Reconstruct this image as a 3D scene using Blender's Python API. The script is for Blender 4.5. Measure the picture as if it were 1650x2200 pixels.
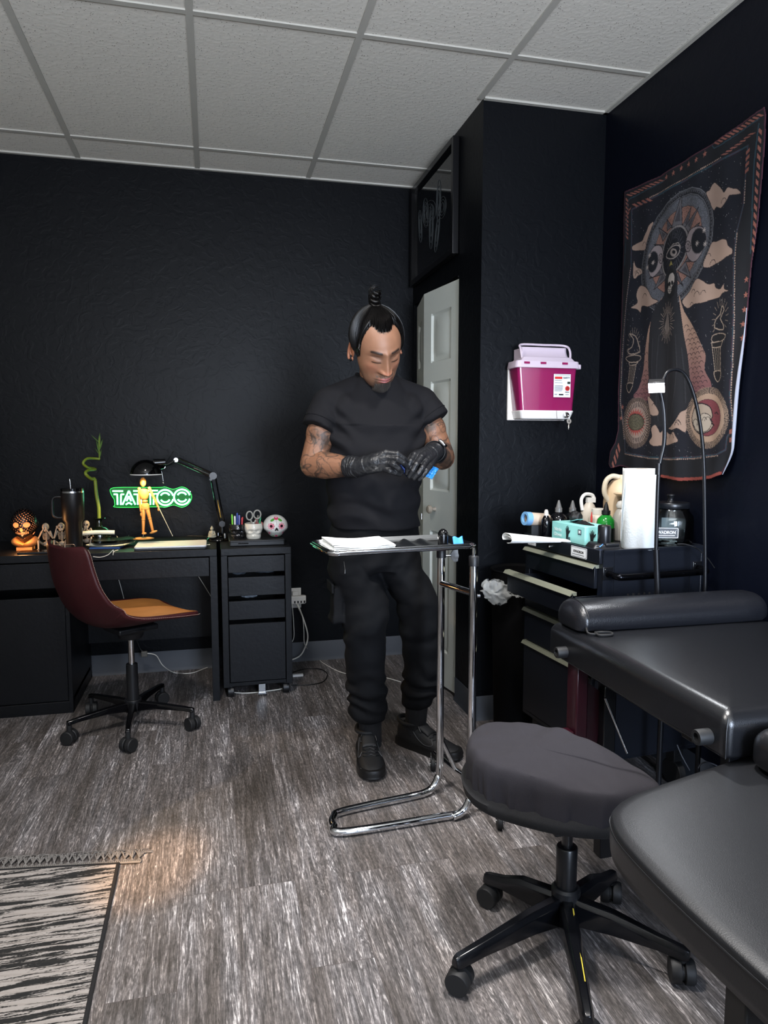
import bpy, math, random
import numpy as np
from mathutils import Vector, Matrix, Euler, noise
random.seed(7); rng = np.random.default_rng(7)
S = bpy.context.scene; COL = S.collection
for o in list(bpy.data.objects): bpy.data.objects.remove(o)
PI = math.pi
# ---------------------------------------------------------------- camera, exposure, lights
cd = bpy.data.cameras.new('camera'); cam = bpy.data.objects.new('camera', cd); COL.objects.link(cam)
cam.location = (0, 0, 1.25); cam.rotation_euler = (math.radians(90-5.495), 0, math.radians(-13.553))
cd.sensor_fit = 'VERTICAL'; cd.sensor_height = 32; cd.lens = 1528/2200*32; cd.clip_start = .02
S.camera = cam
S.view_settings.view_transform = 'Standard'; S.view_settings.look = 'None'
S.view_settings.gamma = 1; S.view_settings.use_curve_mapping = False
S.view_settings.exposure = 0.0
W = bpy.data.worlds.new('world'); S.world = W; W.use_nodes = True
W.node_tree.nodes['Background'].inputs[0].default_value = (.5, .6, .8, 1)
W.node_tree.nodes['Background'].inputs[1].default_value = .6
def area(name, loc, target, sx, sy, power, color, spread=180):
    l = bpy.data.lights.new(name, 'AREA'); l.shape = 'RECTANGLE'; l.size = sx; l.size_y = sy
    l.energy = power; l.color = color; l.spread = math.radians(spread)
    o = bpy.data.objects.new(name, l); COL.objects.link(o); o.location = loc
    o.rotation_euler = (Vector(target)-Vector(loc)).to_track_quat('-Z', 'Z').to_euler(); return o
# added upward ceiling fill, daylight coming through the shop window behind the photographer, and the ceiling fixtures behind the top of the frame
area('daylight_fill', (.1, -1.95, 1.45), (.1, -.3, 3.75), 2.6, 1.7, 300, (.86, .91, 1.0), 130)  # unseen fill, tilted up to brighten the ceiling
area('daylight_fill', (1.0, -1.95, 1.35), (1.45, 1.6, .7), 1.0, 1.4, 30, (.68, .80, 1.0), 60)
area('troffer_light', (-.33, 1.45, 2.655), (.2, 1.7, 0), .26, .26, 27, (1, .95, .9), 125)
area('troffer_light', (.95, 1.6, 2.655), (.85, 1.6, 0), .2, .2, 24, (1, .97, .95), 110)
sp = bpy.data.lights.new('warm_spot', 'SPOT'); sp.energy = 900; sp.color = (1, .55, .22); sp.spot_size = math.radians(7.5); sp.spot_blend = 1; sp.shadow_soft_size = .03
so0 = bpy.data.objects.new('warm_spot', sp); COL.objects.link(so0); so0.location = (-1.1, .3, 2.3); so0.rotation_euler = (Vector((-.205, 2.10, 0))-Vector((-1.1, .3, 2.3))).to_track_quat('-Z', 'Y').to_euler()
# ---------------------------------------------------------------- helpers
def lin(c):
    if isinstance(c, str):
        c = [int(c[i:i+2], 16)/255 for i in (0, 2, 4)]
        c = [v/12.92 if v <= .04045 else ((v+.055)/1.055)**2.4 for v in c]
    return (*c[:3], 1)
def mat(name, col, rough=.5, metal=0, bump=0, bscale=200, var=0, vscale=20, emit=None, es=0, trans=0, coat=0, sheen=0, stretch=None, ior=1.45, spec=.5, alpha=1, detail=2):
    m = bpy.data.materials.new(name); m.use_nodes = True; nt = m.node_tree; N = nt.nodes; L = nt.links
    b = N['Principled BSDF']; c = lin(col)
    b.inputs['Base Color'].default_value = c; b.inputs['Roughness'].default_value = rough
    b.inputs['Metallic'].default_value = metal; b.inputs['Transmission Weight'].default_value = trans
    b.inputs['Coat Weight'].default_value = coat; b.inputs['IOR'].default_value = ior
    b.inputs['Specular IOR Level'].default_value = spec; b.inputs['Alpha'].default_value = alpha
    if sheen: b.inputs['Sheen Weight'].default_value = sheen; b.inputs['Sheen Roughness'].default_value = .4
    if emit: b.inputs['Emission Color'].default_value = lin(emit); b.inputs['Emission Strength'].default_value = es
    tc = N.new('ShaderNodeTexCoord'); mp = N.new('ShaderNodeMapping'); L.new(tc.outputs['Object'], mp.inputs[0])
    if stretch: mp.inputs['Scale'].default_value = stretch
    if var:
        n = N.new('ShaderNodeTexNoise'); n.inputs['Scale'].default_value = vscale; n.inputs['Detail'].default_value = 5; L.new(mp.outputs[0], n.inputs[0])
        x = N.new('ShaderNodeMix'); x.data_type = 'RGBA'; L.new(n.outputs[0], x.inputs[0])
        x.inputs[6].default_value = (*[v*(1-var) for v in c[:3]], 1); x.inputs[7].default_value = (*[min(1, v*(1+var)) for v in c[:3]], 1)
        L.new(x.outputs[2], b.inputs['Base Color'])
    if bump:
        n = N.new('ShaderNodeTexNoise'); n.inputs['Scale'].default_value = bscale; n.inputs['Detail'].default_value = detail; L.new(mp.outputs[0], n.inputs[0])
        u = N.new('ShaderNodeBump'); u.inputs['Strength'].default_value = bump; u.inputs['Distance'].default_value = .002
        L.new(n.outputs[0], u.inputs['Height']); L.new(u.outputs[0], b.inputs['Normal'])
    return m
def glassmat(name, col=(1, 1, 1), rough=.02, mixc=.12):
    # thin clear plastic / glass: transparent with a glossy coat
    m = bpy.data.materials.new(name); m.use_nodes = True; nt = m.node_tree; N = nt.nodes; L = nt.links
    N.remove(N['Principled BSDF']); out = N['Material Output']
    t = N.new('ShaderNodeBsdfTransparent'); t.inputs[0].default_value = lin(col); g = N.new('ShaderNodeBsdfGlossy'); g.inputs['Roughness'].default_value = rough
    f = N.new('ShaderNodeFresnel'); f.inputs[0].default_value = 1.5; a = N.new('ShaderNodeMath'); a.operation = 'ADD'; a.inputs[1].default_value = mixc; a.use_clamp = True
    x = N.new('ShaderNodeMixShader'); L.new(f.outputs[0], a.inputs[0]); L.new(a.outputs[0], x.inputs[0]); L.new(t.outputs[0], x.inputs[1]); L.new(g.outputs[0], x.inputs[2]); L.new(x.outputs[0], out.inputs[0])
    return m
def tag(o, label=None, cat=None, group=None, kind=None):
    if label: o['label'] = label
    if cat: o['category'] = cat
    if group: o['group'] = group
    if kind: o['kind'] = kind
    return o
def thing(name, label, cat, loc=(0, 0, 0), rz=0, group=None):
    o = bpy.data.objects.new(name, None); COL.objects.link(o); o.location = loc; o.rotation_euler = (0, 0, rz); o.empty_display_size = .05
    return tag(o, label, cat, group)
def rootloc(o):
    while o.parent: o = o.parent
    return o.location if o.type == 'EMPTY' else Vector((0, 0, 0))
def frame(d):
    d = Vector(d).normalized(); a = Vector((0, 0, 1)) if abs(d.z) < .95 else Vector((1, 0, 0))
    u = d.cross(a).normalized(); return d, u, d.cross(u).normalized()
def spl(P, n=8, closed=False):
    # Catmull-Rom through the points
    P = [Vector(p) for p in P]; k = len(P); out = []
    for i in range(k if closed else k-1):
        g = lambda j: P[j % k] if closed else P[min(max(j, 0), k-1)]
        a, b, c, d = g(i-1), g(i), g(i+1), g(i+2)
        for s in range(n):
            t = s/n; out.append(.5*((2*b)+(c-a)*t+(2*a-5*b+4*c-d)*t*t+(3*b-a-3*c+d)*t**3))
    if not closed: out.append(P[-1])
    return out
class MB:
    def __init__(s): s.v = []; s.f = []
    def add(s, v, f): o = len(s.v); s.v += [tuple(p) for p in v]; s.f += [tuple(i+o for i in q) for q in f]; return s
    def box(s, x0, x1, y0, y1, z0, z1):
        return s.add([(x, y, z) for z in (z0, z1) for y in (y0, y1) for x in (x0, x1)], [(0, 2, 3, 1), (4, 5, 7, 6), (0, 1, 5, 4), (2, 6, 7, 3), (0, 4, 6, 2), (1, 3, 7, 5)])
    def obox(s, c, hx, hy, hz, M):
        v = [Vector(c)+M @ Vector((x*hx, y*hy, z*hz)) for z in (-1, 1) for y in (-1, 1) for x in (-1, 1)]
        return s.add(v, [(0, 2, 3, 1), (4, 5, 7, 6), (0, 1, 5, 4), (2, 6, 7, 3), (0, 4, 6, 2), (1, 3, 7, 5)])
    def tube(s, P, r, n=10, closed=False, cap=True):
        P = [Vector(p) for p in P]; k = len(P); R = r if hasattr(r, '__len__') else [r]*k
        u = None; V = []
        for i in range(k):
            d = (P[(i+1) % k]-P[i-1]) if closed else (P[min(i+1, k-1)]-P[max(i-1, 0)])
            if d.length < 1e-9: d = Vector((0, 0, 1))
            d.normalize()
            if u is None: _, u, _ = frame(d)
            u = (u-d*u.dot(d)); u = u.normalized() if u.length > 1e-6 else frame(d)[1]; w = d.cross(u)
            V += [P[i]+(u*math.cos(2*PI*j/n)+w*math.sin(2*PI*j/n))*R[i] for j in range(n)]
        F = []
        for i in range(k if closed else k-1):
            a, b = i*n, ((i+1) % k)*n
            F += [(a+j, a+(j+1) % n, b+(j+1) % n, b+j) for j in range(n)]
        if cap and not closed: F += [tuple(range(n))[::-1], tuple((k-1)*n+j for j in range(n))]
        return s.add(V, F)
    def cyl(s, p0, p1, r0, r1=None, n=24): return s.tube([p0, p1], [r0, r0 if r1 is None else r1], n)
    def lathe(s, prof, c=(0, 0, 0), axis=(0, 0, 1), n=32, cap=True):
        d, u, w = frame(axis); c = Vector(c); V = []; F = []
        if tuple(axis) == (0, 0, 1): u, w = Vector((1, 0, 0)), Vector((0, 1, 0))
        for r, h in prof: V += [c+d*h+(u*math.cos(2*PI*j/n)+w*math.sin(2*PI*j/n))*max(r, 1e-5) for j in range(n)]
        for i in range(len(prof)-1): F += [(i*n+j, i*n+(j+1) % n, (i+1)*n+(j+1) % n, (i+1)*n+j) for j in range(n)]
        if cap: F += [tuple(range(n))[::-1], tuple((len(prof)-1)*n+j for j in range(n))]
        return s.add(V, F)
    def ell(s, c, rx, ry, rz, M=None, n=24, m=14):
        M = M or Matrix.Identity(3); V = []; F = []; c = Vector(c)
        for i in range(m+1):
            a = PI*i/m; V += [c+M @ Vector((rx*math.sin(a)*math.cos(2*PI*j/n), ry*math.sin(a)*math.sin(2*PI*j/n), -rz*math.cos(a))) for j in range(n)]
        for i in range(m): F += [(i*n+j, i*n+(j+1) % n, (i+1)*n+(j+1) % n, (i+1)*n+j) for j in range(n)]
        return s.add(V, F)
    def cap(s, p0, p1, r0, r1, n=16):
        # tapered capsule
        p0, p1 = Vector(p0), Vector(p1); d = (p1-p0); L = d.length; d.normalize(); pr = []
        for i in range(5): a = PI/2*(i/4); pr.append((r0*math.sin(a), -r0*math.cos(a)))
        for i in range(5): a = PI/2*(i/4); pr.append((r1*math.cos(a), L+r1*math.sin(a)))
        return s.lathe(pr, p0, d, n)
    def prism(s, poly, z0, z1):
        n = len(poly); V = [(x, y, z0) for x, y in poly]+[(x, y, z1) for x, y in poly]
        return s.add(V, [tuple(range(n))[::-1], tuple(range(n, 2*n))]+[(i, (i+1) % n, n+(i+1) % n, n+i) for i in range(n)])
    def grid(s, fn, nu, nv, cu=False):
        V = [fn(i/nu, j/nv) for j in range(nv+1) for i in range(nu+(0 if cu else 1))]; w = nu if cu else nu+1
        return s.add(V, [(j*w+i, j*w+(i+1) % w, (j+1)*w+(i+1) % w, (j+1)*w+i) for j in range(nv) for i in range(nu)])
    def xf(s, M, a=0): s.v = s.v[:a]+[tuple(M @ Vector(p)) for p in s.v[a:]]; return s
    def mesh(s, name, off=None):
        me = bpy.data.meshes.new(name); v = s.v if off is None else [(p[0]-off[0], p[1]-off[1], p[2]-off[2]) for p in s.v]
        me.from_pydata(v, [], s.f); me.update(); return me
    def build(s, name, m, parent=None, smooth=40, bevel=0, world=False, solid=0, sub=0, seg=2, label=None, kind=None):
        off = rootloc(parent) if (world and parent) else None
        me = s.mesh(name, off); me.materials.append(m)
        import bmesh
        bm = bmesh.new(); bm.from_mesh(me); bmesh.ops.remove_doubles(bm, verts=bm.verts, dist=1e-6)
        bmesh.ops.recalc_face_normals(bm, faces=bm.faces); bm.to_mesh(me); bm.free()
        if smooth: me.shade_smooth(); me.set_sharp_from_angle(angle=math.radians(smooth))
        o = bpy.data.objects.new(name, me); COL.objects.link(o)
        if parent: o.parent = parent
        if solid: q = o.modifiers.new('s', 'SOLIDIFY'); q.thickness = solid; q.offset = 0
        if bevel: q = o.modifiers.new('b', 'BEVEL'); q.width = bevel; q.segments = seg; q.limit_method = 'ANGLE'; q.angle_limit = math.radians(35)
        if sub: q = o.modifiers.new('u', 'SUBSURF'); q.levels = sub; q.render_levels = sub
        if label: o['label'] = label
        if kind: o['kind'] = kind
        return o
def rrect(cx, cy, hx, hy, r, n=6):
    o = []
    for qx, qy, a0 in ((1, 1, 0), (-1, 1, 90), (-1, -1, 180), (1, -1, 270)):
        for i in range(n+1):
            a = math.radians(a0+90*i/n); o.append((cx+qx*(hx-r)+r*math.cos(a), cy+qy*(hy-r)+r*math.sin(a)))
    return o
def text(body, size, M, m, name, parent, extrude=.0006, bold=0, sx=1):
    # lettering turned into a mesh; M places it (local x = reading direction, y = up)
    cu = bpy.data.curves.new(name, 'FONT'); cu.body = body; cu.size = size; cu.extrude = extrude; cu.offset = bold
    cu.align_x = 'CENTER'; cu.align_y = 'CENTER'
    t = bpy.data.objects.new('t', cu); COL.objects.link(t); bpy.context.view_layer.update()
    me = bpy.data.meshes.new_from_object(t.evaluated_get(bpy.context.evaluated_depsgraph_get()))
    bpy.data.objects.remove(t); me.transform(Matrix.Diagonal((sx, 1, 1, 1))); me.transform(M); me.materials.clear(); me.materials.append(m)
    me.name = name; o = bpy.data.objects.new(name, me); COL.objects.link(o)
    if parent: o.parent = parent
    return o
def basis(o, x, y):
    # 4x4 with origin o, reading direction x, up y
    x = Vector(x).normalized(); y = Vector(y).normalized(); z = x.cross(y)
    M = Matrix((x, y, z)).transposed().to_4x4(); M.translation = Vector(o); return M
def dup(root, loc, rz=0, label=None, group=None):
    r = root.copy(); COL.objects.link(r); r.location = loc; r.rotation_euler = (0, 0, rz)
    if label: r['label'] = label
    if group: r['group'] = group
    def rec(a, b):
        for ch in [c for c in bpy.data.objects if c.parent == a]:
            c = ch.copy(); COL.objects.link(c); c.parent = b; rec(ch, c)
    rec(root, r); return r
def fbm(p, s, o=3):
    v = 0; a = 1
    for _ in range(o): v += a*noise.noise(Vector(p)*s); s *= 2; a *= .5
    return v
black_metal = mat('black_metal', '0a0b0e', .28, 0, coat=.3)
chrome = mat('chrome', 'd8dadd', .06, 1)
steel = mat('steel', 'b5b7b9', .22, 1)
black_plastic = mat('black_plastic', '101114', .42, bump=.15, bscale=600)
black_gloss = mat('black_gloss', '08080a', .1)
white_plastic = mat('white_plastic', 'e4e2de', .4)
white_paper = mat('white_paper', 'eef0ee', .8, bump=.2, bscale=300)
rubber = mat('rubber', '121315', .6)

# ---------------------------------------------------------------- the room
CZ = 2.687; XR = 1.708; XL = -2.3; YB = 4.01; YF = -2.1; CX0 = 1.137; CY0 = 2.94
def wall_mat(name, col, strength=.55):
    m = mat(name, col, .42); nt = m.node_tree; N = nt.nodes; L = nt.links; b = N['Principled BSDF']
    b.inputs['Specular IOR Level'].default_value = .14
    tc = N.new('ShaderNodeTexCoord'); d = N.new('ShaderNodeTexNoise'); d.inputs['Scale'].default_value = 6
    n = N.new('ShaderNodeTexNoise'); n.inputs['Scale'].default_value = 19; n.inputs['Detail'].default_value = 4; n.inputs['Distortion'].default_value = 1.2
    r = N.new('ShaderNodeValToRGB'); r.color_ramp.elements[0].position = .47; r.color_ramp.elements[1].position = .56
    n2 = N.new('ShaderNodeTexNoise'); n2.inputs['Scale'].default_value = 90; n2.inputs['Detail'].default_value = 3
    a = N.new('ShaderNodeMath'); a.operation = 'MULTIPLY_ADD'; a.inputs[1].default_value = .12
    u = N.new('ShaderNodeBump'); u.inputs['Strength'].default_value = strength; u.inputs['Distance'].default_value = .004
    L.new(tc.outputs['Object'], n.inputs[0]); L.new(tc.outputs['Object'], n2.inputs[0]); L.new(n.outputs[0], r.inputs[0])
    L.new(n2.outputs[0], a.inputs[0]); L.new(r.outputs[0], a.inputs[2]); L.new(a.outputs[0], u.inputs['Height']); L.new(u.outputs[0], b.inputs['Normal'])
    return m
wallm = wall_mat('black_textured_paint', '07090d', .10); wallr = wall_mat('navy_black_paint', '070a14', .08)
whitewall = mat('white_paint', 'c9c6c0', .7, bump=.2, bscale=80)
def floor_mat():
    m = bpy.data.materials.new('grey_vinyl_plank'); m.use_nodes = True; nt = m.node_tree; N = nt.nodes; L = nt.links; b = N['Principled BSDF']
    def n(t, **k):
        q = N.new(t)
        for a, v in k.items():
            if a in q.bl_rna.properties: setattr(q, a, v)
            else: q.inputs[a].default_value = v
        return q
    tc = n('ShaderNodeTexCoord'); sep = n('ShaderNodeSeparateXYZ'); L.new(tc.outputs['Object'], sep.inputs[0])
    com = n('ShaderNodeCombineXYZ'); ay = n('ShaderNodeMath', operation='ADD'); ay.inputs[1].default_value = 20.02; L.new(sep.outputs[1], ay.inputs[0])
    ax = n('ShaderNodeMath', operation='ADD'); ax.inputs[1].default_value = 10.026; L.new(sep.outputs[0], ax.inputs[0])
    L.new(ay.outputs[0], com.inputs[0]); L.new(ax.outputs[0], com.inputs[1])
    br = n('ShaderNodeTexBrick'); br.offset = .29; br.offset_frequency = 3; L.new(com.outputs[0], br.inputs['Vector'])
    for k, v in {'Scale': 1, 'Brick Width': 1.22, 'Row Height': .155, 'Mortar Size': .0008, 'Mortar Smooth': .1, 'Bias': 0}.items(): br.inputs[k].default_value = v
    br.inputs['Color1'].default_value = (0, 0, 0, 1); br.inputs['Color2'].default_value = (1, 1, 1, 1); br.inputs['Mortar'].default_value = (.5, .5, .5, 1)
    # per-plank shift of the grain
    off = n('ShaderNodeVectorMath', operation='SCALE'); off.inputs['Scale'].default_value = 9.7; L.new(br.outputs['Color'], off.inputs[0])
    ad = n('ShaderNodeVectorMath', operation='ADD'); L.new(tc.outputs['Object'], ad.inputs[0]); L.new(off.outputs[0], ad.inputs[1])
    # broad cathedral grain: contour lines of a stretched noise
    mp = n('ShaderNodeMapping'); mp.inputs['Scale'].default_value = (1, .075, 1); L.new(ad.outputs[0], mp.inputs[0])
    g1 = n('ShaderNodeTexNoise', Scale=5.2, Detail=6.0, Roughness=.58, Distortion=.2); L.new(mp.outputs[0], g1.inputs[0])
    mu = n('ShaderNodeMath', operation='MULTIPLY'); mu.inputs[1].default_value = 74; L.new(g1.outputs[0], mu.inputs[0])
    fr = n('ShaderNodeMath', operation='PINGPONG'); fr.inputs[1].default_value = 1; L.new(mu.outputs[0], fr.inputs[0])
    # fine streaks
    mp2 = n('ShaderNodeMapping'); mp2.inputs['Scale'].default_value = (1, .05, 1); L.new(ad.outputs[0], mp2.inputs[0])
    g2 = n('ShaderNodeTexNoise', Scale=120, Detail=5.0, Roughness=.65); L.new(mp2.outputs[0], g2.inputs[0])
    mp3 = n('ShaderNodeMapping'); mp3.inputs['Scale'].default_value = (1, .12, 1); L.new(ad.outputs[0], mp3.inputs[0])
    g3 = n('ShaderNodeTexNoise', Scale=14, Detail=6.0, Roughness=.6); L.new(mp3.outputs[0], g3.inputs[0])
    g4 = n('ShaderNodeTexNoise', Scale=150, Detail=5.0, Roughness=.75); mp4 = n('ShaderNodeMapping'); mp4.inputs['Scale'].default_value = (1, .35, 1); L.new(ad.outputs[0], mp4.inputs[0]); L.new(mp4.outputs[0], g4.inputs[0])
    def mr(src, a, b_, c, d):
        q = n('ShaderNodeMapRange'); q.inputs[1].default_value = a; q.inputs[2].default_value = b_; q.inputs[3].default_value = c; q.inputs[4].default_value = d; L.new(src, q.inputs[0]); return q.outputs[0]
    def mul(a, b_, op='MULTIPLY'):
        q = n('ShaderNodeMath', operation=op); L.new(a, q.inputs[0]); L.new(b_, q.inputs[1]); return q.outputs[0]
    pw_ = n('ShaderNodeMath', operation='POWER'); pw_.inputs[1].default_value = 3.2; L.new(fr.outputs[0], pw_.inputs[0])
    gate = mr(g3.outputs[0], .35, .65, .15, .9); mu2 = n('ShaderNodeMath', operation='MULTIPLY'); mu2.inputs[1].default_value = 210; L.new(g1.outputs[0], mu2.inputs[0]); fr2 = n('ShaderNodeMath', operation='PINGPONG'); fr2.inputs[1].default_value = 1; L.new(mu2.outputs[0], fr2.inputs[0])
    lined = mul(pw_.outputs[0], gate); ring = mul(mr(lined, 0, .8, .84, 1.38), mr(fr2.outputs[0], 0, 1, .8, 1.2))
    v = mul(mul(ring, mr(g2.outputs[0], .3, .7, .66, 1.32)), mul(mr(g3.outputs[0], .28, .72, .74, 1.25), mr(g4.outputs[0], .3, .7, .68, 1.3)))
    tone = mr(br.outputs['Color'], 0, 1, .9, 1.08); v = mul(v, tone)
    cr = n('ShaderNodeValToRGB'); L.new(mr(v, .2, 1.8, 0, 1), cr.inputs[0]); e = cr.color_ramp.elements
    e[0].position = 0; e[0].color = lin('211e1e'); e[1].position = 1; e[1].color = lin('c4bfbc')
    for p, c in ((.25, '42403f'), (.5, '656160'), (.72, '8a8583')): q = e.new(p); q.color = lin(c)
    # brown / grey drift
    dr = n('ShaderNodeMix', data_type='RGBA', blend_type='MULTIPLY'); dr.inputs[0].default_value = 1; L.new(cr.outputs[0], dr.inputs[6])
    tc2 = n('ShaderNodeValToRGB'); L.new(mr(g3.outputs[0], .35, .65, 0, 1), tc2.inputs[0]); tc2.color_ramp.elements[0].color = (1, .94, .90, 1); tc2.color_ramp.elements[1].color = (.93, .95, 1, 1); L.new(tc2.outputs[0], dr.inputs[7])
    mo = n('ShaderNodeMix', data_type='RGBA'); L.new(br.outputs['Fac'], mo.inputs[0]); L.new(dr.outputs[2], mo.inputs[6]); mo.inputs[7].default_value = lin('4a4443')
    L.new(mo.outputs[2], b.inputs['Base Color']); b.inputs['Roughness'].default_value = .5; b.inputs['Specular IOR Level'].default_value = .3
    u = n('ShaderNodeBump', Strength=.35, Distance=.0012); L.new(v, u.inputs['Height']); L.new(u.outputs[0], b.inputs['Normal'])
    return m
def ceil_mat():
    m = mat('ceiling_tile', 'c9c7c0', .9); nt = m.node_tree; N = nt.nodes; L = nt.links; b = N['Principled BSDF']
    tc = N.new('ShaderNodeTexCoord')
    v = N.new('ShaderNodeTexVoronoi'); v.inputs['Scale'].default_value = 95; L.new(tc.outputs['Object'], v.inputs[0])
    w = N.new('ShaderNodeTexNoise'); w.inputs['Scale'].default_value = 60; w.inputs['Detail'].default_value = 3; L.new(tc.outputs['Object'], w.inputs[0])
    # some tiles are pitted more than others
    g = N.new('ShaderNodeTexNoise'); g.inputs['Scale'].default_value = .9; L.new(tc.outputs['Object'], g.inputs[0])
    lt = N.new('ShaderNodeMath'); lt.operation = 'LESS_THAN'; lt.inputs[1].default_value = .2; L.new(v.outputs['Distance'], lt.inputs[0])
    rn = N.new('ShaderNodeMath'); rn.operation = 'GREATER_THAN'; rn.inputs[1].default_value = .5; L.new(w.outputs[0], rn.inputs[0])
    mu = N.new('ShaderNodeMath'); mu.operation = 'MULTIPLY'; L.new(lt.outputs[0], mu.inputs[0]); L.new(rn.outputs[0], mu.inputs[1])
    x = N.new('ShaderNodeMix'); x.data_type = 'RGBA'; L.new(mu.outputs[0], x.inputs[0]); x.inputs[6].default_value = lin('cccac3'); x.inputs[7].default_value = lin('7d7a74')
    L.new(x.outputs[2], b.inputs['Base Color'])
    u = N.new('ShaderNodeBump'); u.inputs['Strength'].default_value = .5; u.inputs['Distance'].default_value = .003; L.new(w.outputs[0], u.inputs['Height']); L.new(u.outputs[0], b.inputs['Normal'])
    return m
def struct(name, mb, m, **k): o = mb.build(name, m, None, **k); o['kind'] = 'structure'; return o
struct('floor', MB().box(XL, XR, YF, YB, -.1, 0), floor_mat(), smooth=0)
struct('ceiling', MB().box(XL, XR, YF, YB, CZ, CZ+.1), ceil_mat(), smooth=0)
gm = mat('grid_metal', 'a9a8a2', .5); g = MB()
GX = [-1.788, -1.206, -.623, -.041, .54, 1.122]; GY = [3.735, 2.605, 1.475, .345, -.785, -1.9]
for x in GX: g.box(x-.012, x+.012, YF, YB if x < 1 else CY0, CZ-.006, CZ+.002)
for y in GY: g.box(XL, XR if y < CY0 else CX0, y-.012, y+.012, CZ-.0055, CZ+.002)
g.box(XL, CX0, YB-.018, YB, CZ-.008, CZ); g.box(XR-.018, XR, YF, CY0, CZ-.008, CZ); g.box(CX0, XR, CY0-.018, CY0, CZ-.008, CZ)
struct('trim_1', g, gm, smooth=0)
struct('wall_back', MB().box(XL, XR, YB, YB+.1, 0, CZ), wallm, smooth=0)
struct('wall_right', MB().box(XR, XR+.1, YF, YB, 0, CZ), wallr, smooth=0)
struct('wall_left', MB().box(XL-.1, XL, YF, YB, 0, CZ), whitewall, smooth=0)
# wall behind the photographer with the shop window opening
fw = MB().box(XL, -1.3, YF-.1, YF, 0, CZ).box(1.5, XR, YF-.1, YF, 0, CZ).box(-1.3, 1.5, YF-.1, YF, 0, .55).box(-1.3, 1.5, YF-.1, YF, 2.35, CZ)
struct('wall_front', fw, whitewall, smooth=0)
wf = MB()
for x in (-1.3, .08, 1.46): wf.box(x, x+.04, YF-.07, YF-.02, .55, 2.35)
for z in (.55, 2.31): wf.box(-1.3, 1.5, YF-.07, YF-.02, z, z+.04)
w1 = struct('window_1', wf, white_plastic, smooth=0)
MB().box(-1.27, 1.47, YF-.05, YF-.045, .57, 2.33).build('window_pane', glassmat('window_glass'), w1)
# closet that steps out of the back right corner: side wall with the folding door, front wall with the sharps bin
DY0, DY1, DZ = 3.225, 3.995, 2.035
cw = MB().box(CX0, CX0+.1, CY0+.09, DY0, 0, CZ).box(CX0, CX0+.1, DY1, YB, 0, CZ).box(CX0, CX0+.1, DY0, DY1, DZ, CZ)
struct('wall_closet_side', cw, wallm, smooth=0)
struct('wall_closet_front', MB().box(CX0+.0, XR, CY0, CY0+.09, 0, CZ), wallm, smooth=0)
bbm = mat('dark_grey_vinyl', '34383f', .55, bump=.1, bscale=60)
def bb(name, x0, y0, x1, y1, nx, ny):
    d = Vector((x1-x0, y1-y0, 0)); n = Vector((nx, ny, 0)); m = MB(); P = [(0, .11), (.004, .112), (.006, .108), (.006, .02), (.012, .004), (.014, 0), (0, 0)]
    k = len(P); V = [Vector((x0, y0, 0))+n*a+Vector((0, 0, z)) for a, z in P]+[Vector((x1, y1, 0))+n*a+Vector((0, 0, z)) for a, z in P]
    m.add(V, [tuple(range(k)), tuple(range(2*k-1, k-1, -1))]+[(i, (i+1) % k, k+(i+1) % k, k+i) for i in range(k)]); struct(name, m, bbm, smooth=30)
bb('baseboard_back', XL, YB, CX0, YB, 0, -1); bb('baseboard_right', XR, YF, XR, CY0, -1, 0)
bb('baseboard_closet_side', CX0, CY0-.014, CX0, DY0-.01, -1, 0); bb('baseboard_closet_front', CX0-.014, CY0, XR, CY0, 0, -1)
# white bifold door, two leaves folded slightly outwards
dm = mat('door_white', 'c3c6be', .45, bump=.1, bscale=120)
def leaf(p0, p1, name, panels_knob=False):
    # six-panel style leaf with raised panels pressed into its face, one mesh
    p0 = Vector((*p0, 0)); p1 = Vector((*p1, 0)); d = (p1-p0); w = d.length; d.normalize(); n = Vector((d.y, -d.x, 0))
    if n.x > 0: n = -n
    m = MB(); T = .034; z0, z1 = .015, 2.02
    P = lambda a, z, o: p0+d*a+Vector((0, 0, z))+n*o
    rows = [(.19, .80), (1.01, 1.565), (1.66, 1.905)]; a0, a1 = .085, w-.085; K = [0, .010, .020, .050]
    xs = sorted([0, w]+[a0+k for k in K]+[a1-k for k in K]); zs = sorted([z0, z1]+[b+k for b, _ in rows for k in K]+[c-k for _, c in rows for k in K])
    def dep(a, z):
        for b0, b1 in rows:
            t = min(a-a0, a1-a, z-b0, b1-z)
            if t > 1e-6: return float(np.interp(t, K, [0, -.011, -.011, -.0015]))
        return 0
    nx = len(xs); V = [P(a, z, dep(a, z)) for z in zs for a in xs]; B = len(V)
    V += [P(a, z, -T) for z in (z0, z1) for a in (0, w)]
    F = [(r*nx+c, r*nx+c+1, (r+1)*nx+c+1, (r+1)*nx+c) for r in range(len(zs)-1) for c in range(nx-1)]
    top = (len(zs)-1)*nx
    F += [(B, B+2, B+3, B+1), tuple(range(nx))+(B+1, B), tuple(range(top, top+nx))+(B+3, B+2), tuple(r*nx for r in range(len(zs)))+(B+2, B), tuple(r*nx+nx-1 for r in range(len(zs)))+(B+3, B+1)]
    m.add(V, F)
    return m, P, n
FP = (1.086, 3.62)
m1, P1, n1 = leaf((1.147, 3.24), FP, 'a'); d1 = struct('door_1', m1, dm, smooth=20)
kb = MB(); kc = P1(.24, .915, 0); kb.lathe([(.011, 0), (.008, .012), (.008, .018), (.02, .026), (.022, .036), (.016, .044), (.002, .047)], kc, n1, 24)
kb.build('door_knob', mat('knob_wood', '8d8375', .4), d1)['label'] = 'round wooden knob'
m2, P2, n2 = leaf(FP, (1.155, 3.985), 'b'); struct('door_2', m2, dm, smooth=20)
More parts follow.
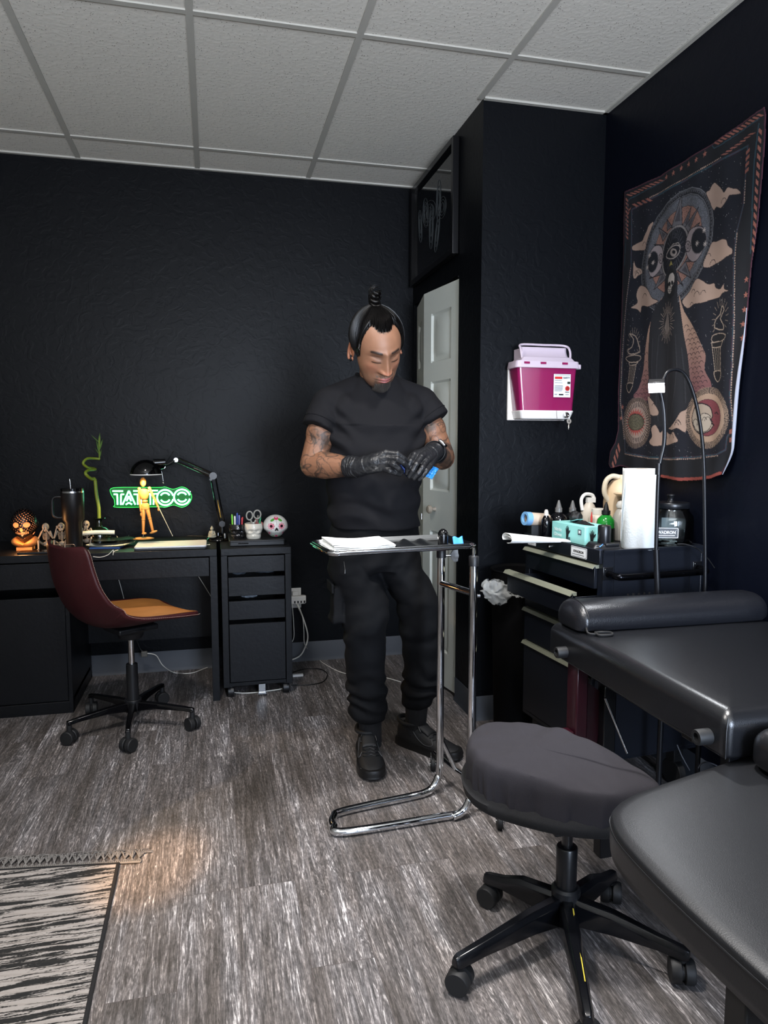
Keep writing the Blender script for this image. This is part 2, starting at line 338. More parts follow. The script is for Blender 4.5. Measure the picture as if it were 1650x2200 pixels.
pv = MB().box(1.14, 1.152, 3.235, 3.25, 2.026, 2.034).cyl((1.15, 3.243, 2.0), (1.15, 3.243, 2.034), .004)
pv.build('pivot_bracket', steel, d1)
# inside of the closet
struct('wall_closet_inner', MB().box(CX0+.3, CX0+.32, CY0+.09, YB, 0, CZ), wallm, smooth=0)

# ---------------------------------------------------------------- desk side
deskm = mat('black_brown_laminate', '0b0d11', .42, spec=.3, bump=.3, bscale=60, stretch=(1, 12, 1), var=.25, vscale=40)
DT = .748; DF = 3.46; DB = 3.99
# desk with cupboard on the left
desk = thing('desk', 'long black-brown laminate desk under the green neon sign, cupboard at its left', 'desk', (-.3, 3.7, 0))
X0, X1 = -1.42, .012
def P(name, mb, m=deskm, par=None, **k):
    return mb.build(name, m, par, world=True, **k)
P('desk_top', MB().box(X0, X1, DF, DB, DT-.034, DT), par=desk, bevel=.0015)
P('side_panel', MB().box(-.022, X1, DF+.005, DB, 0, DT-.0345), par=desk, bevel=.001)
cb = MB().box(X0, X0+.018, DF+.005, DB, 0, DT-.035).box(-.672, -.654, DF+.005, DB, 0, DT-.035).box(X0, -.654, DB-.02, DB, 0, DT-.035).box(X0, -.654, DF+.02, DB, .055, .075).box(X0, -.654, DF+.006, DF+.02, 0, .055).box(X0, -.654, DF+.03, DB, .59, .605)
P('cupboard_body', cb, par=desk, bevel=.001)
P('cupboard_door', MB().box(X0+.02, -.674, DF+.006, DF+.024, .06, .548), par=desk, bevel=.0012)
P('drawer_front', MB().box(X0+.02, -.674, DF+.006, DF+.024, .592, .708), par=desk, bevel=.0012)
P('drawer_front', MB().box(-.648, -.026, DF+.006, DF+.024, .618, .708).box(-.648, -.026, DF+.024, DB-.1, .618, .63), par=desk, bevel=.0012)
P('modesty_panel', MB().box(-.654, -.022, DB-.06, DB-.045, .2, .708), par=desk)
P('cable_clip', MB().cyl((-.075, DF+.19, .618), (-.075, DF+.19, .604), .009).cyl((-.075, DF+.186, .604), (-.075, DF+.186, .598), .006), steel, desk)
# drawer unit on castors
du = thing('drawer_unit', 'narrow black-brown drawer unit on castors holding the skull pen cups', 'drawers', (.2, 3.7, 0))
x0, x1 = .03, .366
sh = MB().box(x0, x0+.03, DF+.005, DB-.03, .06, DT-.0345).box(x1-.03, x1, DF+.005, DB-.03, .06, DT-.0345).box(x0, x1, DB-.05, DB-.03, .06, DT-.035).box(x0, x1, DF+.02, DB-.03, .06, .078)
P('carcass', sh, par=du, bevel=.0015); P('top_panel', MB().box(x0, x1, DF, DB-.03, DT-.034, DT), par=du, bevel=.0015)
for z0, z1 in ((.628, .708), (.513, .605), (.396, .488), (.085, .374)):
    P('drawer_front', MB().box(x0+.033, x1-.033, DF+.006, DF+.024, z0, z1).box(x0+.034, x1-.034, DF+.024, DB-.09, z0, z0+.008), par=du, bevel=.0012)
for cx, cy in ((x0+.035, DF+.05), (x1-.03, DF+.05), (x0+.035, DB-.1), (x1-.03, DB-.1)):
    P('castor', MB().cyl((cx-.016, cy, .028), (cx+.016, cy, .028), .028).cyl((cx, cy, .05), (cx, cy, .066), .02), black_plastic, du, bevel=.003)
P('stopper_clip', MB().box(.2, .232, DF+.02, DF+.05, .012, .066).box(.196, .236, DF+.015, DF+.022, .012, .02), steel, du)
# soft folded things in the open drawers
def lump(name, lab, cat, c, rx, ry, rz, m, seed, grp=None):
    b = MB(); a = len(b.v); b.ell((0, 0, 0), rx, ry, rz, n=36, m=20)
    b.v = [tuple(Vector(p)*(1+.35*noise.noise(Vector(p)*60+Vector((seed, 0, 0))))) for p in b.v]
    o = b.build(name, m, None, smooth=60); o.location = c; return tag(o, lab, cat, grp)
grey_cloth = mat('grey_cloth', '4a525c', .8); 
lump('folded_cloth', 'crumpled grey cloth in the upper open drawer, left side', 'cloth', (.115, DF+.09, .618), .035, .04, .012, grey_cloth, 1)
lump('folded_cloth', 'small grey pouch in the upper open drawer, right side', 'pouch', (.245, DF+.09, .618), .05, .03, .008, grey_cloth, 5)
lump('folded_cloth', 'pale grey folded cloth in the lower open drawer', 'cloth', (.165, DF+.09, .5), .04, .04, .012, mat('pale_cloth', '7d8690', .8), 9)
# --- laptop with its lid shut
lm = mat('silver_aluminium', 'c3c5c8', .4, .15)
lp = thing('laptop', 'closed silver laptop at the front of the desk below the wooden figure', 'laptop', (0, 0, 0))
q = [(-0.449,3.621,0.772), (-0.135,3.596,0.772), (-0.152,3.819,0.772), (-0.414,3.863,0.772)]
cx = (q[0][0]+q[1][0])/2
pl = rrect(-.2, 3.575, .165, .1, .012)
lp.location = (-.2, 3.575, DT)
P('base', MB().prism(pl, DT+.002, DT+.010), mat('laptop_underside', '2b2c30', .5), lp, bevel=.001)
P('lid', MB().prism(pl, DT+.0105, DT+.019), lm, lp, bevel=.002)
# --- magazine and papers
mgm = mat('magazine_cover', '12170f', .25, var=.9, vscale=35)
def sheet(pts, z, th, lift=0, n=14):
    # four corners (x, y), slightly curled sheet
    a, b, c, d = [Vector((*p, 0)) for p in pts]
    m = MB(); f = lambda u, v: (a*(1-u)*(1-v)+b*u*(1-v)+c*u*v+d*(1-u)*v)+Vector((0, 0, z+lift*(abs(u-.5)*2)**3))
    m.grid(f, n, n); k = len(m.v); m.grid(lambda u, v: f(u, v)-Vector((0, 0, th)), n, n); return m
creamp = mat('cream_paper', 'e9e6cf', .7)
t = sheet([(-.555, 3.60), (-.37, 3.66), (-.42, 3.765), (-.60, 3.73)], DT+.034, .012, .004).build('magazine', mgm); tag(t, 'dark glossy magazine lying open over loose papers left of the laptop', 'magazine')
t = sheet([(-.60, 3.63), (-.42, 3.58), (-.38, 3.70), (-.56, 3.74)], DT+.012, .003, .006).build('paper_sheet', creamp); tag(t, 'cream sheet sticking out below the dark magazine', 'paper')
t = sheet([(-.475, 3.775), (-.425, 3.775), (-.43, 3.90), (-.49, 3.88)], DT+.006, .002, .022).build('paper_sheet', creamp); tag(t, 'pale yellow page curling up behind the laptop by the wooden figure', 'paper')
t = MB().tube(spl([(-.635, 3.715, DT+.062), (-.57, 3.72, DT+.066), (-.48, 3.73, DT+.062)], 4), .0105, 14).build('rolled_paper', creamp); tag(t, 'rolled cream paper beside the dark glass vase', 'paper roll')
t = MB().prism([(-.58, 3.60), (-.44, 3.58), (-.43, 3.66), (-.57, 3.68)], DT+.001, DT+.007).build('folder', mat('blue_card', '2c4d86', .5)); tag(t, 'blue folder under the magazine, edge showing beside the chair back', 'folder')
# --- crumpled wrapper near the lamp base
b = MB(); b.grid(lambda u, v: ((u-.5)*.08-.06, 3.60+(v-.5)*.018+.004*math.sin(u*19), DT+.003+.004*abs(noise.noise(Vector((u*7, v*3, 2))))), 30, 6)
tag(b.build('wrapper', creamp, solid=.001), 'crumpled cream wrapper on the desk in front of the lamp base', 'wrapper')
# --- wooden artist figure
wood = mat('beech_wood', 'c98a45', .45, var=.18, vscale=30, stretch=(1, 1, .3))
fy = 3.74
fig = thing('artist_figure', 'jointed wooden artist mannequin holding a long thin needle before the neon sign', 'figurine', (-.36, fy, DT))
F = lambda x, z, y=fy: Vector((x, y, z))
H0 = (-0.339,3.74,1.058); NK = (-0.338,3.74,1.02); CH = (-0.337,3.74,0.997); WA = (-0.333,3.74,0.962); HP = (-0.332,3.74,0.941)
SL = (-0.358,3.74,1.025); SR = (-0.309,3.74,1.027); EL = (-0.358,3.74,0.96); WL = (-0.353,3.74,0.913); ER = (-0.288,3.74,0.977); WR = (-0.27,3.74,0.932)
K1 = (-0.343,3.74,0.87); A1 = (-0.345,3.74,0.809); K2 = (-0.312,3.74,0.874); A2 = (-0.3,3.74,0.813); HL = (-0.341,3.74,0.927); HR = (-0.323,3.74,0.926)
P('head', MB().ell(H0, .0155, .015, .024), wood, fig); P('neck', MB().cyl(NK, (NK[0], fy, NK[2]-.012), .006), wood, fig)
tb = MB().lathe([(.008, .028), (.022, .022), (.0265, .008), (.022, -.018), (.015, -.026)], CH, n=24); tb.v = [(x, fy+(y-fy)*.6, z) for x, y, z in tb.v]
P('chest', tb, wood, fig); P('waist', MB().ell(WA, .0145, .011, .009), wood, fig)
tb = MB().lathe([(.013, .012), (.019, .004), (.0205, -.012), (.018, -.02)], HP, n=24); tb.v = [(x, fy+(y-fy)*.62, z) for x, y, z in tb.v]; P('hips', tb, wood, fig)
def limb(name, pts, rs, hand=None):
    for i in range(len(pts)-1):
        P(name, MB().cap(pts[i], pts[i+1], rs[i], rs[i+1], 14).ell(pts[i], rs[i]*1.12, rs[i]*1.12, rs[i]*1.12, n=12, m=8), wood, fig)
limb('arm', [SL, EL, WL], [.0075, .0065, .0055]); limb('arm', [SR, ER, WR], [.0075, .0065, .0055])
P('hand', MB().ell((-0.351,3.74,0.896), .006, .004, .011), wood, fig); P('hand', MB().ell((-0.268,3.74,0.92), .005, .004, .01), wood, fig)
limb('leg', [HL, K1, A1], [.0105, .0085, .0065]); limb('leg', [HR, K2, A2], [.0105, .0085, .0065])
P('foot', MB().ell((A1[0]+.005, fy-.012, A1[2]-.008), .012, .02, .006), wood, fig)
P('foot', MB().ell((-0.294,3.72,0.808), .02, .01, .006, Euler((0, -.3, 0)).to_matrix()), wood, fig)
P('stand', MB().ell((-.345, fy, DT+.026), .052, .036, .007, n=32), wood, fig)
P('support_rod', MB().cyl((-.348, fy+.01, DT+.03), (HP[0]+.004, fy+.008, HP[2]), .002), steel, fig, label='thin metal rod')
t = MB().cyl((-0.271,3.73,0.94), (-0.202,3.71,0.785), .0022, .0014, 10).build('tattoo_needle', mat('brass_white', 'd9cfae', .3, .5)); tag(t, 'long thin pale needle slanting from the wooden figure hand to the laptop', 'needle')
# --- neon TATTOO sign on the wall
ng = mat('neon_tube', 'ffffff', .4, emit='6effc0', es=6); acr = mat('acrylic_back', '0c3a1c', .15, trans=0, emit='08a02c', es=.3)
sgn = thing('neon_sign', 'green neon TATTOO sign on the black wall behind the wooden figure', 'neon sign', (-.32, YB-.02, .98))
NYY = YB-.022
NP = {k: [Vector(p) for p in v] for k, v in {
 'T': [(-0.517,3.985,1), (-0.462,3.985,0.999)], 'T1a': [(-0.511,3.985,0.983), (-0.493,3.985,0.983), (-0.493,3.985,0.926)], 'T1b': [(-0.458,3.985,0.982), (-0.474,3.985,0.982), (-0.477,3.985,0.925)],
 'A': [(-0.469,3.985,0.925), (-0.434,3.985,1.001), (-0.403,3.985,0.924)], 'Ai': [(-0.447,3.985,0.945), (-0.435,3.985,0.972), (-0.424,3.985,0.944)], 'Ab': [(-0.452,3.985,0.927), (-0.436,3.985,0.937), (-0.42,3.985,0.927)],
 'U': [(-0.413,3.985,0.999), (-0.356,3.985,0.998)], 'U1a': [(-0.411,3.985,0.981), (-0.39,3.985,0.981), (-0.391,3.985,0.924)], 'U1b': [(-0.359,3.985,0.98), (-0.373,3.985,0.981), (-0.375,3.985,0.923)],
 'V': [(-0.349,3.985,1), (-0.285,3.985,0.999)], 'V1a': [(-0.347,3.985,0.983), (-0.326,3.985,0.982), (-0.327,3.985,0.922)], 'V1b': [(-0.285,3.985,0.982), (-0.309,3.985,0.982), (-0.311,3.985,0.922)]}.items()}
for k, v in NP.items(): P('neon_tube', MB().tube([p for a, b_ in zip(v, v[1:]) for p in (a.lerp(b_, .02), a.lerp(b_, .5), a.lerp(b_, .98))], .0042, 10), ng, sgn)
for C0, gap in ((Vector((-0.25,3.985,0.961)), 18), (Vector((-0.163,3.985,0.962)), 18)):
    for R0, a0, a1 in ((.0415, 14, 346), (.025, 28, 152), (.025, 208, 332)):
        P('neon_tube', MB().tube([C0+Vector((math.cos(math.radians(a0+(a1-a0)*i/30)), 0, math.sin(math.radians(a0+(a1-a0)*i/30))))*R0 for i in range(31)], .0045, 10), ng, sgn)
ol = [(-0.525,3.99,1.012), (-0.469,3.99,1.019), (-0.285,3.99,1.016), (-0.249,3.99,1.018), (-0.208,3.99,1.005), (-0.162,3.99,1.017), (-0.128,3.99,0.999), (-0.112,3.99,0.961), (-0.13,3.99,0.923), (-0.165,3.99,0.906), (-0.208,3.99,0.919), (-0.252,3.99,0.908), (-0.292,3.99,0.911), (-0.496,3.99,0.913), (-0.507,3.99,0.928), (-0.51,3.99,0.955), (-0.523,3.99,0.98)]
ol = spl(ol, 5, True); b = MB(); k = len(ol); b.add([(p.x, 3.992, p.z) for p in ol]+[(p.x, 3.998, p.z) for p in ol], [tuple(range(k)), tuple(range(2*k-1, k-1, -1))]+[(i, (i+1) % k, k+(i+1) % k, k+i) for i in range(k)])
P('acrylic_panel', b, acr, sgn)
P('edge_glow', MB().tube([(p.x, 3.991, p.z) for p in ol], .0011, 6, closed=True), mat('edge_glow', '50ff70', .4, emit='40ff60', es=1.3), sgn)
for x_ in (-.50, -.12): P('stand_off', MB().cyl((x_, 3.998, .99), (x_, 4.01, .99), .004), steel, sgn)
# --- desk lamp
la = thing('desk_lamp', 'black spring-arm desk lamp with dome shade shining over the wooden figure', 'lamp', (0, 3.78, DT))
ly = 3.78
S0 = Vector((-0.316,3.665,1.1))
sm = mat('lamp_shade_black', '050506', .12); R1 = .074
dome = [(R1*math.sin(PI/2*(1-i/14)), R1*.98*math.sin(PI/2*i/14)) for i in range(15)]
b = MB().lathe(dome+[(.001, R1)], S0, n=48, cap=False); sh_ = P('lamp_shade', b, sm, la)
P('shade_lining', MB().lathe([(r*.965, h*.95) for r, h in dome], S0, n=48, cap=False), mat('lamp_lining', 'f2efe6', .5), sh_)
P('shade_rim', MB().lathe([(R1-.001, -.002), (R1+.001, -.002), (R1+.001, .002), (R1-.001, .002)], S0, n=48), mat('rim_white', 'e8e6e0', .4), sh_)
P('bulb', MB().ell(S0+Vector((0, 0, .03)), .022, .022, .026), mat('bulb_glow', 'fff0d0', .4, emit='ffc983', es=22), la, label='glowing warm bulb')
bl = bpy.data.lights.new('lamp_bulb', 'SPOT'); bl.energy = 30; bl.color = (1, .68, .34); bl.shadow_soft_size = .02; bl.spot_size = math.radians(140); bl.spot_blend = .3
bo = bpy.data.objects.new('lamp_bulb', bl); COL.objects.link(bo); bo.location = S0+Vector((0, 0, .0))
J0 = Vector((-0.234,3.7,1.135)); J1 = Vector((-0.179,3.78,1.167)); J2 = Vector((0.003,3.79,1.084)); J3 = Vector((0.043,3.8,0.832))
P('shade_neck', MB().cyl(S0+Vector((R1*.75, 0, .035)), J0+Vector((0, 0, .004)), .017, .012).cyl(S0+Vector((R1*.5, 0, .055)), S0+Vector((R1*1.25, 0, .06)), .02, .014), sm, la)
P('head_bracket', MB().tube([J0+Vector((-.015, 0, -.006)), J1], .005, 8).tube([J0, J1+Vector((0, .008, -.012))], .004, 8).cyl(J1+Vector((0, -.012, 0)), J1+Vector((0, .012, 0)), .011).cyl(J0+Vector((0, -.012, 0)), J0+Vector((0, .012, 0)), .008), steel, la)
P('switch_stem', MB().cyl((-0.245,3.69,1.114), (-0.238,3.69,1.064), .0016).ell((-0.238,3.69,1.057), .004, .004, .005), steel, la)
def arm(a, b_, off):
    d = (b_-a).normalized(); n = Vector((-d.z, 0, d.x))
    P('arm_bars', MB().tube([a+n*off, b_+n*off], .0042, 8).tube([a-n*off, b_-n*off], .0042, 8).tube([a+n*off+Vector((0, .02, 0)), b_+n*off+Vector((0, .02, 0))], .0042, 8).tube([a-n*off+Vector((0, .02, 0)), b_-n*off+Vector((0, .02, 0))], .0042, 8), sm, la)
arm(J1+Vector((.008, 0, 0)), J2, .010); arm(J2+Vector((0, 0, -.01)), J3, .012)
P('joint', MB().cyl(J2+Vector((0, -.016, 0)), J2+Vector((0, .032, 0)), .019).cyl(J2+Vector((-.012, -.018, -.018)), J2+Vector((-.012, .03, -.018)), .007), black_metal, la)
P('joint', MB().cyl(J3+Vector((0, -.014, 0)), J3+Vector((0, .03, 0)), .016).cyl(J3+Vector((0, 0, -.05)), J3, .012), black_metal, la)
def spring(a, b_, n=22):
    a, b_ = Vector(a), Vector(b_); d, u, w = frame(b_-a); L_ = (b_-a).length
    return MB().tube([a+d*L_*i/(n*6)+(u*math.cos(i*PI/3)+w*math.sin(i*PI/3))*.0035 for i in range(n*6+1)], .0009, 5)
P('spring', spring(J1.lerp(J2, .48), J1.lerp(J2, .93)), steel, la); P('spring', spring(J2.lerp(J3, .5), J2.lerp(J3, .88)), mat('brass_spring', 'c9b46a', .3, 1), la)
P('power_lead', MB().tube(spl([J0, Vector((-0.206,3.78,1.186)), Vector((-0.187,3.78,1.212)), Vector((-0.167,3.78,1.2)), J1+Vector((.006, 0, .004))], 8), .0022, 8), rubber, la)
bz = DT; b = MB().lathe([(.064, .0), (.067, .004), (.064, .012), (.05, .022), (.02, .026), (.018, .04)], (J3.x-.022, 3.79, bz), n=40); P('base', b, sm, la)
P('base_screw', MB().cyl((J3.x+.012, 3.70, bz+.02), (J3.x+.012, 3.70, bz+.045), .006), steel, la)
# small buddha sitting on the lamp foot
bd = mat('grey_stone', '8b8776', .8, bump=.5, bscale=300); c = Vector((J3.x-.052, 3.735, DT+.019))
b = MB().ell(c+Vector((0, 0, .008)), .022, .015, .009).ell(c+Vector((0, 0, .024)), .012, .009, .016).ell(c+Vector((0, 0, .048)), .0085, .0085, .0095).ell(c+Vector((0, .001, .058)), .004, .004, .004)
for s_ in (-1, 1): b.cap(c+Vector((.011*s_, 0, .033)), c+Vector((.015*s_, -.004, .018)), .004, .004, 8).cap(c+Vector((.015*s_, -.004, .018)), c+Vector((.003*s_, -.012, .014)), .004, .003, 8)
tag(b.build('seated_figurine', bd, smooth=60), 'tiny grey stone seated figurine on the lamp foot', 'figurine')
# --- dark glass vase with curly bamboo
vg = mat('dark_green_glass', '0a120b', .05, coat=.5); vx, vy = (-0.564,3.82,0.858)[0], 3.82
vs = thing('vase', 'dark glass bottle vase holding a spiral bamboo stalk', 'vase', (vx, vy, DT))
P('body', MB().lathe([(.035, 0), (.052, .004), (.056, .02), (.057, .045), (.05, .066), (.035, .078), (.018, .084), (.015, .09), (.0145, .118), (.028, .124), (.033, .126), (.031, .128), (.012, .124)], (vx, vy, DT), n=40), vg, vs)
bm_ = mat('bamboo_green', '6b7a22', .45, var=.35, vscale=25); bb_ = thing('bamboo_stalk', 'curly lucky bamboo stalk with leaves rising from the vase', 'plant', (vx, vy, DT))
path = [(-0.564,3.82,0.846), (-0.563,3.82,0.924), (-0.572,3.82,1), (-0.576,3.82,1.068), (-0.588,3.8,1.074), (-0.604,3.77,1.092), (-0.61,3.77,1.106), (-0.601,3.8,1.118), (-0.581,3.85,1.119), (-0.583,3.87,1.123), (-0.601,3.8,1.13), (-0.617,3.77,1.147), (-0.617,3.77,1.161), (-0.602,3.79,1.176), (-0.578,3.82,1.176), (-0.551,3.83,1.173)]
pp = spl(path, 8); P('stem', MB().tube(pp, [.0088-.003*i/len(pp) for i in range(len(pp))], 12), bm_, bb_)
P('shoot', MB().tube(spl([(-0.552,3.83,1.171), (-0.552,3.83,1.21), (-0.551,3.83,1.245), (-0.548,3.83,1.28)], 5), .0035, 8), bm_, bb_)
lfm = mat('leaf_green', '5c7a3c', .5)
def leafblade(a, b_, w, curve=(0, 0, 0)):
    a, b_ = Vector(a), Vector(b_); d = (b_-a).normalized(); s_ = d.cross(Vector((0, 1, .2))).normalized(); m = MB()
    m.grid(lambda u, v: a.lerp(b_, v)+s_*(u-.5)*2*w*math.sin(PI*min(.98, .12+.86*v))**.8*(1-v*.4)+Vector((0, -1, 0))*(.004*(abs(u-.5)*2))+Vector(curve)*math.sin(PI*v), 4, 12); return m
for a, b_, w in (((-0.551,3.83,1.238), (-0.545,3.83,1.304), .006), ((-0.551,3.83,1.257), (-0.585,3.82,1.294), .003), ((-0.55,3.83,1.22), (-0.531,3.82,1.273), .005), ((-0.552,3.83,1.206), (-0.562,3.82,1.269), .004), ((-0.553,3.83,1.199), (-0.57,3.82,1.229), .0025), ((-0.551,3.83,1.18), (-0.539,3.82,1.222), .004)):
    P('leaf', leafblade(a, b_, w), lfm, bb_)
# --- black tumbler with handle and straw
tx, ty = (-0.645,3.6,0.928)[0], 3.60
tm = thing('tumbler', 'tall black insulated tumbler with handle and clear straw behind the chair back', 'tumbler', (tx, ty, DT))
zt = lambda py: (lambda v: v)(py)
T0 = (-0.641,3.6,1.034)[2]; T1 = (-0.647,3.6,0.884)[2]; P('body', MB().lathe([(.0335, DT+.001), (.0365, DT+.004), (.0385, T1-.005), (.049, T1+.01), (.0515, T0-.018), (.0515, T0-.014)], (tx, ty, 0), n=48), mat('matt_black', '0b0b0d', .38), tm)
P('steel_band', MB().lathe([(.0505, T0-.014), (.0505, T0-.006)], (tx, ty, 0), n=48), steel, tm); P('lid', MB().lathe([(.0505, T0-.006), (.0505, T0+.006), (.048, T0+.008), (.02, T0+.006)], (tx, ty, 0), n=48), black_gloss, tm)
P('straw', MB().cyl((tx-.006, ty, T0), (tx-.009, ty, T0+.05), .0037), glassmat('clear_straw', 'b8b4b0', .1, .3), tm)
hz0, hz1 = (-0.714,3.6,1)[2], (-0.717,3.6,0.903)[2]
P('handle', MB().tube(spl([(tx-.045, ty, hz0), (tx-.075, ty, hz0), (tx-.088, ty, hz0-.012), (tx-.09, ty, hz0-.04), (tx-.088, ty, hz1+.015), (tx-.07, ty, hz1), (tx-.04, ty, hz1)], 6), .0062, 12), black_plastic, tm)
# --- glowing openwork skull lamp
sx_, sy_ = (-0.872,3.66,0.905)[0], 3.66
sk = thing('skull_lamp', 'glowing black openwork skull candle lamp on a curved wooden stand', 'lamp', (sx_, sy_, DT))
zc = DT+.114; SKR = (.060, .07, .083)
def skull_surf(d, k=1.0):
    d = Vector(d).normalized(); r = 1/math.sqrt((d.x/SKR[0])**2+(d.y/SKR[1])**2+(d.z/SKR[2])**2)
    # jaw narrower than the cranium, sockets pushed in
    if d.z < -.1: r *= 1-.55*(-d.z-.1)*abs(d.x)
    return d*r*k
def skf(u, v):
    a = 2*PI*u; e = PI*v; return Vector((sx_, sy_, zc))+skull_surf((math.sin(e)*math.sin(a), -math.sin(e)*math.cos(a), math.cos(e)))
b = MB().grid(skf, 240, 160, cu=True)
def in_front(p, cx_, cz_, rx, rz): return p[1] < sy_ and ((p[0]-sx_-cx_)/rx)**2+((p[2]-zc-cz_)/rz)**2 < 1
holes = [(-.023, .010, .0145, .0125), (.023, .010, .0145, .0125), (0, -.012, .0075, .0095)]+[(-.026+.0065*i, -.031+.0008*abs(i-4), .0024, .0062) for i in range(9)]
pts = []
for i in range(520):
    z = 1-2*(i+.5)/520; a = i*2.39996; pts.append(Vector((math.sqrt(1-z*z)*math.sin(a), -math.sqrt(1-z*z)*math.cos(a), z)))
keepf = []; PTS = np.array([tuple(p) for p in pts])
for f in b.f:
    cc = sum((Vector(b.v[i]) for i in f), Vector())/len(f); rel = cc-Vector((sx_, sy_, zc)); keep = True
    if any(in_front(cc, *h) for h in holes): keep = False
    else:
        dn = rel.normalized(); nh = any(in_front(cc, h[0], h[1], h[2]+.004, h[3]+.004) for h in holes[:3])
        if rel.z > -.066 and not nh and not (-.052 < rel.z < -.043 or (cc.y < sy_ and -.045 < rel.z < -.022)):
            best = float((PTS @ np.array(dn)).max())
            if best > .99925: keep = False
    if keep: keepf.append(f)
b.f = keepf
P('skull_shell', b, mat('black_ceramic', '08070a', .2), sk, solid=.0025, smooth=60)
P('glow_core', MB().ell((sx_, sy_, zc), .05, .058, .062), mat('candle_glow', 'ff9a50', .6, emit='ff8a4c', es=1.3), sk, label='warm glowing inside')
b = MB().ell((sx_, sy_+.004, DT+.040), .062, .058, .030, n=40, m=20); b.v = [(x, y, min(z, DT+.036+abs(x-sx_)*.6+(y-sy_)*.15)) for x, y, z in b.v]
b.v = [(x, y, max(z, DT+.012)) for x, y, z in b.v]
so = mat('orange_wood', 'd08a4e', .45, var=.3, vscale=12, stretch=(3, 1, 1), emit='ff8a3c', es=.12)
b.box(sx_-.034, sx_+.034, sy_-.03, sy_+.03, DT, DT+.014); P('stand', b, mat('orange_wood', 'd08a4e', .45, var=.3, vscale=12, stretch=(3, 1, 1)), sk)
gl = bpy.data.lights.new('skull_glow', 'POINT'); gl.energy = .9; gl.color = (1, .45, .16); gl.shadow_soft_size = .02; go = bpy.data.objects.new('skull_glow', gl); COL.objects.link(go); go.location = (sx_+.005, sy_-.085, DT+.06)
# --- three little skeleton figurines: covering eyes, covering ears, covering mouth
bone = mat('bone_resin', '8f8475', .6, bump=.6, bscale=250)
def skeleton(c, pose, lab):
    c = Vector(c); t = thing('skeleton_figurine', lab, 'figurine', c, group='small seated skeletons behind the glasses'); A = lambda x, y, z: c+Vector((x, y, z))
    sk_ = MB().ell(A(0, -.004, .105), .0155, .018, .019).ell(A(0, -.012, .092), .010, .010, .009); o = P('skull', sk_, bone, t)
    P('socket', MB().ell(A(-.006, -.0195, .104), .0038, .003, .004).ell(A(.006, -.0195, .104), .0038, .003, .004), mat('socket_dark', '0c0a09', .8), o)
    r = MB().tube([A(0, .004, .09), A(0, .006, .06), A(0, .004, .03)], .004, 8)
    for i in range(6):
        z = .078-i*.006; w = .017-.0012*abs(i-2); r.tube([A(w*math.cos(a), .001-w*.75*math.sin(a), z-.003*math.sin(a)) for a in [PI*1.25-j*PI*1.5/10 for j in range(11)]], .0014, 6)
    P('ribcage', r, bone, t); P('pelvis', MB().ell(A(0, .004, .022), .018, .012, .012), bone, t)
    for s_ in (-1, 1):
        h = {'eyes': (.006, -.024, .103), 'mouth': (.004, -.024, .09), 'ears': (.018, -.006, .103)}[pose]
        P('arm', MB().cap(A(.019*s_, 0, .082), A(.031*s_, -.012, .052), .0045, .0036, 8).cap(A(.031*s_, -.012, .052), A(h[0]*s_*1.2, h[1], h[2]-.008), .0036, .003, 8).ell(A(h[0]*s_, h[1], h[2]), .005, .003, .008), bone, t)
        P('leg', MB().cap(A(.012*s_, 0, .02), A(.026*s_, -.04, .042), .0055, .0045, 8).cap(A(.026*s_, -.04, .042), A(.022*s_, -.062, .004), .0045, .0035, 8).ell(A(.022*s_, -.07, .005), .006, .013, .0045), bone, t)
g3 = [(-0.78,3.62,0.818)[0], (-0.711,3.62,0.816)[0], (-0.611,3.68,0.806)[0]]
skeleton((g3[0], 3.66, DT+.001), 'eyes', 'little bone skeleton covering its eyes, beside the glowing skull')
skeleton((g3[1], 3.66, DT+.001), 'ears', 'little bone skeleton hands to its ears, half hidden by the tumbler')
skeleton((g3[2], 3.74, DT+.001), 'mouth', 'little bone skeleton between the tumbler and the dark vase')
# --- phone, eyeglasses
ph = thing('phone', 'smartphone lying face up in front of the glowing skull', 'phone', (-.80, 3.53, DT))
P('case', MB().prism(rrect(-.80, 3.53, .072, .036, .009), DT+.0005, DT+.009), black_plastic, ph, bevel=.002); P('screen', MB().prism(rrect(-.80, 3.53, .068, .032, .007), DT+.009, DT+.0097), mat('phone_glass', '0c0c0e', .04), ph)
pc = thing('photo_card', 'glossy pale card lying between the phone and the eyeglasses', 'card', (-.715, 3.50, DT)); P('card', MB().prism([(-.735, 3.475), (-.665, 3.475), (-.69, 3.53), (-.75, 3.53)], DT+.0005, DT+.002), mat('glossy_card', 'b39a8a', .12), pc)
eg = thing('eyeglasses', 'clear rectangular eyeglasses folded at the front edge of the desk', 'glasses', (-.675, 3.50, DT)); gw = mat('wire_frame', 'b89a80', .25, .8)
for cx_ in (-.712, -.652):
    rim = [(cx_+p[0], 3.505, DT+.022+p[1]) for p in rrect(0, 0, .026, .0165, .009, 5)]
    P('rim', MB().tube(rim, .0012, 6, closed=True), gw, eg); b = MB(); b.add(rim, [tuple(range(len(rim)))]); P('lens', b, glassmat('lens_glass', 'ffffff', .03, .12), eg)
P('bridge', MB().tube(spl([(-.686, 3.505, DT+.026), (-.682, 3.503, DT+.03), (-.678, 3.505, DT+.026)], 4), .0012, 6), gw, eg)
for s_, x_ in ((-1, -.738), (1, -.626)): P('temple', MB().tube(spl([(x_, 3.505, DT+.03), (x_+.006*s_*-1, 3.53, DT+.018), (x_-.012*s_, 3.545, DT+.004)], 5), .0013, 6), gw, eg)
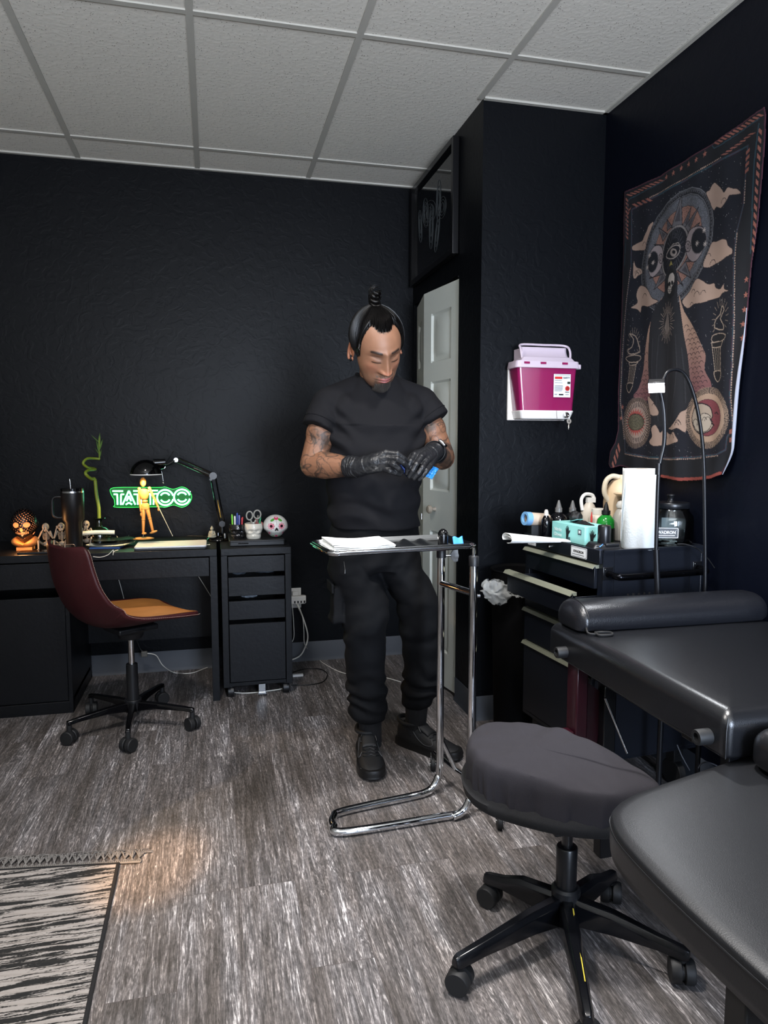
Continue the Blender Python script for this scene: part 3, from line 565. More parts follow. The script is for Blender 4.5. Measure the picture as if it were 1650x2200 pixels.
# --- pen cups and sugar skull on a black notebook computer
pcx = thing('black_case', 'flat black case carrying the skull cups on the drawer unit', 'case', (.21, 3.66, DT))
P('case_body', MB().prism(rrect(.208, 3.68, .136, .15, .008), DT+.0005, DT+.029), black_plastic, pcx, bevel=.003); P('latch', MB().box(.115, .165, 3.527, 3.531, DT+.011, DT+.016), black_gloss, pcx); P('seam_strip', MB().box(.075, .34, 3.5285, 3.5305, DT+.02, DT+.022), black_gloss, pcx)
CT = DT+.0295
def skullcup(name, c, s, m, lab, cat):
    # a skull-shaped cup open at the top
    c = Vector(c); t = thing(name, lab, cat, c)
    def f(u, v):
        a = 2*PI*u; x, y = math.sin(a), -math.cos(a)
        prof = [(0, .74), (.12, .80), (.3, .80), (.45, .92), (.62, 1.0), (.8, 1.0), (.93, .95), (1, .93)]
        for (z0, r0), (z1, r1) in zip(prof, prof[1:]):
            if z0 <= v <= z1: r = r0+(r1-r0)*(v-z0)/(z1-z0); break
        r *= .043*s
        g = lambda px_, pz_, sx2, sz2: math.exp(-((x-px_)/sx2)**2-((v-pz_)/sz2)**2) if y < 0 else 0
        r -= s*(.008*(g(-.42, .52, .2, .09)+g(.42, .52, .2, .09)) + .005*g(0, .36, .1, .06)); r += s*(.004*(g(-.55, .38, .2, .06)+g(.55, .38, .2, .06)) + .003*g(0, .68, .6, .05)+.0035*g(0, .2, .38, .08))
        if y < -.5 and .12 < v < .28: r += s*.0012*math.cos(x*42)
        return c+Vector((x*r, y*r*1.1, v*.074*s))
    P('cup', MB().grid(f, 72, 40, cu=True), m, t, solid=.003, smooth=80)
    P('cup_floor', MB().cyl(c+Vector((0, 0, .003)), c+Vector((0, 0, .006)), .031*s), m, t); return t
cA = Vector(((0.117,3.62,0.796)[0], 3.62, CT)); cB = Vector(((0.194,3.6,0.796)[0], 3.60, CT))
skullcup('pen_cup', cA, .97, mat('chrome_glaze', '4a4a4c', .08, .9), 'shiny dark chrome skull cup full of pens', 'pen cup')
skullcup('pen_cup', cB, 1.02, mat('pearl_glaze', 'cfcabd', .15, coat=.6), 'pearly white skull cup holding two pairs of scissors', 'pen cup')
def pen(x, y, z, h, tilt, m, lab, m2=None):
    t = thing('pen', lab, 'pen', (x, y, z)); d = Vector((tilt, .03, 1)).normalized()
    p0 = Vector((x, y, z)); P('barrel', MB().tube([p0, p0+d*(h-.02)], .0042, 10), m, t); P('pen_cap', MB().tube([p0+d*(h-.02), p0+d*(h-.004), p0+d*h], [.0046, .0046, .003], 10), m2 or m, t)
G_, Bl, Rd, Wt, Dk = mat('pen_green', '5fae2e', .35), mat('pen_blue', '2a3f8c', .3), mat('pen_red', '9c2a2c', .35), mat('pen_white', 'c9cdd2', .35), mat('pen_dark', '23252c', .35)
for x_, y_, h_, tl, mm, lab in ((-.024, 0, .112, -.02, G_, 'bright green pen at the left of the dark skull cup'), (-.013, -.008, .104, 0, Wt, 'white pen beside the green one in the dark skull cup'), (-.004, .006, .118, .03, Bl, 'tall dark blue pen in the dark skull cup'), (.005, -.006, .108, .04, mat('pen_lilac', '6468a8', .35), 'lilac pen next to the dark blue one'), (.014, .004, .098, .12, Rd, 'dark red pen leaning right in the dark skull cup'), (.018, -.012, .094, .05, mat('pen_crimson', 'b03038', .35), 'crimson marker at the front of the dark skull cup'), (-.018, .014, .1, -.1, Dk, 'dark pen at the back left of the dark skull cup')):
    pen(cA.x+x_, cA.y+y_, CT+.008, h_, tl, mm, lab)
for x_, y_, h_, tl, mm, lab in ((.024, .006, .1, .12, mat('pen_teal', '1f8a5c', .35), 'teal green marker at the right of the white skull cup'), (.012, -.004, .094, .03, mat('pen_brown', '7a3a34', .35), 'brown red pen in the white skull cup'), (.016, .012, .106, .08, mat('pen_grey', '6d6a60', .4), 'grey pen at the back of the white skull cup')):
    pen(cB.x+x_, cB.y+y_, CT+.008, h_, tl, mm, lab)
def scissors(c, s, lab, m, tilt=0):
    c = Vector(c); t = thing('scissors', lab, 'scissors', c); R_ = Euler((0, tilt, 0)).to_matrix(); A = lambda x, y, z: c+R_ @ Vector((x*s, y, z*s))
    P('blades', MB().prism([(0, 0)]*0+[(-.004, -.001), (.004, -.001), (.004, .001), (-.004, .001)], 0, 0.001) if False else MB().obox(A(0, 0, .03), .004, .001, .035, R_), steel, t)
    for q_, w in ((-1, .0135), (1, .0155)):
        lp_ = [A(q_*.017+w*math.cos(a), .0015*q_, .092+.019*math.sin(a)+(.006 if q_ > 0 else 0)) for a in [2*PI*i/20 for i in range(20)]]; P('handle_loop', MB().tube(lp_, .0034*s, 10, closed=True).tube([A(q_*.012, .0015*q_, .074), A(q_*.003, 0, .055)], .004*s, 8), m, t)
scissors((cB.x-.005, cB.y-.004, CT+.01), 1.12, 'large grey handled scissors standing in the white skull cup', mat('handle_grey', '8f8d85', .4), .05)
scissors((cB.x+.02, cB.y+.01, CT+.008), .62, 'small red handled scissors at the right of the white skull cup', mat('handle_red', 'a04848', .4), .1)
# --- painted sugar skull
ss = thing('sugar_skull', 'white painted sugar skull with pink flower eyes at the right end', 'skull ornament', ((0.305,3.62,0.79)[0], 3.62, CT)); sc = Vector((ss.location.x, 3.62, CT+.056))
def ssf(u, v):
    a = 2*PI*u; e = PI*v; d = Vector((math.sin(e)*math.sin(a), -math.sin(e)*math.cos(a), math.cos(e))); r = 1/math.sqrt((d.x/.062)**2+(d.y/.07)**2+(d.z/.058)**2)
    p = d*r
    if p.z < -.012: k = min(1, (-p.z-.012)/.02); p.x *= 1-.22*k
    if p.z < -.052: p.z = -.052
    g = lambda cx_, cz_, s1: math.exp(-((p.x-cx_)/s1)**2-((p.z-cz_)/s1)**2) if d.y < 0 else 0
    p.y += .004*(g(-.026, .006, .012)+g(.026, .006, .012)); return sc+p
wsk = mat('white_ceramic', 'd6d4d0', .25); P('skull', MB().grid(ssf, 80, 60, cu=True), wsk, ss, smooth=70)
def onface(x, z, off=.0006):
    d = Vector((x, 0, z)); xx = x/(1-.22*min(1, max(0, (-z-.012)/.02))); q_ = 1-(xx/.062)**2-(z/.058)**2; y = -.07*math.sqrt(max(.01, q_))
    g = lambda cx_, cz_, s1: math.exp(-((x-cx_)/s1)**2-((z-cz_)/s1)**2); return sc+Vector((x, y+.004*(g(-.026, .006, .012)+g(.026, .006, .012))-off, z))
def decal(name, poly, m, off=.0006): b = MB(); n_ = len(poly); cx_ = sum(p[0] for p in poly)/n_; cz_ = sum(p[1] for p in poly)/n_; b.add([onface(cx_, cz_, off)]+[onface(*p, off) for p in poly], [(0, i+1, (i+1) % n_+1) for i in range(n_)]); P(name, b, m, ss)
pink, dkp, grn = mat('paint_pink', 'd23a6a', .4), mat('paint_black', '080808', .4), mat('paint_green', '4f9a3c', .4)
for ex in (-.026, .026):
    decal('eye_flower', [(ex+(.0145+.0022*math.cos(8*a))*math.cos(a), .006+(.0145+.0022*math.cos(8*a))*math.sin(a)) for a in [2*PI*i/64 for i in range(64)]], pink); decal('eye_ring', [(ex+.011*math.cos(a), .006+.011*math.sin(a)) for a in [2*PI*i/24 for i in range(24)]], wsk, .0010); decal('eye_ring', [(ex+.009*math.cos(a), .006+.009*math.sin(a)) for a in [2*PI*i/24 for i in range(24)]], pink, .0013); decal('eye_socket', [(ex+.0065*math.cos(a), .006+.0065*math.sin(a)) for a in [2*PI*i/24 for i in range(24)]], dkp, .0017)
    decal('leaf_mark', [(ex*.7+.012*math.cos(a)*(.9 if ex > 0 else .9), .036+.006*math.sin(a)+.4*.012*math.cos(a)*(1 if ex < 0 else -1)) for a in [2*PI*i/20 for i in range(20)]], grn)
    decal('cheek_mark', [(ex*1.3+.005*math.cos(a), -.03+.007*math.sin(a)) for a in [2*PI*i/16 for i in range(16)]], pink)
decal('nose', [(0, .001), (.004, -.004), (.0095, -.014), (.007, -.019), (0, -.014), (-.007, -.019), (-.0095, -.014), (-.004, -.004)], dkp); decal('crown_flower', [(0+.011*math.cos(a), .044+.008*math.sin(a)) for a in [2*PI*i/20 for i in range(20)]], pink)
for i in range(7): decal('dot', [(.0012*math.cos(a), .005+i*.0045+.0012*math.sin(a)) for a in [2*PI*j/8 for j in range(8)]], dkp)
decal('teeth', [(-.026, -.026), (.026, -.026), (.026, -.036), (-.026, -.036)], wsk); gl_ = mat('paint_line', '2f6a4a', .4)
for i in range(9): x_ = -.024+i*.006; decal('tooth_line', [(x_-.0005, -.0255), (x_+.0005, -.0255), (x_+.0005, -.0375), (x_-.0005, -.0375)], gl_, .0014)
for z_ in (-.0255, -.0315, -.0375): decal('tooth_line', [(-.026, z_), (-.013, z_), (0, z_), (.013, z_), (.026, z_), (.026, z_+.001), (.013, z_+.001), (0, z_+.001), (-.013, z_+.001), (-.026, z_+.001)], gl_, .0015)
decal('chin_flower', [(.007*math.cos(a), -.045+.005*math.sin(a)) for a in [2*PI*j/16 for j in range(16)]], pink)
for s_ in (-1, 1): decal('leaf_mark', [(s_*.016+.008*math.cos(a), -.046+.0035*math.sin(a)) for a in [2*PI*j/16 for j in range(16)]], grn)
# --- swivel chair
ox = mat('oxblood_leather', '360f13', .42, bump=.35, bscale=350, var=.12, vscale=9); hub = Vector((-.365, 3.235, 0))
ch = thing('swivel_chair', 'oxblood leather shell swivel chair pushed toward the desk', 'chair', hub)
def chp(n, mb, m, **k): return mb.build(n, m, ch, **k)
seatz = (-0.267,3.235,0.499)[2]
# seat shell in local coords: x' forward of chair (toward image right), profile along it, width across y
prof = spl([(-.300, 0, .838), (-.287, 0, .75), (-.268, 0, .65), (-.235, 0, .56), (-.175, 0, .500), (-.08, 0, .484), (.05, 0, .492), (.16, 0, .497), (.245, 0, .482)], 10)
NPf = len(prof)
def sm01(t): t = min(1, max(0, t)); return t*t*(3-2*t)
def shell(th):
    # inner surface of the moulded shell: u across, v from the top of the back to the front of the seat
    def f(u, v):
        t = v*(NPf-1); i = min(int(t), NPf-2); p = prof[i].lerp(prof[i+1], t-i); d = (prof[min(i+2, NPf-1)]-prof[max(i-1, 0)]).normalized(); n = Vector((-d.z, 0, d.x))
        s = (u-.5)*2; w = .19+.035*sm01(v*3)
        if v < .08: w *= .80+.20*math.sqrt(max(0, 1-(1-v/.08)**2))
        if v > .84: w *= .45+.55*math.sqrt(max(0, 1-((v-.84)/.16)**2))
        curl = (.045+.045*math.exp(-((v-.45)/.16)**2)-.03*sm01((v-.6)/.3))*abs(s)**2.6
        return p+n*(curl+th)+Vector((0, s*w, 0))
    return f
sh2 = MB().grid(shell(0), 36, 90).build('seat_shell', ox, ch, solid=.02, sub=1, smooth=80)
stm = mat('cream_thread', '9c7f73', .6)
# contrast stitches along the rim on the side facing the room
st = MB(); f = shell(-.001)
for i in range(110):
    v = .02+.95*i/110; a_ = Vector(f(0, v)); b_ = Vector(f(0, v+.0055)); st.tube([a_+Vector((0, -.0105, 0)), b_+Vector((0, -.0105, 0))], .0011, 5)
chp('stitching', st, stm)
chp('seat_pad', MB().grid(lambda u, v: Vector(shell(.011+.012*(math.sin(PI*min(.999, max(.001, u)))*math.sin(PI*min(.999, max(.001, v))))**.5)(.05+.9*u, .46+.50*v)), 24, 24), mat('seat_lamplight_tint', '9a6430', .5, bump=.3, bscale=300, var=.25, vscale=14), label='top of the seat with golden lamplight in its colour')  # desk lamp's golden light on the seat is put into the leather colour
chp('under_plate', MB().box(-.09, .09, -.08, .08, .438, .463).lathe([(.05, .40), (.06, .43), (.09, .45)], (0, 0, 0)), black_plastic, bevel=.006)
chp('gas_lift', MB().cyl((0, 0, .28), (0, 0, .43), .0135), chrome); chp('lift_cover', MB().cyl((0, 0, .1), (0, 0, .285), .0265, .0245).cyl((0, 0, .07), (0, 0, .125), .036), black_plastic, bevel=.002)
for k in range(5):
    t_ = [(-0.601,3.1,0), (-0.358,2.972,0), (-0.134,3.138,-0), (-0.262,3.487,0), (-0.567,3.42,0)][k]; d = Matrix.Rotation(-math.radians(33), 3, 'Z') @ Vector((t_[0]-hub.x, t_[1]-hub.y, 0)); L_ = .285; d.normalize(); n = Vector((-d.y, d.x, 0))
    b = MB(); A = lambda r, w, z: d*r+n*w+Vector((0, 0, z))
    secs = [(.02, .02, .075, .115), (.12, .0165, .088, .113), (.24, .0135, .086, .104), (L_, .012, .08, .098)]
    for (r0, w0, a0, c0), (r1, w1, a1, c1) in zip(secs, secs[1:]):
        b.add([A(r0, -w0, a0), A(r0, w0, a0), A(r0, w0*.7, c0), A(r0, -w0*.7, c0), A(r1, -w1, a1), A(r1, w1, a1), A(r1, w1*.7, c1), A(r1, -w1*.7, c1)], [(0, 3, 2, 1), (4, 5, 6, 7), (0, 1, 5, 4), (1, 2, 6, 5), (2, 3, 7, 6), (3, 0, 4, 7)])
    chp('base_leg', b, black_gloss, bevel=.003)
    c_ = d*(L_-.008); w_ = Matrix.Rotation(.6+k*1.3, 3, 'Z') @ Vector((1, 0, 0)); cc = c_+Vector((0, 0, .03))
    chp('castor', MB().cyl(cc-w_*.026, cc-w_*.006, .029).cyl(cc+w_*.006, cc+w_*.026, .029).cyl(cc-w_*.006, cc+w_*.006, .016).cyl(c_+Vector((0, 0, .045)), c_+Vector((0, 0, .092)), .010).lathe([(.033, -.022), (.034, .0), (.03, .022)], cc+Vector((0, 0, .004)), w_, 20) if False else MB().cyl(cc-w_*.026, cc-w_*.004, .029).cyl(cc+w_*.004, cc+w_*.026, .029).cyl(cc-w_*.004, cc+w_*.004, .02).cyl(c_+Vector((0, 0, .04)), c_+Vector((0, 0, .092)), .011), rubber, bevel=.003)
ch.rotation_euler = (0, 0, math.radians(33))
# --- power strip, cables
pw = thing('power_strip', 'white multi-socket USB power hub plugged into the back wall outlet', 'power hub', (.40, YB-.03, .37))
h0 = (0.465,3.97,0.37)
P('hub_body', MB().prism(rrect(h0[0]-.02, YB-.04, .056, .022, .02), h0[2]-.022, h0[2]+.022), white_plastic, pw, bevel=.004)
for i in range(4): P('usb_port', MB().box(h0[0]-.03+.018*i-.004, h0[0]-.03+.018*i+.004, YB-.0635, YB-.060, h0[2]-.016, h0[2]-.003), black_plastic, pw)
P('wall_outlet', MB().box(h0[0]-.05, h0[0]+.012, YB-.008, YB-.001, h0[2]-.055, h0[2]+.06), white_plastic, pw, bevel=.002); P('plug', MB().box(h0[0]-.04, h0[0]-.005, YB-.035, YB-.008, h0[2]+.022, h0[2]+.045), white_plastic, pw, bevel=.003)
wc = mat('white_cable', 'd8d5cc', .5); bc = mat('black_cable', '0c0c0e', .5)
def cable(lab, pts, r, m, n=8): return tag(MB().tube(spl(pts, n), r, 8).build('cable', m), lab, 'cable')
cable('thin white cable from the power hub across the floor behind the person', [(h0[0]-.012, YB-.06, h0[2]-.02), (h0[0]+.005, YB-.06, .25), (0.583,3.95,0.227)[:2]+(.18,), (0.492,3.95,0.152), (0.528,4.221,0.004), (0.604,3.919,0.004), (0.686,3.712,0.004), (0.813,3.642,0.004), (0.936,3.519,0.004), (1.079,3.403,0.004)] if False else [(h0[0]-.012, YB-.06, h0[2]-.02), (0.476,3.94,0.277), (0.483,3.94,0.196), (0.487,3.93,0.117), (0.556,4.116,0.004), (0.6,3.896,0.003), (0.688,3.707,0.003), (0.854,3.619,0.003), (0.938,3.514,0.003)], .0022, wc)
cable('thick white power cable curving down from the hub behind the drawers', [(h0[0]-.02, YB-.06, h0[2]-.02), (0.478,3.95,0.274), (0.506,3.95,0.165), (0.489,3.95,0.093), (0.449,3.95,0.041), (.34, 3.92, .02), (.3, 3.9, .006)], .004, wc)
cable('short white cable hanging beside the drawer unit', [(h0[0]-.045, YB-.06, h0[2]-.02), (0.428,3.96,0.234), (0.424,3.96,0.14), (.37, 3.96, .1)], .002, wc)
cable('black cable looped on the floor right of the drawer unit', [(0.4,3.798,0.004), (0.475,3.846,0.004), (0.55,3.828,0.004), (0.583,3.737,0.004), (0.543,3.614,0.004), (0.465,3.58,0.004), (0.371,3.596,0.004)], .0028, bc)
t = MB().box(.395, .452, 3.73, 3.752, .0, .012).build('cable_adapter', white_plastic, bevel=.002); tag(t, 'small white cable adapter on the floor by the drawer unit', 'adapter')
cable('white cable lying under the drawer unit', [(.07, 3.56, .004), (.14, 3.53, .004), (.24, 3.535, .004), (.34, 3.57, .004), (.38, 3.72, .004)], .003, wc)
ad = (-0.375,3.9,0.136)
t = MB().prism(rrect(ad[0], 3.9, .016, .008, .006), ad[2]-.018, ad[2]+.012).build('inline_switch', mat('grey_plastic', '55534e', .5), bevel=.003); tag(t, 'grey inline plug hanging under the desk', 'plug')
cable('dark lead hanging to the grey inline plug under the desk', [(-0.428,3.88,0.268), (-0.414,3.89,0.222), (-0.393,3.9,0.16), (ad[0], 3.9, ad[2]+.01)], .003, bc)
cable('pale lead running from the grey plug down to the floor under the desk', [(ad[0]+.01, 3.9, ad[2]), (-0.315,3.89,0.124), (-0.278,3.85,0.078), (-0.226,3.949,0.004), (-0.139,3.919,0.004), (-0.066,3.985,0.004), (-0.01,4.04,0.004)], .0022, wc)
cable('thin white charging lead drooping over the desk edge', [(-.44, 3.52, DT+.003), (-.452, 3.47, DT+.003), (-.455, 3.452, DT-.01), (-0.453,3.45,0.761), (-0.476,3.45,0.74), (-0.509,3.45,0.73), (-0.541,3.45,0.734)], .0016, wc)
cable('thin lead hanging inside the knee space behind the chair', [(-0.486,3.8,0.591), (-0.472,3.8,0.535), (-0.464,3.8,0.498), (-0.456,3.8,0.459)], .0016, wc)
cable('straight thin lead slanting under the right end of the desk', [(-0.082,3.78,0.56), (-0.052,3.78,0.507), (-0.009,3.78,0.428)], .0018, wc)
cable('black lead behind the desk lamp foot', [(-.14, 3.97, DT+.003), (-.06, 3.94, DT+.003), (0, 3.87, DT+.003)], .002, bc)

# ---------------------------------------------------------------- instrument stand
ms = thing('instrument_stand', 'chrome wheeled instrument stand with a tray, looped base on the floor', 'stand', (.79, 2.25, 0))
def M_(n, mb, m=chrome, par=None, **k): return mb.build(n, m, par or ms, world=True, **k)
U1 = Vector((.768, 2.335, 0)); U2 = Vector((.818, 2.15, 0)); tr = .0132
Lp = [(0.777,2.343,0.03), (0.648,2.305,0.014), (0.408,2.264,0.014), (0.364,2.229,0.014), (0.357,2.177,0.014), (0.392,2.134,0.014), (0.75,2.151,0.014), (0.81,2.156,0.02)]
zz = lambda p, z: Vector((p[0], p[1], z))
loop = spl([U1+Vector((0, 0, .86)), U1+Vector((0, 0, .4)), U1+Vector((0, 0, .10)), U1+Vector((-.008, -.003, .058)), U1+Vector((-.028, -.009, .028)), U1+Vector((-.062, -.018, .0155)), zz(Lp[1], .0145), zz(Lp[2], .0145), zz(Lp[3], .0145), zz(Lp[4], .0145), zz(Lp[5], .0145), zz(Lp[6], .0145), U2+Vector((-.062, -.008, .0155)), U2+Vector((-.028, -.004, .028)), U2+Vector((-.008, -.001, .058)), U2+Vector((0, 0, .10)), U2+Vector((0, 0, .4)), U2+Vector((0, 0, .86))], 10)
M_('base_frame', MB().tube(loop, tr, 20))
for U in (U1, U2):
    M_('collar', MB().lathe([(.0165, .855), (.0165, .885), (.014, .888)], U, n=24), black_plastic); M_('extension_rod', MB().cyl(U+Vector((0, 0, .86)), U+Vector((0, 0, .915)), .0062), chrome)
M_('cross_bar', MB().tube([U1+Vector((0, 0, .765)), U2+Vector((0, 0, .765))], .0115, 18)); 
M_('set_screw', MB().cyl(U2+Vector((.012, 0, .755)), U2+Vector((.022, 0, .755)), .006), steel)
kx = U1+Vector((.045, -.004, .862)); kd = Vector((1, -.1, 0)).normalized(); b = MB()
b.cyl(U1+Vector((.01, 0, .862)), kx, .0045); M_('knob_stem', b, steel)
b = MB(); _, u_, w_ = frame(kd); rim = lambda k, h: [kx+kd*h+(u_*math.cos(a)+w_*math.sin(a))*(k*(.021+.003*math.cos(5*a))) for a in [2*PI*i/40 for i in range(40)]]
V = [p for k, h in ((.3, -.012), (.6, -.008), (.95, -.002), (1, .004), (.9, .012), (.4, .014)) for p in rim(k, h)]
b.add(V, [(i*40+j, i*40+(j+1) % 40, (i+1)*40+(j+1) % 40, (i+1)*40+j) for i in range(5) for j in range(40)]+[tuple(range(40))[::-1], tuple(200+j for j in range(40))]); M_('height_knob', b, mat('grey_knob', '9a9da0', .4))
e2 = (U1-U2).normalized(); bk = Vector((.93, .26, 0)).normalized()
CA, CB = Vector((0.798,2.509,0)), Vector((0.884,2.061,0))
for U, C_ in ((U1, CA), (U2, CB)):
    M_('brace', MB().tube(spl([U+Vector((.004, 0, .20)), U+bk*.03+Vector((0, 0, .15)), U+bk*.055+Vector((0, 0, .10)), (U1 if U is U1 else U2)+bk*.07+Vector((0, 0, .07))], 6), .0085, 14))
ax0, ax1 = U1+bk*.07+Vector((0, 0, .07)), U2+bk*.07+Vector((0, 0, .07)); dd = (ax0-ax1).normalized()
M_('axle_bar', MB().tube([zz(CA, .07)+Vector((.01, 0, 0)), ax0, ax1, zz(CB, .07)+Vector((-.01, 0, 0))], .009, 14))
for C_ in (CA, CB):
    c_ = zz(C_, .026); n_ = Vector((.25, .97, 0)).cross(Vector((0, 0, 1))).normalized()
    M_('castor', MB().cyl(c_-n_*.009, c_+n_*.009, .026, n=32), rubber, bevel=.003); M_('castor_fork', MB().cyl(c_-n_*.012, c_+n_*.012, .006).obox(c_-n_*.0115+Vector((.004, 0, .016)), .0012, .014, .022, Matrix((n_, Vector((0, 0, 1)).cross(n_), Vector((0, 0, 1)))).transposed()).obox(c_+n_*.0115+Vector((.004, 0, .016)), .0012, .014, .022, Matrix((n_, Vector((0, 0, 1)).cross(n_), Vector((0, 0, 1)))).transposed()), steel)
# tray, slightly turned like the stand
TA = math.radians(6); TZ = .922; tc_ = Vector((.578, 2.28, TZ)); TR = Matrix.Rotation(TA, 3, 'Z')
def tp(x, y, z): return tc_+TR @ Vector((x, y, z))
HX, HY = .25, .128
rg = lambda hx, hy, r, z: [tp(x, y, z) for x, y in rrect(0, 0, hx, hy, r, 8)]
L0 = [rg(HX, HY, .03, .000), rg(HX-.004, HY-.004, .028, .002), rg(HX-.008, HY-.008, .026, -.003), rg(HX-.014, HY-.014, .022, -.016), rg(HX-.024, HY-.024, .016, -.019)]
n_ = len(L0[0]); b = MB(); b.add([p for r in L0 for p in r], [(i*n_+j, i*n_+(j+1) % n_, (i+1)*n_+(j+1) % n_, (i+1)*n_+j) for i in range(4) for j in range(n_)]+[tuple(4*n_+j for j in range(n_))])
M_('tray', b, mat('tray_steel', 'c9cbcd', .12, 1), solid=.0015, smooth=50); M_('tray_support', MB().tube(rg(HX+.001, HY+.001, .03, -.006), .0052, 10, closed=True).tube(rg(HX-.003, HY-.003, .029, -.013), .003, 8, closed=True), chrome)
zt_ = TZ-.017
# things on the tray
def stack(cx_, cy_, hx, hy, n, z, rot):
    b = MB(); t = thing('paper_towel_stack', 'stack of folded white paper towels on the left half of the tray', 'paper towels', tp(cx_, cy_, z))
    for i in range(n):
        a = math.radians(rot+rng.uniform(-2, 2)); R_ = TR @ Matrix.Rotation(a, 3, 'Z'); c = tp(cx_+rng.uniform(-.004, .004), cy_+rng.uniform(-.003, .003), 0)
        m = MB(); zf = .004+.0035*i
        def f(u, v, o=0): p = c+R_ @ Vector(((u-.5)*2*hx, (v-.5)*2*hy, 0)); p.z = z+zf+o+.010*max(0, .25-u)*2.5*(i/n)+.002*math.sin(u*7+i); return p
        m.grid(lambda u, v: f(u, v), 16, 6); k = len(m.v); m.grid(lambda u, v: f(u, v, -.0031), 16, 6)
        W_ = 17; ed = [j for j in range(W_)]+[r*W_+16 for r in range(1, 7)]+[6*W_+j for j in range(15, -1, -1)]+[r*W_ for r in range(5, 0, -1)]
        m.f += [(a_, b_, b_+k, a_+k) for a_, b_ in zip(ed, ed[1:]+ed[:1])]; m.build('towel', white_paper, t, world=True)
stack(-.125, .0, .10, .095, 8, TZ-.019, -3)
t = thing('ink_cup_holder', 'small black cylinder with rounded top standing on the right of the tray', 'cup', tp(.145, -.085, -.019)); c = tp(.145, -.088, -.0185)
M_('body', MB().lathe([(.017, 0), (.017, .045), (.016, .055), (.011, .064), (.004, .068)], c, n=32), black_gloss, t); M_('groove', MB().lathe([(.0173, .046), (.0173, .048)], c, n=32), black_plastic, t)
b = MB().grid(lambda u, v: tp(.02+.19*u, -.06+.15*v, -.0165+.014*math.exp(-((u-.3)/.1)**2)*v+.012*math.exp(-((u-.62)/.12)**2)*v), 30, 8); tag(b.build('tray_liner', mat('black_film', '16181b', .3), solid=.0006), 'crinkled black plastic liner lying on the right half of the tray', 'liner')
b = MB().grid(lambda u, v: tp(.180+.036*u, -.098+.012*v, -.012+.032*v+.003*math.sin(u*8)), 12, 6); tag(b.build('blue_tape', mat('blue_tape', '3a8be0', .5), solid=.0008), 'small strip of bright blue tape standing at the right end of the tray', 'tape')
# ---------------------------------------------------------------- tattoo bed
lea = mat('black_vinyl', '111215', .30, bump=.16, bscale=420, detail=3, spec=.7)
bed = thing('tattoo_bed', 'large black vinyl tattoo bed at the right, bolster across its far end', 'bed', (1.36, 1.6, 0))
def B_(n, mb, m=lea, par=None, **k): return mb.build(n, m, par or bed, world=True, **k)
def cushion(x0, x1, y0, y1, z0, z1, r, puff=.008, rc=.03):
    # rounded pad: rings of a rounded rectangle shrinking at the top and bottom edge, crowned top
    cx_, cy_, hx, hy = (x0+x1)/2, (y0+y1)/2, (x1-x0)/2, (y1-y0)/2; rings = []
    rb = .012
    for i in range(5): a = PI/2*i/4; rings.append((rb*(1-math.sin(a)), z0+rb*(1-math.cos(a))))
    for i in range(9): a = PI/2*i/8; rings.append((r*(1-math.cos(a)), z1-r+r*math.sin(a)))
    V = []; 
    for ins, z in rings: V += [(x, y, z) for x, y in rrect(cx_, cy_, hx-ins, hy-ins, max(.004, rc-ins*.5), 5)]
    n = len(V)//len(rings); F = [(i*n+j, i*n+(j+1) % n, (i+1)*n+(j+1) % n, (i+1)*n+j) for i in range(len(rings)-1) for j in range(n)]+[tuple(range(n))[::-1]]
    last = len(rings)-1; base = V[last*n:]; prev = last*n
    for k in range(1, 7):
        s_ = 1-k/7; o = len(V); V += [(cx_+(x-cx_)*s_, cy_+(y-cy_)*s_, z1+puff*(1-s_*s_)) for x, y, z in base]; F += [(prev+j, prev+(j+1) % n, o+(j+1) % n, o+j) for j in range(n)]; prev = o
    F.append(tuple(prev+j for j in range(n))); return MB().add(V, F)
BX0, BX1, BY0, BY1, BZ = 1.012, 1.692, 1.205, 2.0, .70
B_('mattress', cushion(BX0, BX1, BY0, BY1, .598, BZ, .034, .004, .02), smooth=50)
B_('corner_seam', MB().tube([(BX0+.004, BY0+.003, .602), (BX0+.003, BY0+.002, .66), (BX0+.012, BY0+.01, .685)], .0016, 6).tube([(BX0+.001, BY0+.02, .6045), (BX0+.001, BY1-.02, .6045)], .0012, 6), black_plastic)
# leg section of the bed, rounded end towards the camera
B_('leg_cushion', cushion(1.045, 1.69, .72, 1.197, .602, .678, .036, .006, .05), smooth=50)
for y in (1.255, 1.885):
    B_('hinge_peg', MB().lathe([(.017, 0), (.017, .03), (.0155, .034), (.0095, .034), (.009, .026)], (BX0+.002, y, .632), (-1, 0, 0), 28), rubber)
B_('under_frame', MB().box(BX0+.06, BX1-.05, BY0+.18, BY0+.22, .555, .598).box(BX0+.06, BX1-.05, BY1-.16, BY1-.12, .555, .598).box(BX0+.07, BX0+.11, BY0+.18, BY1-.12, .555, .598).box(BX1-.1, BX1-.06, .8, BY1-.12, .52, .56), black_metal, bevel=.003)
for x, y in ((BX1-.12, .85), (BX1-.12, BY1-.15), (BX0+.12, BY1-.15)): B_('bed_leg', MB().box(x-.02, x+.02, y-.02, y+.02, .0, .556), black_metal, bevel=.003)
mar = mat('maroon_metal', '2c0a15', .3, coat=.3)
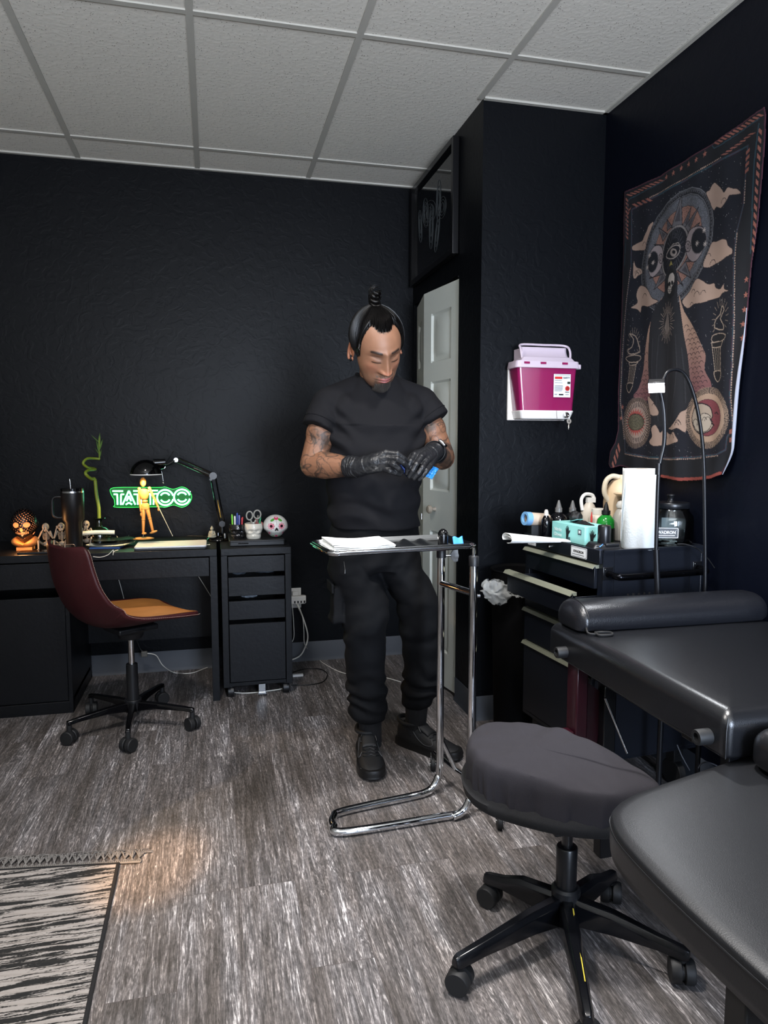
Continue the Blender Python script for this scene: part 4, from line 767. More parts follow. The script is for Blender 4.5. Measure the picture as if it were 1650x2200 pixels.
# maroon lift column with a curved web
q = [(1.034,1.9,0.569), (1.156,1.9,0.481), (1.118,1.9,0.431), (1.107,1.9,0.329), (1.103,1.9,0.24), (1.04,1.9,0.247)]
b = MB(); k = len(q); z_ = lambda p: min(p[2], .596); b.add([(p[0], 1.86, z_(p)) for p in q]+[(p[0], 1.875, z_(p)) for p in q], [tuple(range(k)), tuple(range(2*k-1, k-1, -1))]+[(i, (i+1) % k, k+(i+1) % k, k+i) for i in range(k)])
B_('support_web', b, mar); cxm = q[0][0]; B_('support_column', MB().box(cxm-.008, cxm+.03, 1.84, 1.90, .24, .598), mar, bevel=.004)
B_('lift_latch', MB().box(cxm-.035, cxm-.009, 1.845, 1.885, .30, .40).cyl((cxm-.022, 1.84, .385), (cxm-.022, 1.83, .385), .006), mar, bevel=.004)
B_('gas_strut', MB().cyl((1.065,1.75,0.534), (1.122,1.72,0.379), .0035), chrome)
# bolster
bol = MB(); pr = [(-.075, 0), (-.082, .018), (-.078, .045), (-.055, .068), (-.02, .080), (.02, .080), (.055, .068), (.078, .045), (.082, .018), (.075, 0)]; pr = [(p.x, p.y) for p in spl([(a, b_, 0) for a, b_ in pr], 4)]
BL0, BL1, by = 1.022, 1.69, 1.905; secs = [(0, .55), (.004, .75), (.012, .92), (.024, 1), (.03, .985), (.036, 1), (.3, 1.0), (.6, 1.02), (BL1-BL0, 1)]
n_ = len(pr); V = []
for x, s_ in secs: V += [(BL0+x, by+a*s_, BZ+.0035+c_*s_+.003*math.sin(x*17)*(1 if x > .05 else 0)) for a, c_ in pr]
bol.add(V, [(i*n_+j, i*n_+(j+1) % n_, (i+1)*n_+(j+1) % n_, (i+1)*n_+j) for i in range(len(secs)-1) for j in range(n_)]+[tuple(range(n_))[::-1], tuple((len(secs)-1)*n_+j for j in range(n_))])
bo_ = thing('bolster', 'long black vinyl half-round bolster lying across the far end of the bed', 'bolster', (1.36, by, BZ))
bol.build('pad', mat('bolster_vinyl', '15161a', .28, bump=.3, bscale=300, detail=4), bo_, world=True, smooth=50, sub=1)
MB().tube([(BL0+.029, by+a*1.0, BZ+.0035+c_*1.0) for a, c_ in pr[6:-6]], .0018, 6).build('end_seam', black_plastic, bo_, world=True)
MB().tube(spl([(1.045, by-.075, BZ+.02), (1.04, by-.095, BZ+.008), (1.055, by-.105, BZ+.006), (1.065, by-.1, BZ+.006)], 5), .003, 8).tube(spl([(1.06, by-.098, BZ+.008), (1.075, by-.11, BZ+.012), (1.105, by-.108, BZ+.008), (1.1, by-.122, BZ+.006), (1.065, by-.12, BZ+.006), (1.06, by-.105, BZ+.007)], 4), .0035, 8).build('strap_loop', mat('black_webbing', '0a0a0b', .7), bo_, world=True)
# ---------------------------------------------------------------- near padded table top at the lower right
nt = thing('padded_table', 'black vinyl padded table in the lower right corner nearest the camera', 'table', (.95, .85, 0))
pz = .588; P0 = [(1.167,1.259,0.59), (0.838,1.169,0.59), (0.751,1.14,0.59), (0.696,1.106,0.59), (0.67,1.071,0.59), (0.651,1.005,0.59), (0.645,0.862,0.59), (0.653,0.685,0.59)]
PL = [Vector((p[0], p[1], 0)) for p in P0]; d0 = (PL[0]-PL[1]).normalized(); d1_ = (PL[-1]-PL[-2]).normalized()
E0 = PL[0]+d0*.10; E1 = PL[-1]+d1_*.22; E2 = E1+(E0-PL[2])*.95
out = [E0]+spl(PL[:1]+PL[1:], 5)+[E1, E2]; cn = sum(out, Vector())/len(out)
def ringof(ins, z): return [(p.x+(cn.x-p.x)*ins, p.y+(cn.y-p.y)*ins, z) for p in out]
R_ = [ringof(.05, pz-.062), ringof(.02, pz-.06), ringof(.006, pz-.045), ringof(0, pz-.02), ringof(0, pz-.012), ringof(.004, pz-.0105), ringof(.006, pz-.006), ringof(.018, pz-.001), ringof(.05, pz+.0015), ringof(.2, pz+.004), ringof(.6, pz+.006), ringof(.95, pz+.006)]
n_ = len(out); b = MB().add([p for r in R_ for p in r], [(i*n_+j, i*n_+(j+1) % n_, (i+1)*n_+(j+1) % n_, (i+1)*n_+j) for i in range(len(R_)-1) for j in range(n_)]+[tuple(range(n_))[::-1], tuple((len(R_)-1)*n_+j for j in range(n_))])
b.build('padded_top', mat('black_vinyl_near', '141518', .40, bump=.15, bscale=500, detail=3), nt, world=True, smooth=60)
MB().tube([(p[0], p[1], pz-.0105) for p in ringof(-.001, 0)], .0016, 6, closed=True).build('piping', black_plastic, nt, world=True)
lg = (0.682,0.743,0.5)
for x, y in ((lg[0], lg[1]), (lg[0]+.3, lg[1]+.25), (lg[0]+.36, lg[1]-.16)): MB().box(x-.024, x+.024, y-.02, y+.02, 0, pz-.062).build('table_leg', mat('table_leg_black', '0c0c0d', .5), nt, world=True, bevel=.003)
# ---------------------------------------------------------------- stool
st_ = thing('saddle_stool', 'black saddle stool with a stretchy fabric cover and five-star castor base', 'stool', (.846, 1.545, 0)); SH = Vector((.846, 1.545, 0))
def ST(n, mb, m, **k): return mb.build(n, m, st_, world=True, **k)
fab = mat('charcoal_fabric', '201e24', .9, bump=.4, bscale=900)
# seat outline measured on the plane of the seat, tilted slightly
SO = [(0.732,1.81,0.46), (0.677,1.776,0.455), (0.637,1.714,0.45), (0.622,1.643,0.445), (0.637,1.571,0.44), (0.7,1.505,0.435), (0.807,1.431,0.43), (0.914,1.39,0.43), (0.997,1.388,0.44), (0.991,1.417,0.455), (0.95,1.554,0.47), (0.87,1.702,0.47), (0.794,1.776,0.465)]
SO = spl(SO, 14, True); sc_ = sum(SO, Vector())/len(SO); n_ = len(SO); V = []; rings = []
def seatring(s_, dz, wav=0, k=0):
    r = []
    for i, p in enumerate(SO):
        a = 2*PI*i/n_; q_ = sc_+(p-sc_)*s_; z = p.z+dz; q_ = Vector((q_.x, q_.y, z)); dn = Vector((p.x-sc_.x, p.y-sc_.y, 0)).normalized()
        q_ += dn*wav*1.1*(math.sin(a*17+k*.3)+.7*math.sin(a*37+k*.5)+.5*math.sin(a*61)); r.append(q_)
    return r
def hemdz(i):
    # the cover hangs lower on the camera side than on the left
    a = i/n_; return -.075-.035*math.sin(PI*min(1, max(0, (a-.15)/.6)))
prof_ = [(.97, -.005, 0), (1.0, -.022, .0006), (1.0, -.05, .002), (.985, -.085, .003), (.96, -.105, .004), (.93, -.112, .003), (.90, -.11, .002)]
rows_ = []
for s_, dz, wv in prof_: rows_.append(seatring(s_, dz*1.0+.02, wv, dz*30))
inner = []
for s_ in (.93, .85, .74, .6, .45, .3, .15, .03):
    r = []
    for i, p in enumerate(SO):
        q_ = sc_+(p-sc_)*s_; rel = q_-sc_; sad = .012*math.cos(2*math.atan2(rel.y, rel.x)-.6)*(s_**2); q_ = Vector((q_.x, q_.y, p.z*s_+sc_.z*(1-s_)+.02+.012*(1-s_**3)+sad*.5))
        fx_ = q_.x-.66; fy_ = q_.y-1.42; fold = .006*math.exp(-(fx_/.10)**2-(fy_/.09)**2)*math.sin((fx_*.8+fy_)*150+3*noise.noise(Vector((q_.x*12, q_.y*12, 1)))); wr = noise.noise(Vector((q_.x*9, q_.y*22, 0)))*.010*s_+noise.noise(Vector((q_.x*30, q_.y*14, 3)))*.004+fold; q_.z += wr; r.append(q_)
    inner.append(r)
allr = rows_[::-1]+inner; b = MB().add([p for r in allr for p in r], [(i*n_+j, i*n_+(j+1) % n_, (i+1)*n_+(j+1) % n_, (i+1)*n_+j) for i in range(len(allr)-1) for j in range(n_)]+[tuple((len(allr)-1)*n_+j for j in range(n_))])
ST('fabric_cover', b, fab, smooth=80, sub=1)
el = MB(); hr = rows_[-2]; el.tube([p+Vector((0, 0, .002*math.sin(i*2.1))) for i, p in enumerate(hr)], .004, 8, closed=True); ST('elastic_hem', el, fab)
# black pad under the cover showing on the left
pad = [seatring(.55, -.105), seatring(.86, -.102), seatring(.95, -.092), seatring(.975, -.07), seatring(.95, -.06), seatring(.8, -.05)]
pad = [[p+Vector((-.018*(1 if k < 4 else .3), .0, 0)) for p in r] for k, r in enumerate(pad)]
ST('seat_pad', MB().add([p for r in pad for p in r], [(i*n_+j, i*n_+(j+1) % n_, (i+1)*n_+(j+1) % n_, (i+1)*n_+j) for i in range(5) for j in range(n_)]+[tuple(range(n_))[::-1], tuple(5*n_+j for j in range(n_))]), mat('black_mesh_fabric', '0d0d10', .85, bump=.5, bscale=700), smooth=60)
ST('seat_mount', MB().box(SH.x-.07, SH.x+.07, SH.y-.07, SH.y+.07, .312, .336).cyl((SH.x, SH.y, .285), (SH.x, SH.y, .314), .03), black_plastic, bevel=.004)
ST('gas_lift', MB().cyl((SH.x, SH.y, .235), (SH.x, SH.y, .29), .014), black_metal); ST('lift_cover', MB().lathe([(.0245, .12), (.0255, .125), (.0265, .24), (.0245, .243)], (SH.x, SH.y, 0), n=36), mat('satin_black', '0d0e11', .3)); ST('hub', MB().lathe([(.030, .035), (.033, .05), (.036, .12), (.036, .132), (.030, .138), (.02, .138)], (SH.x, SH.y, 0), n=36), black_plastic)
glb = mat('satin_black_base', '0a0b0e', .18)
tips = [(0.521,1.436,0.07), (0.725,1.222,0.07), (1.038,1.336,0.07), (1.037,1.642,0.07), (0.705,1.711,0.07)]
for k, t_ in enumerate(tips):
    d = Vector((t_[0]-SH.x, t_[1]-SH.y, 0)); L_ = d.length; d.normalize(); n = Vector((-d.y, d.x, 0)); A = lambda r, w, z: SH+d*r+n*w+Vector((0, 0, z)); b = MB()
    S_ = [(.02, .021, .05, .118), (.12, .0185, .062, .115), (L_*.8, .0155, .066, .097), (L_, .014, .062, .09), (L_+.012, .010, .064, .086)]
    for (r0, w0, a0, c0), (r1, w1, a1, c1) in zip(S_, S_[1:]):
        X_ = lambda r, w, a, c: [A(r, -w, a), A(r, w, a), A(r, w, c-.012), A(r, w*.55, c), A(r, -w*.55, c), A(r, -w, c-.012)]
        b.add(X_(r0, w0, a0, c0)+X_(r1, w1, a1, c1), [(j, (j+1) % 6, 6+(j+1) % 6, 6+j) for j in range(6)]+([(5, 4, 3, 2, 1, 0)] if r0 == .02 else [])+([(6, 7, 8, 9, 10, 11)] if r1 == S_[-1][0] else []))
    lg_ = ST('base_leg', b, glb, bevel=.002)
    if k == 1: MB().add([A(r, w, z) for r, w, z in ((.06, .008, .1185), (.06, .011, .1175), (L_*.8, .007, .0985), (L_*.8, .0045, .099))], [(0, 1, 2, 3)]).build('wear_line', mat('yellow_scuff', 'b5a53a', .5), lg_, world=True, label='thin yellow scuffed line')
    w_ = Matrix.Rotation([.9, .5, -.4, -.5, .7][k]*1.0, 3, 'Z') @ Vector((1, 0, 0)); rr = .029; c_ = SH+d*(L_-.004)+Vector((0, 0, rr+.001))
    ST('castor', MB().lathe([(.012, -.027), (.026, -.027), (.0285, -.023), (.0285, -.005), (.02, -.003), (.02, .003), (.0285, .005), (.0285, .023), (.026, .027), (.012, .027)], c_, w_, 32).cyl(c_+Vector((0, 0, .024)), c_+Vector((0, 0, .045)), .010), rubber, smooth=50)
# ---------------------------------------------------------------- rug
rug_m = bpy.data.materials.new('woven_black_cream'); rug_m.use_nodes = True; N_ = rug_m.node_tree.nodes; L_n = rug_m.node_tree.links; bb_s = N_['Principled BSDF']; bb_s.inputs['Roughness'].default_value = .95
tcx = N_.new('ShaderNodeTexCoord'); mpx = N_.new('ShaderNodeMapping'); mpx.inputs['Scale'].default_value = (3.2, 60, 1); mpx.inputs['Rotation'].default_value = (0, 0, 0); n1_ = N_.new('ShaderNodeTexNoise'); n1_.inputs['Scale'].default_value = 1; n1_.inputs['Detail'].default_value = 5; n1_.inputs['Roughness'].default_value = .72
mpy = N_.new('ShaderNodeMapping'); mpy.inputs['Scale'].default_value = (90, 300, 1); n2_ = N_.new('ShaderNodeTexNoise'); n2_.inputs['Scale'].default_value = 1.6; n2_.inputs['Detail'].default_value = 3
L_n.new(tcx.outputs['Object'], mpx.inputs[0]); L_n.new(mpx.outputs[0], n1_.inputs[0]); L_n.new(tcx.outputs['Object'], mpy.inputs[0]); L_n.new(mpy.outputs[0], n2_.inputs[0])
ad_ = N_.new('ShaderNodeMath'); ad_.operation = 'MULTIPLY_ADD'; ad_.inputs[1].default_value = .16; L_n.new(n2_.outputs[0], ad_.inputs[0]); L_n.new(n1_.outputs[0], ad_.inputs[2]); cr_ = N_.new('ShaderNodeValToRGB'); L_n.new(ad_.outputs[0], cr_.inputs[0]); cr_.color_ramp.elements[0].position = .56; cr_.color_ramp.elements[0].color = lin('141414'); cr_.color_ramp.elements[1].position = .59; cr_.color_ramp.elements[1].color = lin('8f8985'); L_n.new(cr_.outputs[0], bb_s.inputs['Base Color'])
bp_ = N_.new('ShaderNodeBump'); bp_.inputs['Strength'].default_value = .8; bp_.inputs['Distance'].default_value = .003; L_n.new(ad_.outputs[0], bp_.inputs['Height']); L_n.new(bp_.outputs[0], bb_s.inputs['Normal'])
ra, rb_, rc_ = Vector((-0.63,2.178,0.006)), Vector((-0.301,2.132,0.006)), Vector((-0.296,1.531,0.006))
dx = (rb_-ra).normalized(); dy = (rc_-rb_).normalized(); RX = -1.35; 
rug = thing('rug', 'black and cream striped woven rug with a fringed edge at the lower left', 'rug', (rb_.x, rb_.y, 0))
o0 = rb_; far = 1.1
def rp(a, b_, z): p = o0-dx*a+dy*b_; return Vector((p.x, p.y, z))
b = MB().grid(lambda u, v: rp(u*1.1, v*far, .0075+.0012*math.sin(v*far*330)), 4, 400); k = [rp(0, 0, .0005), rp(1.1, 0, .0005), rp(1.1, far, .0005), rp(0, far, .0005)]; b.add(k, [(0, 1, 2, 3)])
ro = b.build('rug_field', rug_m, rug, world=True)
MB().tube([rp(-.002, v, .006) for v in (-.003, .3, .6, far)], .0055, 10).tube([rp(v, -.004, .0065) for v in (-.006, .4, 1.1)], .0035, 8).build('edge_binding', mat('black_binding', '131315', .9), rug, world=True)
wv = mat('cream_cotton', '77736f', .9); b = MB()
for i in range(210):
    a = -.065+i*.0056; b.tube([rp(a, -.008, .004), rp(a-.002, -.014, .007), rp(a-.003, -.021, .003)], .0019, 5)
b.tube([rp(-.066, -.009, .005), rp(1.1, -.009, .005)], .003, 6); b.build('woven_end', wv, rug, world=True, kind='stuff')
b = MB(); 
for i in range(58):
    a0_ = -.06+i*.0205; kx_ = rp(a0_, -.03, .006)
    for j in range(9):
        t1 = rng.uniform(-.022, .022); t2 = rng.uniform(.028, .055); b.tube([rp(a0_+rng.uniform(-.006, .006), -.021, .004), kx_, rp(a0_+t1*.6, -.03-t2*.6, .009+rng.uniform(0, .006)), rp(a0_+t1*1.4-.008, -.03-t2, .003)], .0014, 5)
b.build('fringe', mat('fringe_cotton', '6f6c6a', .9, var=.8, vscale=90), rug, world=True, kind='stuff')

# ---------------------------------------------------------------- tool cart
navy = mat('black_powder_coat', '0e1118', .34, bump=.1, bscale=250); olive = mat('brushed_pull_strip', '8b8d7c', .35, .4)
cart = thing('tool_cart', 'black rolling tool cabinet against the right wall, glove box and paper towels on top', 'tool cabinet', (1.25, 2.11, 0), math.radians(5))
def K(n, mb, m=navy, par=None, **k): return mb.build(n, m, par or cart, **k)
CW, CD, CT_ = .43, .51, .895
K('cabinet_body', MB().box(0.012, CW, 0, .012, .165, CT_).box(0.012, CW, CD-.012, CD, .165, CT_).box(CW-.012, CW, 0, CD, .165, CT_).box(.012, CW, 0, CD, .155, .17).box(0.012, CW, 0.0, CD, .868, .884).box(.012, .026, .0, .03, .165, CT_).box(.012, .026, CD-.03, CD, .165, CT_).box(.012, CW, 0, CD, .655, .665), bevel=.0015)
K('side_fold', MB().box(.012, CW, -.004, 0, CT_-.006, CT_).box(.055, .060, -.0025, 0, .17, CT_-.006).box(CW-.06, CW-.055, -.0025, 0, .17, CT_-.006).box(0.06, CW-.06, -.002, 0, .655, .662), navy)
K('top_fascia', MB().box(0, .012, .004, CD-.004, .848, CT_), bevel=.002)
K('fascia_lock', MB().cyl((0, .31, .868), (-.006, .31, .868), .0085).cyl((-.006, .31, .868), (-.009, .31, .868), .005), chrome)
drs = [(.76, .843, 0), (.67, .755, .085), (.605, .652, 0), (.47, .60, 0), (.18, .465, 0)]
for z0, z1, out_ in drs:
    d = K('drawer', MB().box(-out_, .012-out_, .03, CD-.03, z0, z1-.012).box(-out_+.012, .35, .035, .04, z0+.01, z1-.02).box(-out_+.012, .35, CD-.04, CD-.035, z0+.01, z1-.02).box(-out_+.012, .35, .035, CD-.035, z0+.008, z0+.012), bevel=.001)
    if z0 == .605: continue
    K('pull_strip', MB().add([(-out_, y, z) for y in (.022, CD-.022) for z in ()]+[(-out_+a, y, z1+c) for y in (.022, CD-.022) for a, c in ((.012, 0), (-.006, -.001), (-.015, -.012), (-.0135, -.014), (-.004, -.004), (.0, -.012), (.012, -.012))], [tuple(range(7)), tuple(range(13, 6, -1))]+[(i, (i+1) % 7, 7+(i+1) % 7, 7+i) for i in range(7)]), olive, d)
K('handle_bar', MB().tube(spl([(.03, 0, .815), (.03, -.02, .815), (.035, -.045, .813), (.06, -.056, .812), (.2, -.058, .812), (.37, -.056, .812), (.395, -.045, .813), (.40, -.02, .815), (.40, 0, .815)], 6), .0115, 16), mat('black_chrome', '17181c', .08, .9))
for x in (.03, .40): K('handle_bracket', MB().box(x-.02, x+.02, -.005, 0, .795, .838).cyl((x-.012, -.005, .83), (x-.012, -.008, .83), .004), black_metal, bevel=.002)
ph_ = mat('punched_hole', '020203', .9)
for i in range(10):
    for r in range(2): K('vent_hole', MB().cyl((.115+.022*i, .0005, .738-.03*r), (.115+.022*i, -.0006, .738-.03*r), .0042, n=14), ph_)
for x in (.08, .16, .24, .32): K('rivet', MB().cyl((x, -.0005, .88), (x, -.002, .88), .003, n=10), navy)
for x, y in ((.06, .05), (CW-.05, .05), (.06, CD-.05), (CW-.05, CD-.05)): K('castor', MB().cyl((x-.014, y, .05), (x+.014, y, .05), .05, n=32).box(x-.02, x+.02, y-.022, y+.022, .095, .155), rubber, bevel=.003)
# brand plates
lw, lk = mat('label_white', 'd8dadb', .4), mat('label_black', '0b0b0d', .4)
def plate(c, w, h, par, M, inv=False, name='brand_plate', txt='KWADRON', ts=.0125):
    # M places a plate: local x reading, y up, z out
    def z(pts, o, mm, nm, p): b = MB().add([M @ Vector((x, y, o)) for x, y in pts], [tuple(range(len(pts)))]); b.add([M @ Vector((x, y, o-.0008)) for x, y in pts], [tuple(range(len(pts)))[::-1]]); return b.build(nm, mm, p)
    A_, B2 = (lk, lw) if inv else (lw, lk)
    p = z(rrect(0, 0, w, h, .004), .001, A_, name, par); z(rrect(0, 0, w-.002, h-.002, .0035), .0013, B2, 'plate_border', p); z(rrect(0, 0, w-.0035, h-.0035, .003), .0016, A_, 'plate_field', p)
    text(txt, ts, M @ Matrix.Translation((0, .0015, .002)), B2, 'lettering', p, .0002, .0003, .92)
    z([(-w*.8, -h*.52), (w*.72, -h*.52), (w*.72, -h*.42), (-w*.8, -h*.42)], .002, B2, 'underline', p); text('+', ts*.35, M @ Matrix.Translation((w*.81, h*.5, .002)), B2, 'lettering', p, .0002); return p
MF = lambda y, zc_: basis((-.001, y, zc_), (0, -1, 0), (0, 0, 1))
plate(None, .048, .0185, cart, MF(.122, .872)); plate(None, .03, .014, cart, MF(.44, .868), ts=.009)
# things lying in the pulled-out drawer
lump('glove_packet', 'blue packet lying in the pulled-out cart drawer', 'packet', (1.215, 2.28, .70), .03, .1, .016, mat('blue_packet', '1f4f9a', .4), 3)
TPZ = .885
# nitrile glove box
gbm = mat('mint_carton', '8fd0cb', .45, bump=.1, bscale=90)
A0, B0, C0_ = Vector((1.288, 2.283, TPZ+.001)), Vector((1.270, 2.50, TPZ+.001)), Vector((1.398, 2.299, TPZ+.001)); D0 = B0+(C0_-A0); hh = Vector((0, 0, .067))
gb = thing('glove_box', 'mint green carton of nitrile gloves, size M, on the front edge of the cart top', 'glove box', A0)
def G_(n, mb, m, **k): return mb.build(n, m, gb, world=True, **k)
G_('carton', MB().add([A0, C0_, D0, B0, A0+hh, C0_+hh, D0+hh, B0+hh], [(0, 3, 2, 1), (4, 5, 6, 7), (0, 1, 5, 4), (1, 2, 6, 5), (2, 3, 7, 6), (3, 0, 4, 7)]), gbm, bevel=.0015)
lx = (A0-B0).normalized(); ly_ = (C0_-A0).normalized(); L1 = (A0-B0).length; L2 = (C0_-A0).length; top = A0.lerp(B0, .5).lerp(C0_.lerp(D0, .5), .5)+hh
mid = lambda p, q, k=.5: p.lerp(q, k)
slot = [top+lx*(.075*math.cos(a)+.01)+ly_*(.022*math.sin(a)) for a in [2*PI*i/28 for i in range(28)]]
G_('opening', MB().add([p+Vector((0, 0, .0012)) for p in slot], [tuple(range(28))]), mat('opening_dark', '08090b', .9)); 
b = MB().grid(lambda u, v: top+lx*(.02+.09*(u-.5))+ly_*(.03*(v-.5))+Vector((0, 0, .002+.010*math.sin(PI*u)*math.sin(PI*v)*(1+.6*noise.noise(Vector((u*6, v*6, 1)))))), 16, 8); G_('glove_tip', b, mat('glove_dark', '0d0e10', .6))
b = MB().grid(lambda u, v: top-lx*(.05-.05*u)+ly_*(.05*(v-.5))*(1-.4*u)+Vector((0, 0, .0015+.014*u)), 6, 4); G_('lifted_flap', b, gbm, solid=.0008)
white_ink = mat('white_ink', 'e9f2f0', .5); dkb = mat('dark_square', '1d3340', .5)
def sq(c, ux, uy, w, h, m, o, par=gb, nm='printed_square'): n = Vector(ux).cross(Vector(uy)).normalized(); b = MB().add([c+ux*sx*w+uy*sy*h+n*o for sx, sy in ((-1, -1), (1, -1), (1, 1), (-1, 1))], [(0, 1, 2, 3)]); return b.build(nm, m, par, world=True)
up = Vector((0, 0, 1)); GL = gb.location
def Mw(c, ux, uy): return basis(c-GL, ux, uy)
f1 = mid(A0, B0)-ly_*.0; f1c = lambda k, h: B0.lerp(A0, k)+up*h-ly_*.0012
f2c = lambda k, h: A0.lerp(C0_, k)+up*h+lx*.0012
sq(f1c(.86, .045), lx, up, .0105, .0095, dkb, .0003); text('M', .016, Mw(f1c(.86, .045)-ly_*.0005, lx, up), white_ink, 'size_letter', gb, .0001, .0006)
sq(f2c(.70, .047), ly_, up, .0125, .0115, dkb, .0003); text('M', .019, Mw(f2c(.70, .047)+lx*.0005, ly_, up), white_ink, 'size_letter', gb, .0001, .0006)
text('100', .013, Mw(f2c(.70, .014)+lx*.0004, ly_, up), white_ink, 'count_number', gb, .0001, .0001)
text('Nitrile\nGloves', .019, Mw(f1c(.2, .030), lx, up), white_ink, 'lettering', gb, .0001, .0001)
# black hand print on both visible sides
def handprint(M, s, par):
    P_ = [(-.3, -1), (.25, -1), (.3, -.2), (.62, .1), (.78, .42), (.66, .5), (.4, .25), (.36, .9), (.27, .95), (.2, .4), (.12, 1.12), (.0, 1.12), (-.02, .42), (-.16, 1.02), (-.27, .98), (-.2, .3), (-.42, .75), (-.5, .68), (-.38, .0), (-.34, -.3)]
    b = MB().add([M @ Vector((x*s, y*s, .0004)) for x, y in P_], [tuple(range(len(P_)))]); return b.build('hand_print', mat('print_black', '15181b', .5), par)
handprint(Mw(f1c(.5, .034), lx, up), .024, gb); handprint(Mw(f2c(.28, .030), ly_, up), .022, gb); sq(f1c(.55, .012), lx, up, .0075, .0075, mat('print_grey', '3a5358', .5), .0007, nm='printed_seal')
text('4', .02, Mw(f2c(.2, .045)+lx*.0004, ly_, up), white_ink, 'printed_figure', gb, .0001, .0002) if False else None
# battery power supply in front of the box
c = Vector((1.302, 2.185, TPZ+.001)); ps = thing('power_supply', 'black wireless power supply dock with upright battery in front of the glove box', 'power supply', c)
def PS(n, mb, m, **k): return mb.build(n, m, ps, world=True, **k)
PS('dock', MB().add([c+Vector(p) for p in ((-.055, -.028, 0), (.06, -.028, 0), (.06, .04, 0), (-.055, .04, 0), (-.035, -.015, .022), (.05, -.022, .017), (.05, .035, .022), (-.035, .035, .027))], [(0, 3, 2, 1), (4, 5, 6, 7), (0, 1, 5, 4), (1, 2, 6, 5), (2, 3, 7, 6), (3, 0, 4, 7)]), black_plastic, bevel=.006, seg=3); PS('battery', MB().lathe([(.021, .018), (.0225, .022), (.0225, .078), (.020, .083), (.012, .084)], c+Vector((.012, .012, 0)), n=36), mat('satin_battery', '0f1013', .3))
PS('dock_step', MB().box(c.x-.002, c.x+.05, c.y-.026, c.y+.004, c.z+.014, c.z+.024), black_plastic, bevel=.003); text('CRITICAL', .0085, basis(Vector((-.022, -.0225, .009)), (1, 0, 0), (.1, .35, .9)), mat('print_pale', '9da3a8', .5), 'lettering', ps, .0001)
MB().add([Vector((-.028, -.024, .017))+Vector(p) for p in ((0, 0, 0), (.004, -.001, -.004), (.016, 0, .006), (.014, .001, .006), (.004, 0, -.001))], [(0, 1, 2, 3, 4)]).build('blue_tick', mat('blue_mark', '3f7fe0', .4, emit='3f7fe0', es=.4), ps)
# folded paper towel sticking out over the front edge
b = MB(); ft0, ft1 = Vector((1.045, 2.41, .893)), Vector((1.265, 2.37, .889)); dv = Vector((.0, 1, 0))
b.grid(lambda u, v: ft0.lerp(ft1, v)+Vector((0, .045*math.cos(PI*1.7*u-.6)*(1-.35*v), (.018*math.sin(PI*1.7*u-.6)+.010)*(1-.75*v)+.002)), 30, 12)
t = thing('folded_towel', 'white folded paper towel sticking out past the front of the cart top', 'paper towel', ft0); b.build('outer_fold', white_paper, t, world=True, solid=.0016)
MB().grid(lambda u, v: ft0.lerp(ft1, v)+Vector((.002, .038*math.cos(PI*1.2*u-.2)*(1-.4*v), (.010*math.sin(PI*1.2*u-.2)+.006)*(1-.8*v)+.003)), 24, 10).build('inner_fold', white_paper, t, world=True, solid=.0016)
# paper towel roll
rc = Vector((1.443, 2.185, TPZ)); rt = mat('embossed_towel', 'c9cccb', .85); nt_ = rt.node_tree; vv = nt_.nodes.new('ShaderNodeTexVoronoi'); vv.inputs['Scale'].default_value = 150; tcc = nt_.nodes.new('ShaderNodeTexCoord'); nt_.links.new(tcc.outputs['Object'], vv.inputs[0]); bu = nt_.nodes.new('ShaderNodeBump'); bu.inputs['Strength'].default_value = .35; bu.inputs['Distance'].default_value = .0012; nt_.links.new(vv.outputs['Distance'], bu.inputs['Height']); nt_.links.new(bu.outputs[0], nt_.nodes['Principled BSDF'].inputs['Normal'])
rl = thing('paper_towel_roll', 'tall white roll of embossed paper towel standing on the cart', 'paper towel roll', rc)
rl_b = MB().lathe([(.022, .278), (.022, .001), (.0585, .001), (.060, .003), (.060, .276), (.0585, .278), (.022, .278)], rc+Vector((0, 0, .001)), n=64, cap=False).build('roll', rt, rl, world=True)
MB().grid(lambda u, v: rc+Vector(((.0605+.014*u)*math.cos(math.radians(155+38*u)), (.0605+.014*u)*math.sin(math.radians(155+38*u)), .281-.035*u*v*.4-.278*(v)*(1 if u < .02 else (1-u*.9)))), 14, 10).build('loose_sheet', white_paper, rl, world=True, solid=.0008)
MB().lathe([(.0205, .002), (.0215, .002), (.0215, .279), (.0205, .279)], rc, n=32).build('cardboard_core', mat('cardboard', '8a6f50', .8), rl, world=True)
# glass jar
jc = Vector((1.604, 2.242, TPZ+.001)); clear = glassmat('clear_jar', 'e8ecec', .02, .05)
jar = thing('glass_jar', 'clear glass jar with black knobbed lid at the right of the paper towel roll', 'jar', jc)
def J_(n, mb, m, **k): return mb.build(n, m, jar, world=True, **k)
J_('jar_body', MB().lathe([(.04, 0), (.072, .002), (.078, .010), (.079, .085), (.076, .105), (.062, .124), (.060, .138)], jc, n=56, cap=False), clear, solid=.003)
J_('jar_floor', MB().cyl(jc+Vector((0, 0, .001)), jc+Vector((0, 0, .006)), .07, n=48), clear)
J_('lid', MB().lathe([(.063, .134), (.065, .137), (.065, .151), (.063, .154), (.02, .155)], jc, n=56), mat('satin_black_lid', '111317', .3)); J_('lid_knob', MB().lathe([(.013, .155), (.009, .162), (.009, .168), (.014, .178), (.013, .182), (.002, .184)], jc, n=28), black_plastic)
jd = Vector((-.35, -.94, 0)).normalized(); jx = Vector((.94, -.35, 0)).normalized(); pm = Matrix.Identity(4)
plate(None, .046, .0195, jar, basis(jd*.0815+Vector((-.036, .012, .052)), jx, (0, 0, 1)), inv=True, name='brand_sticker', ts=.0145)
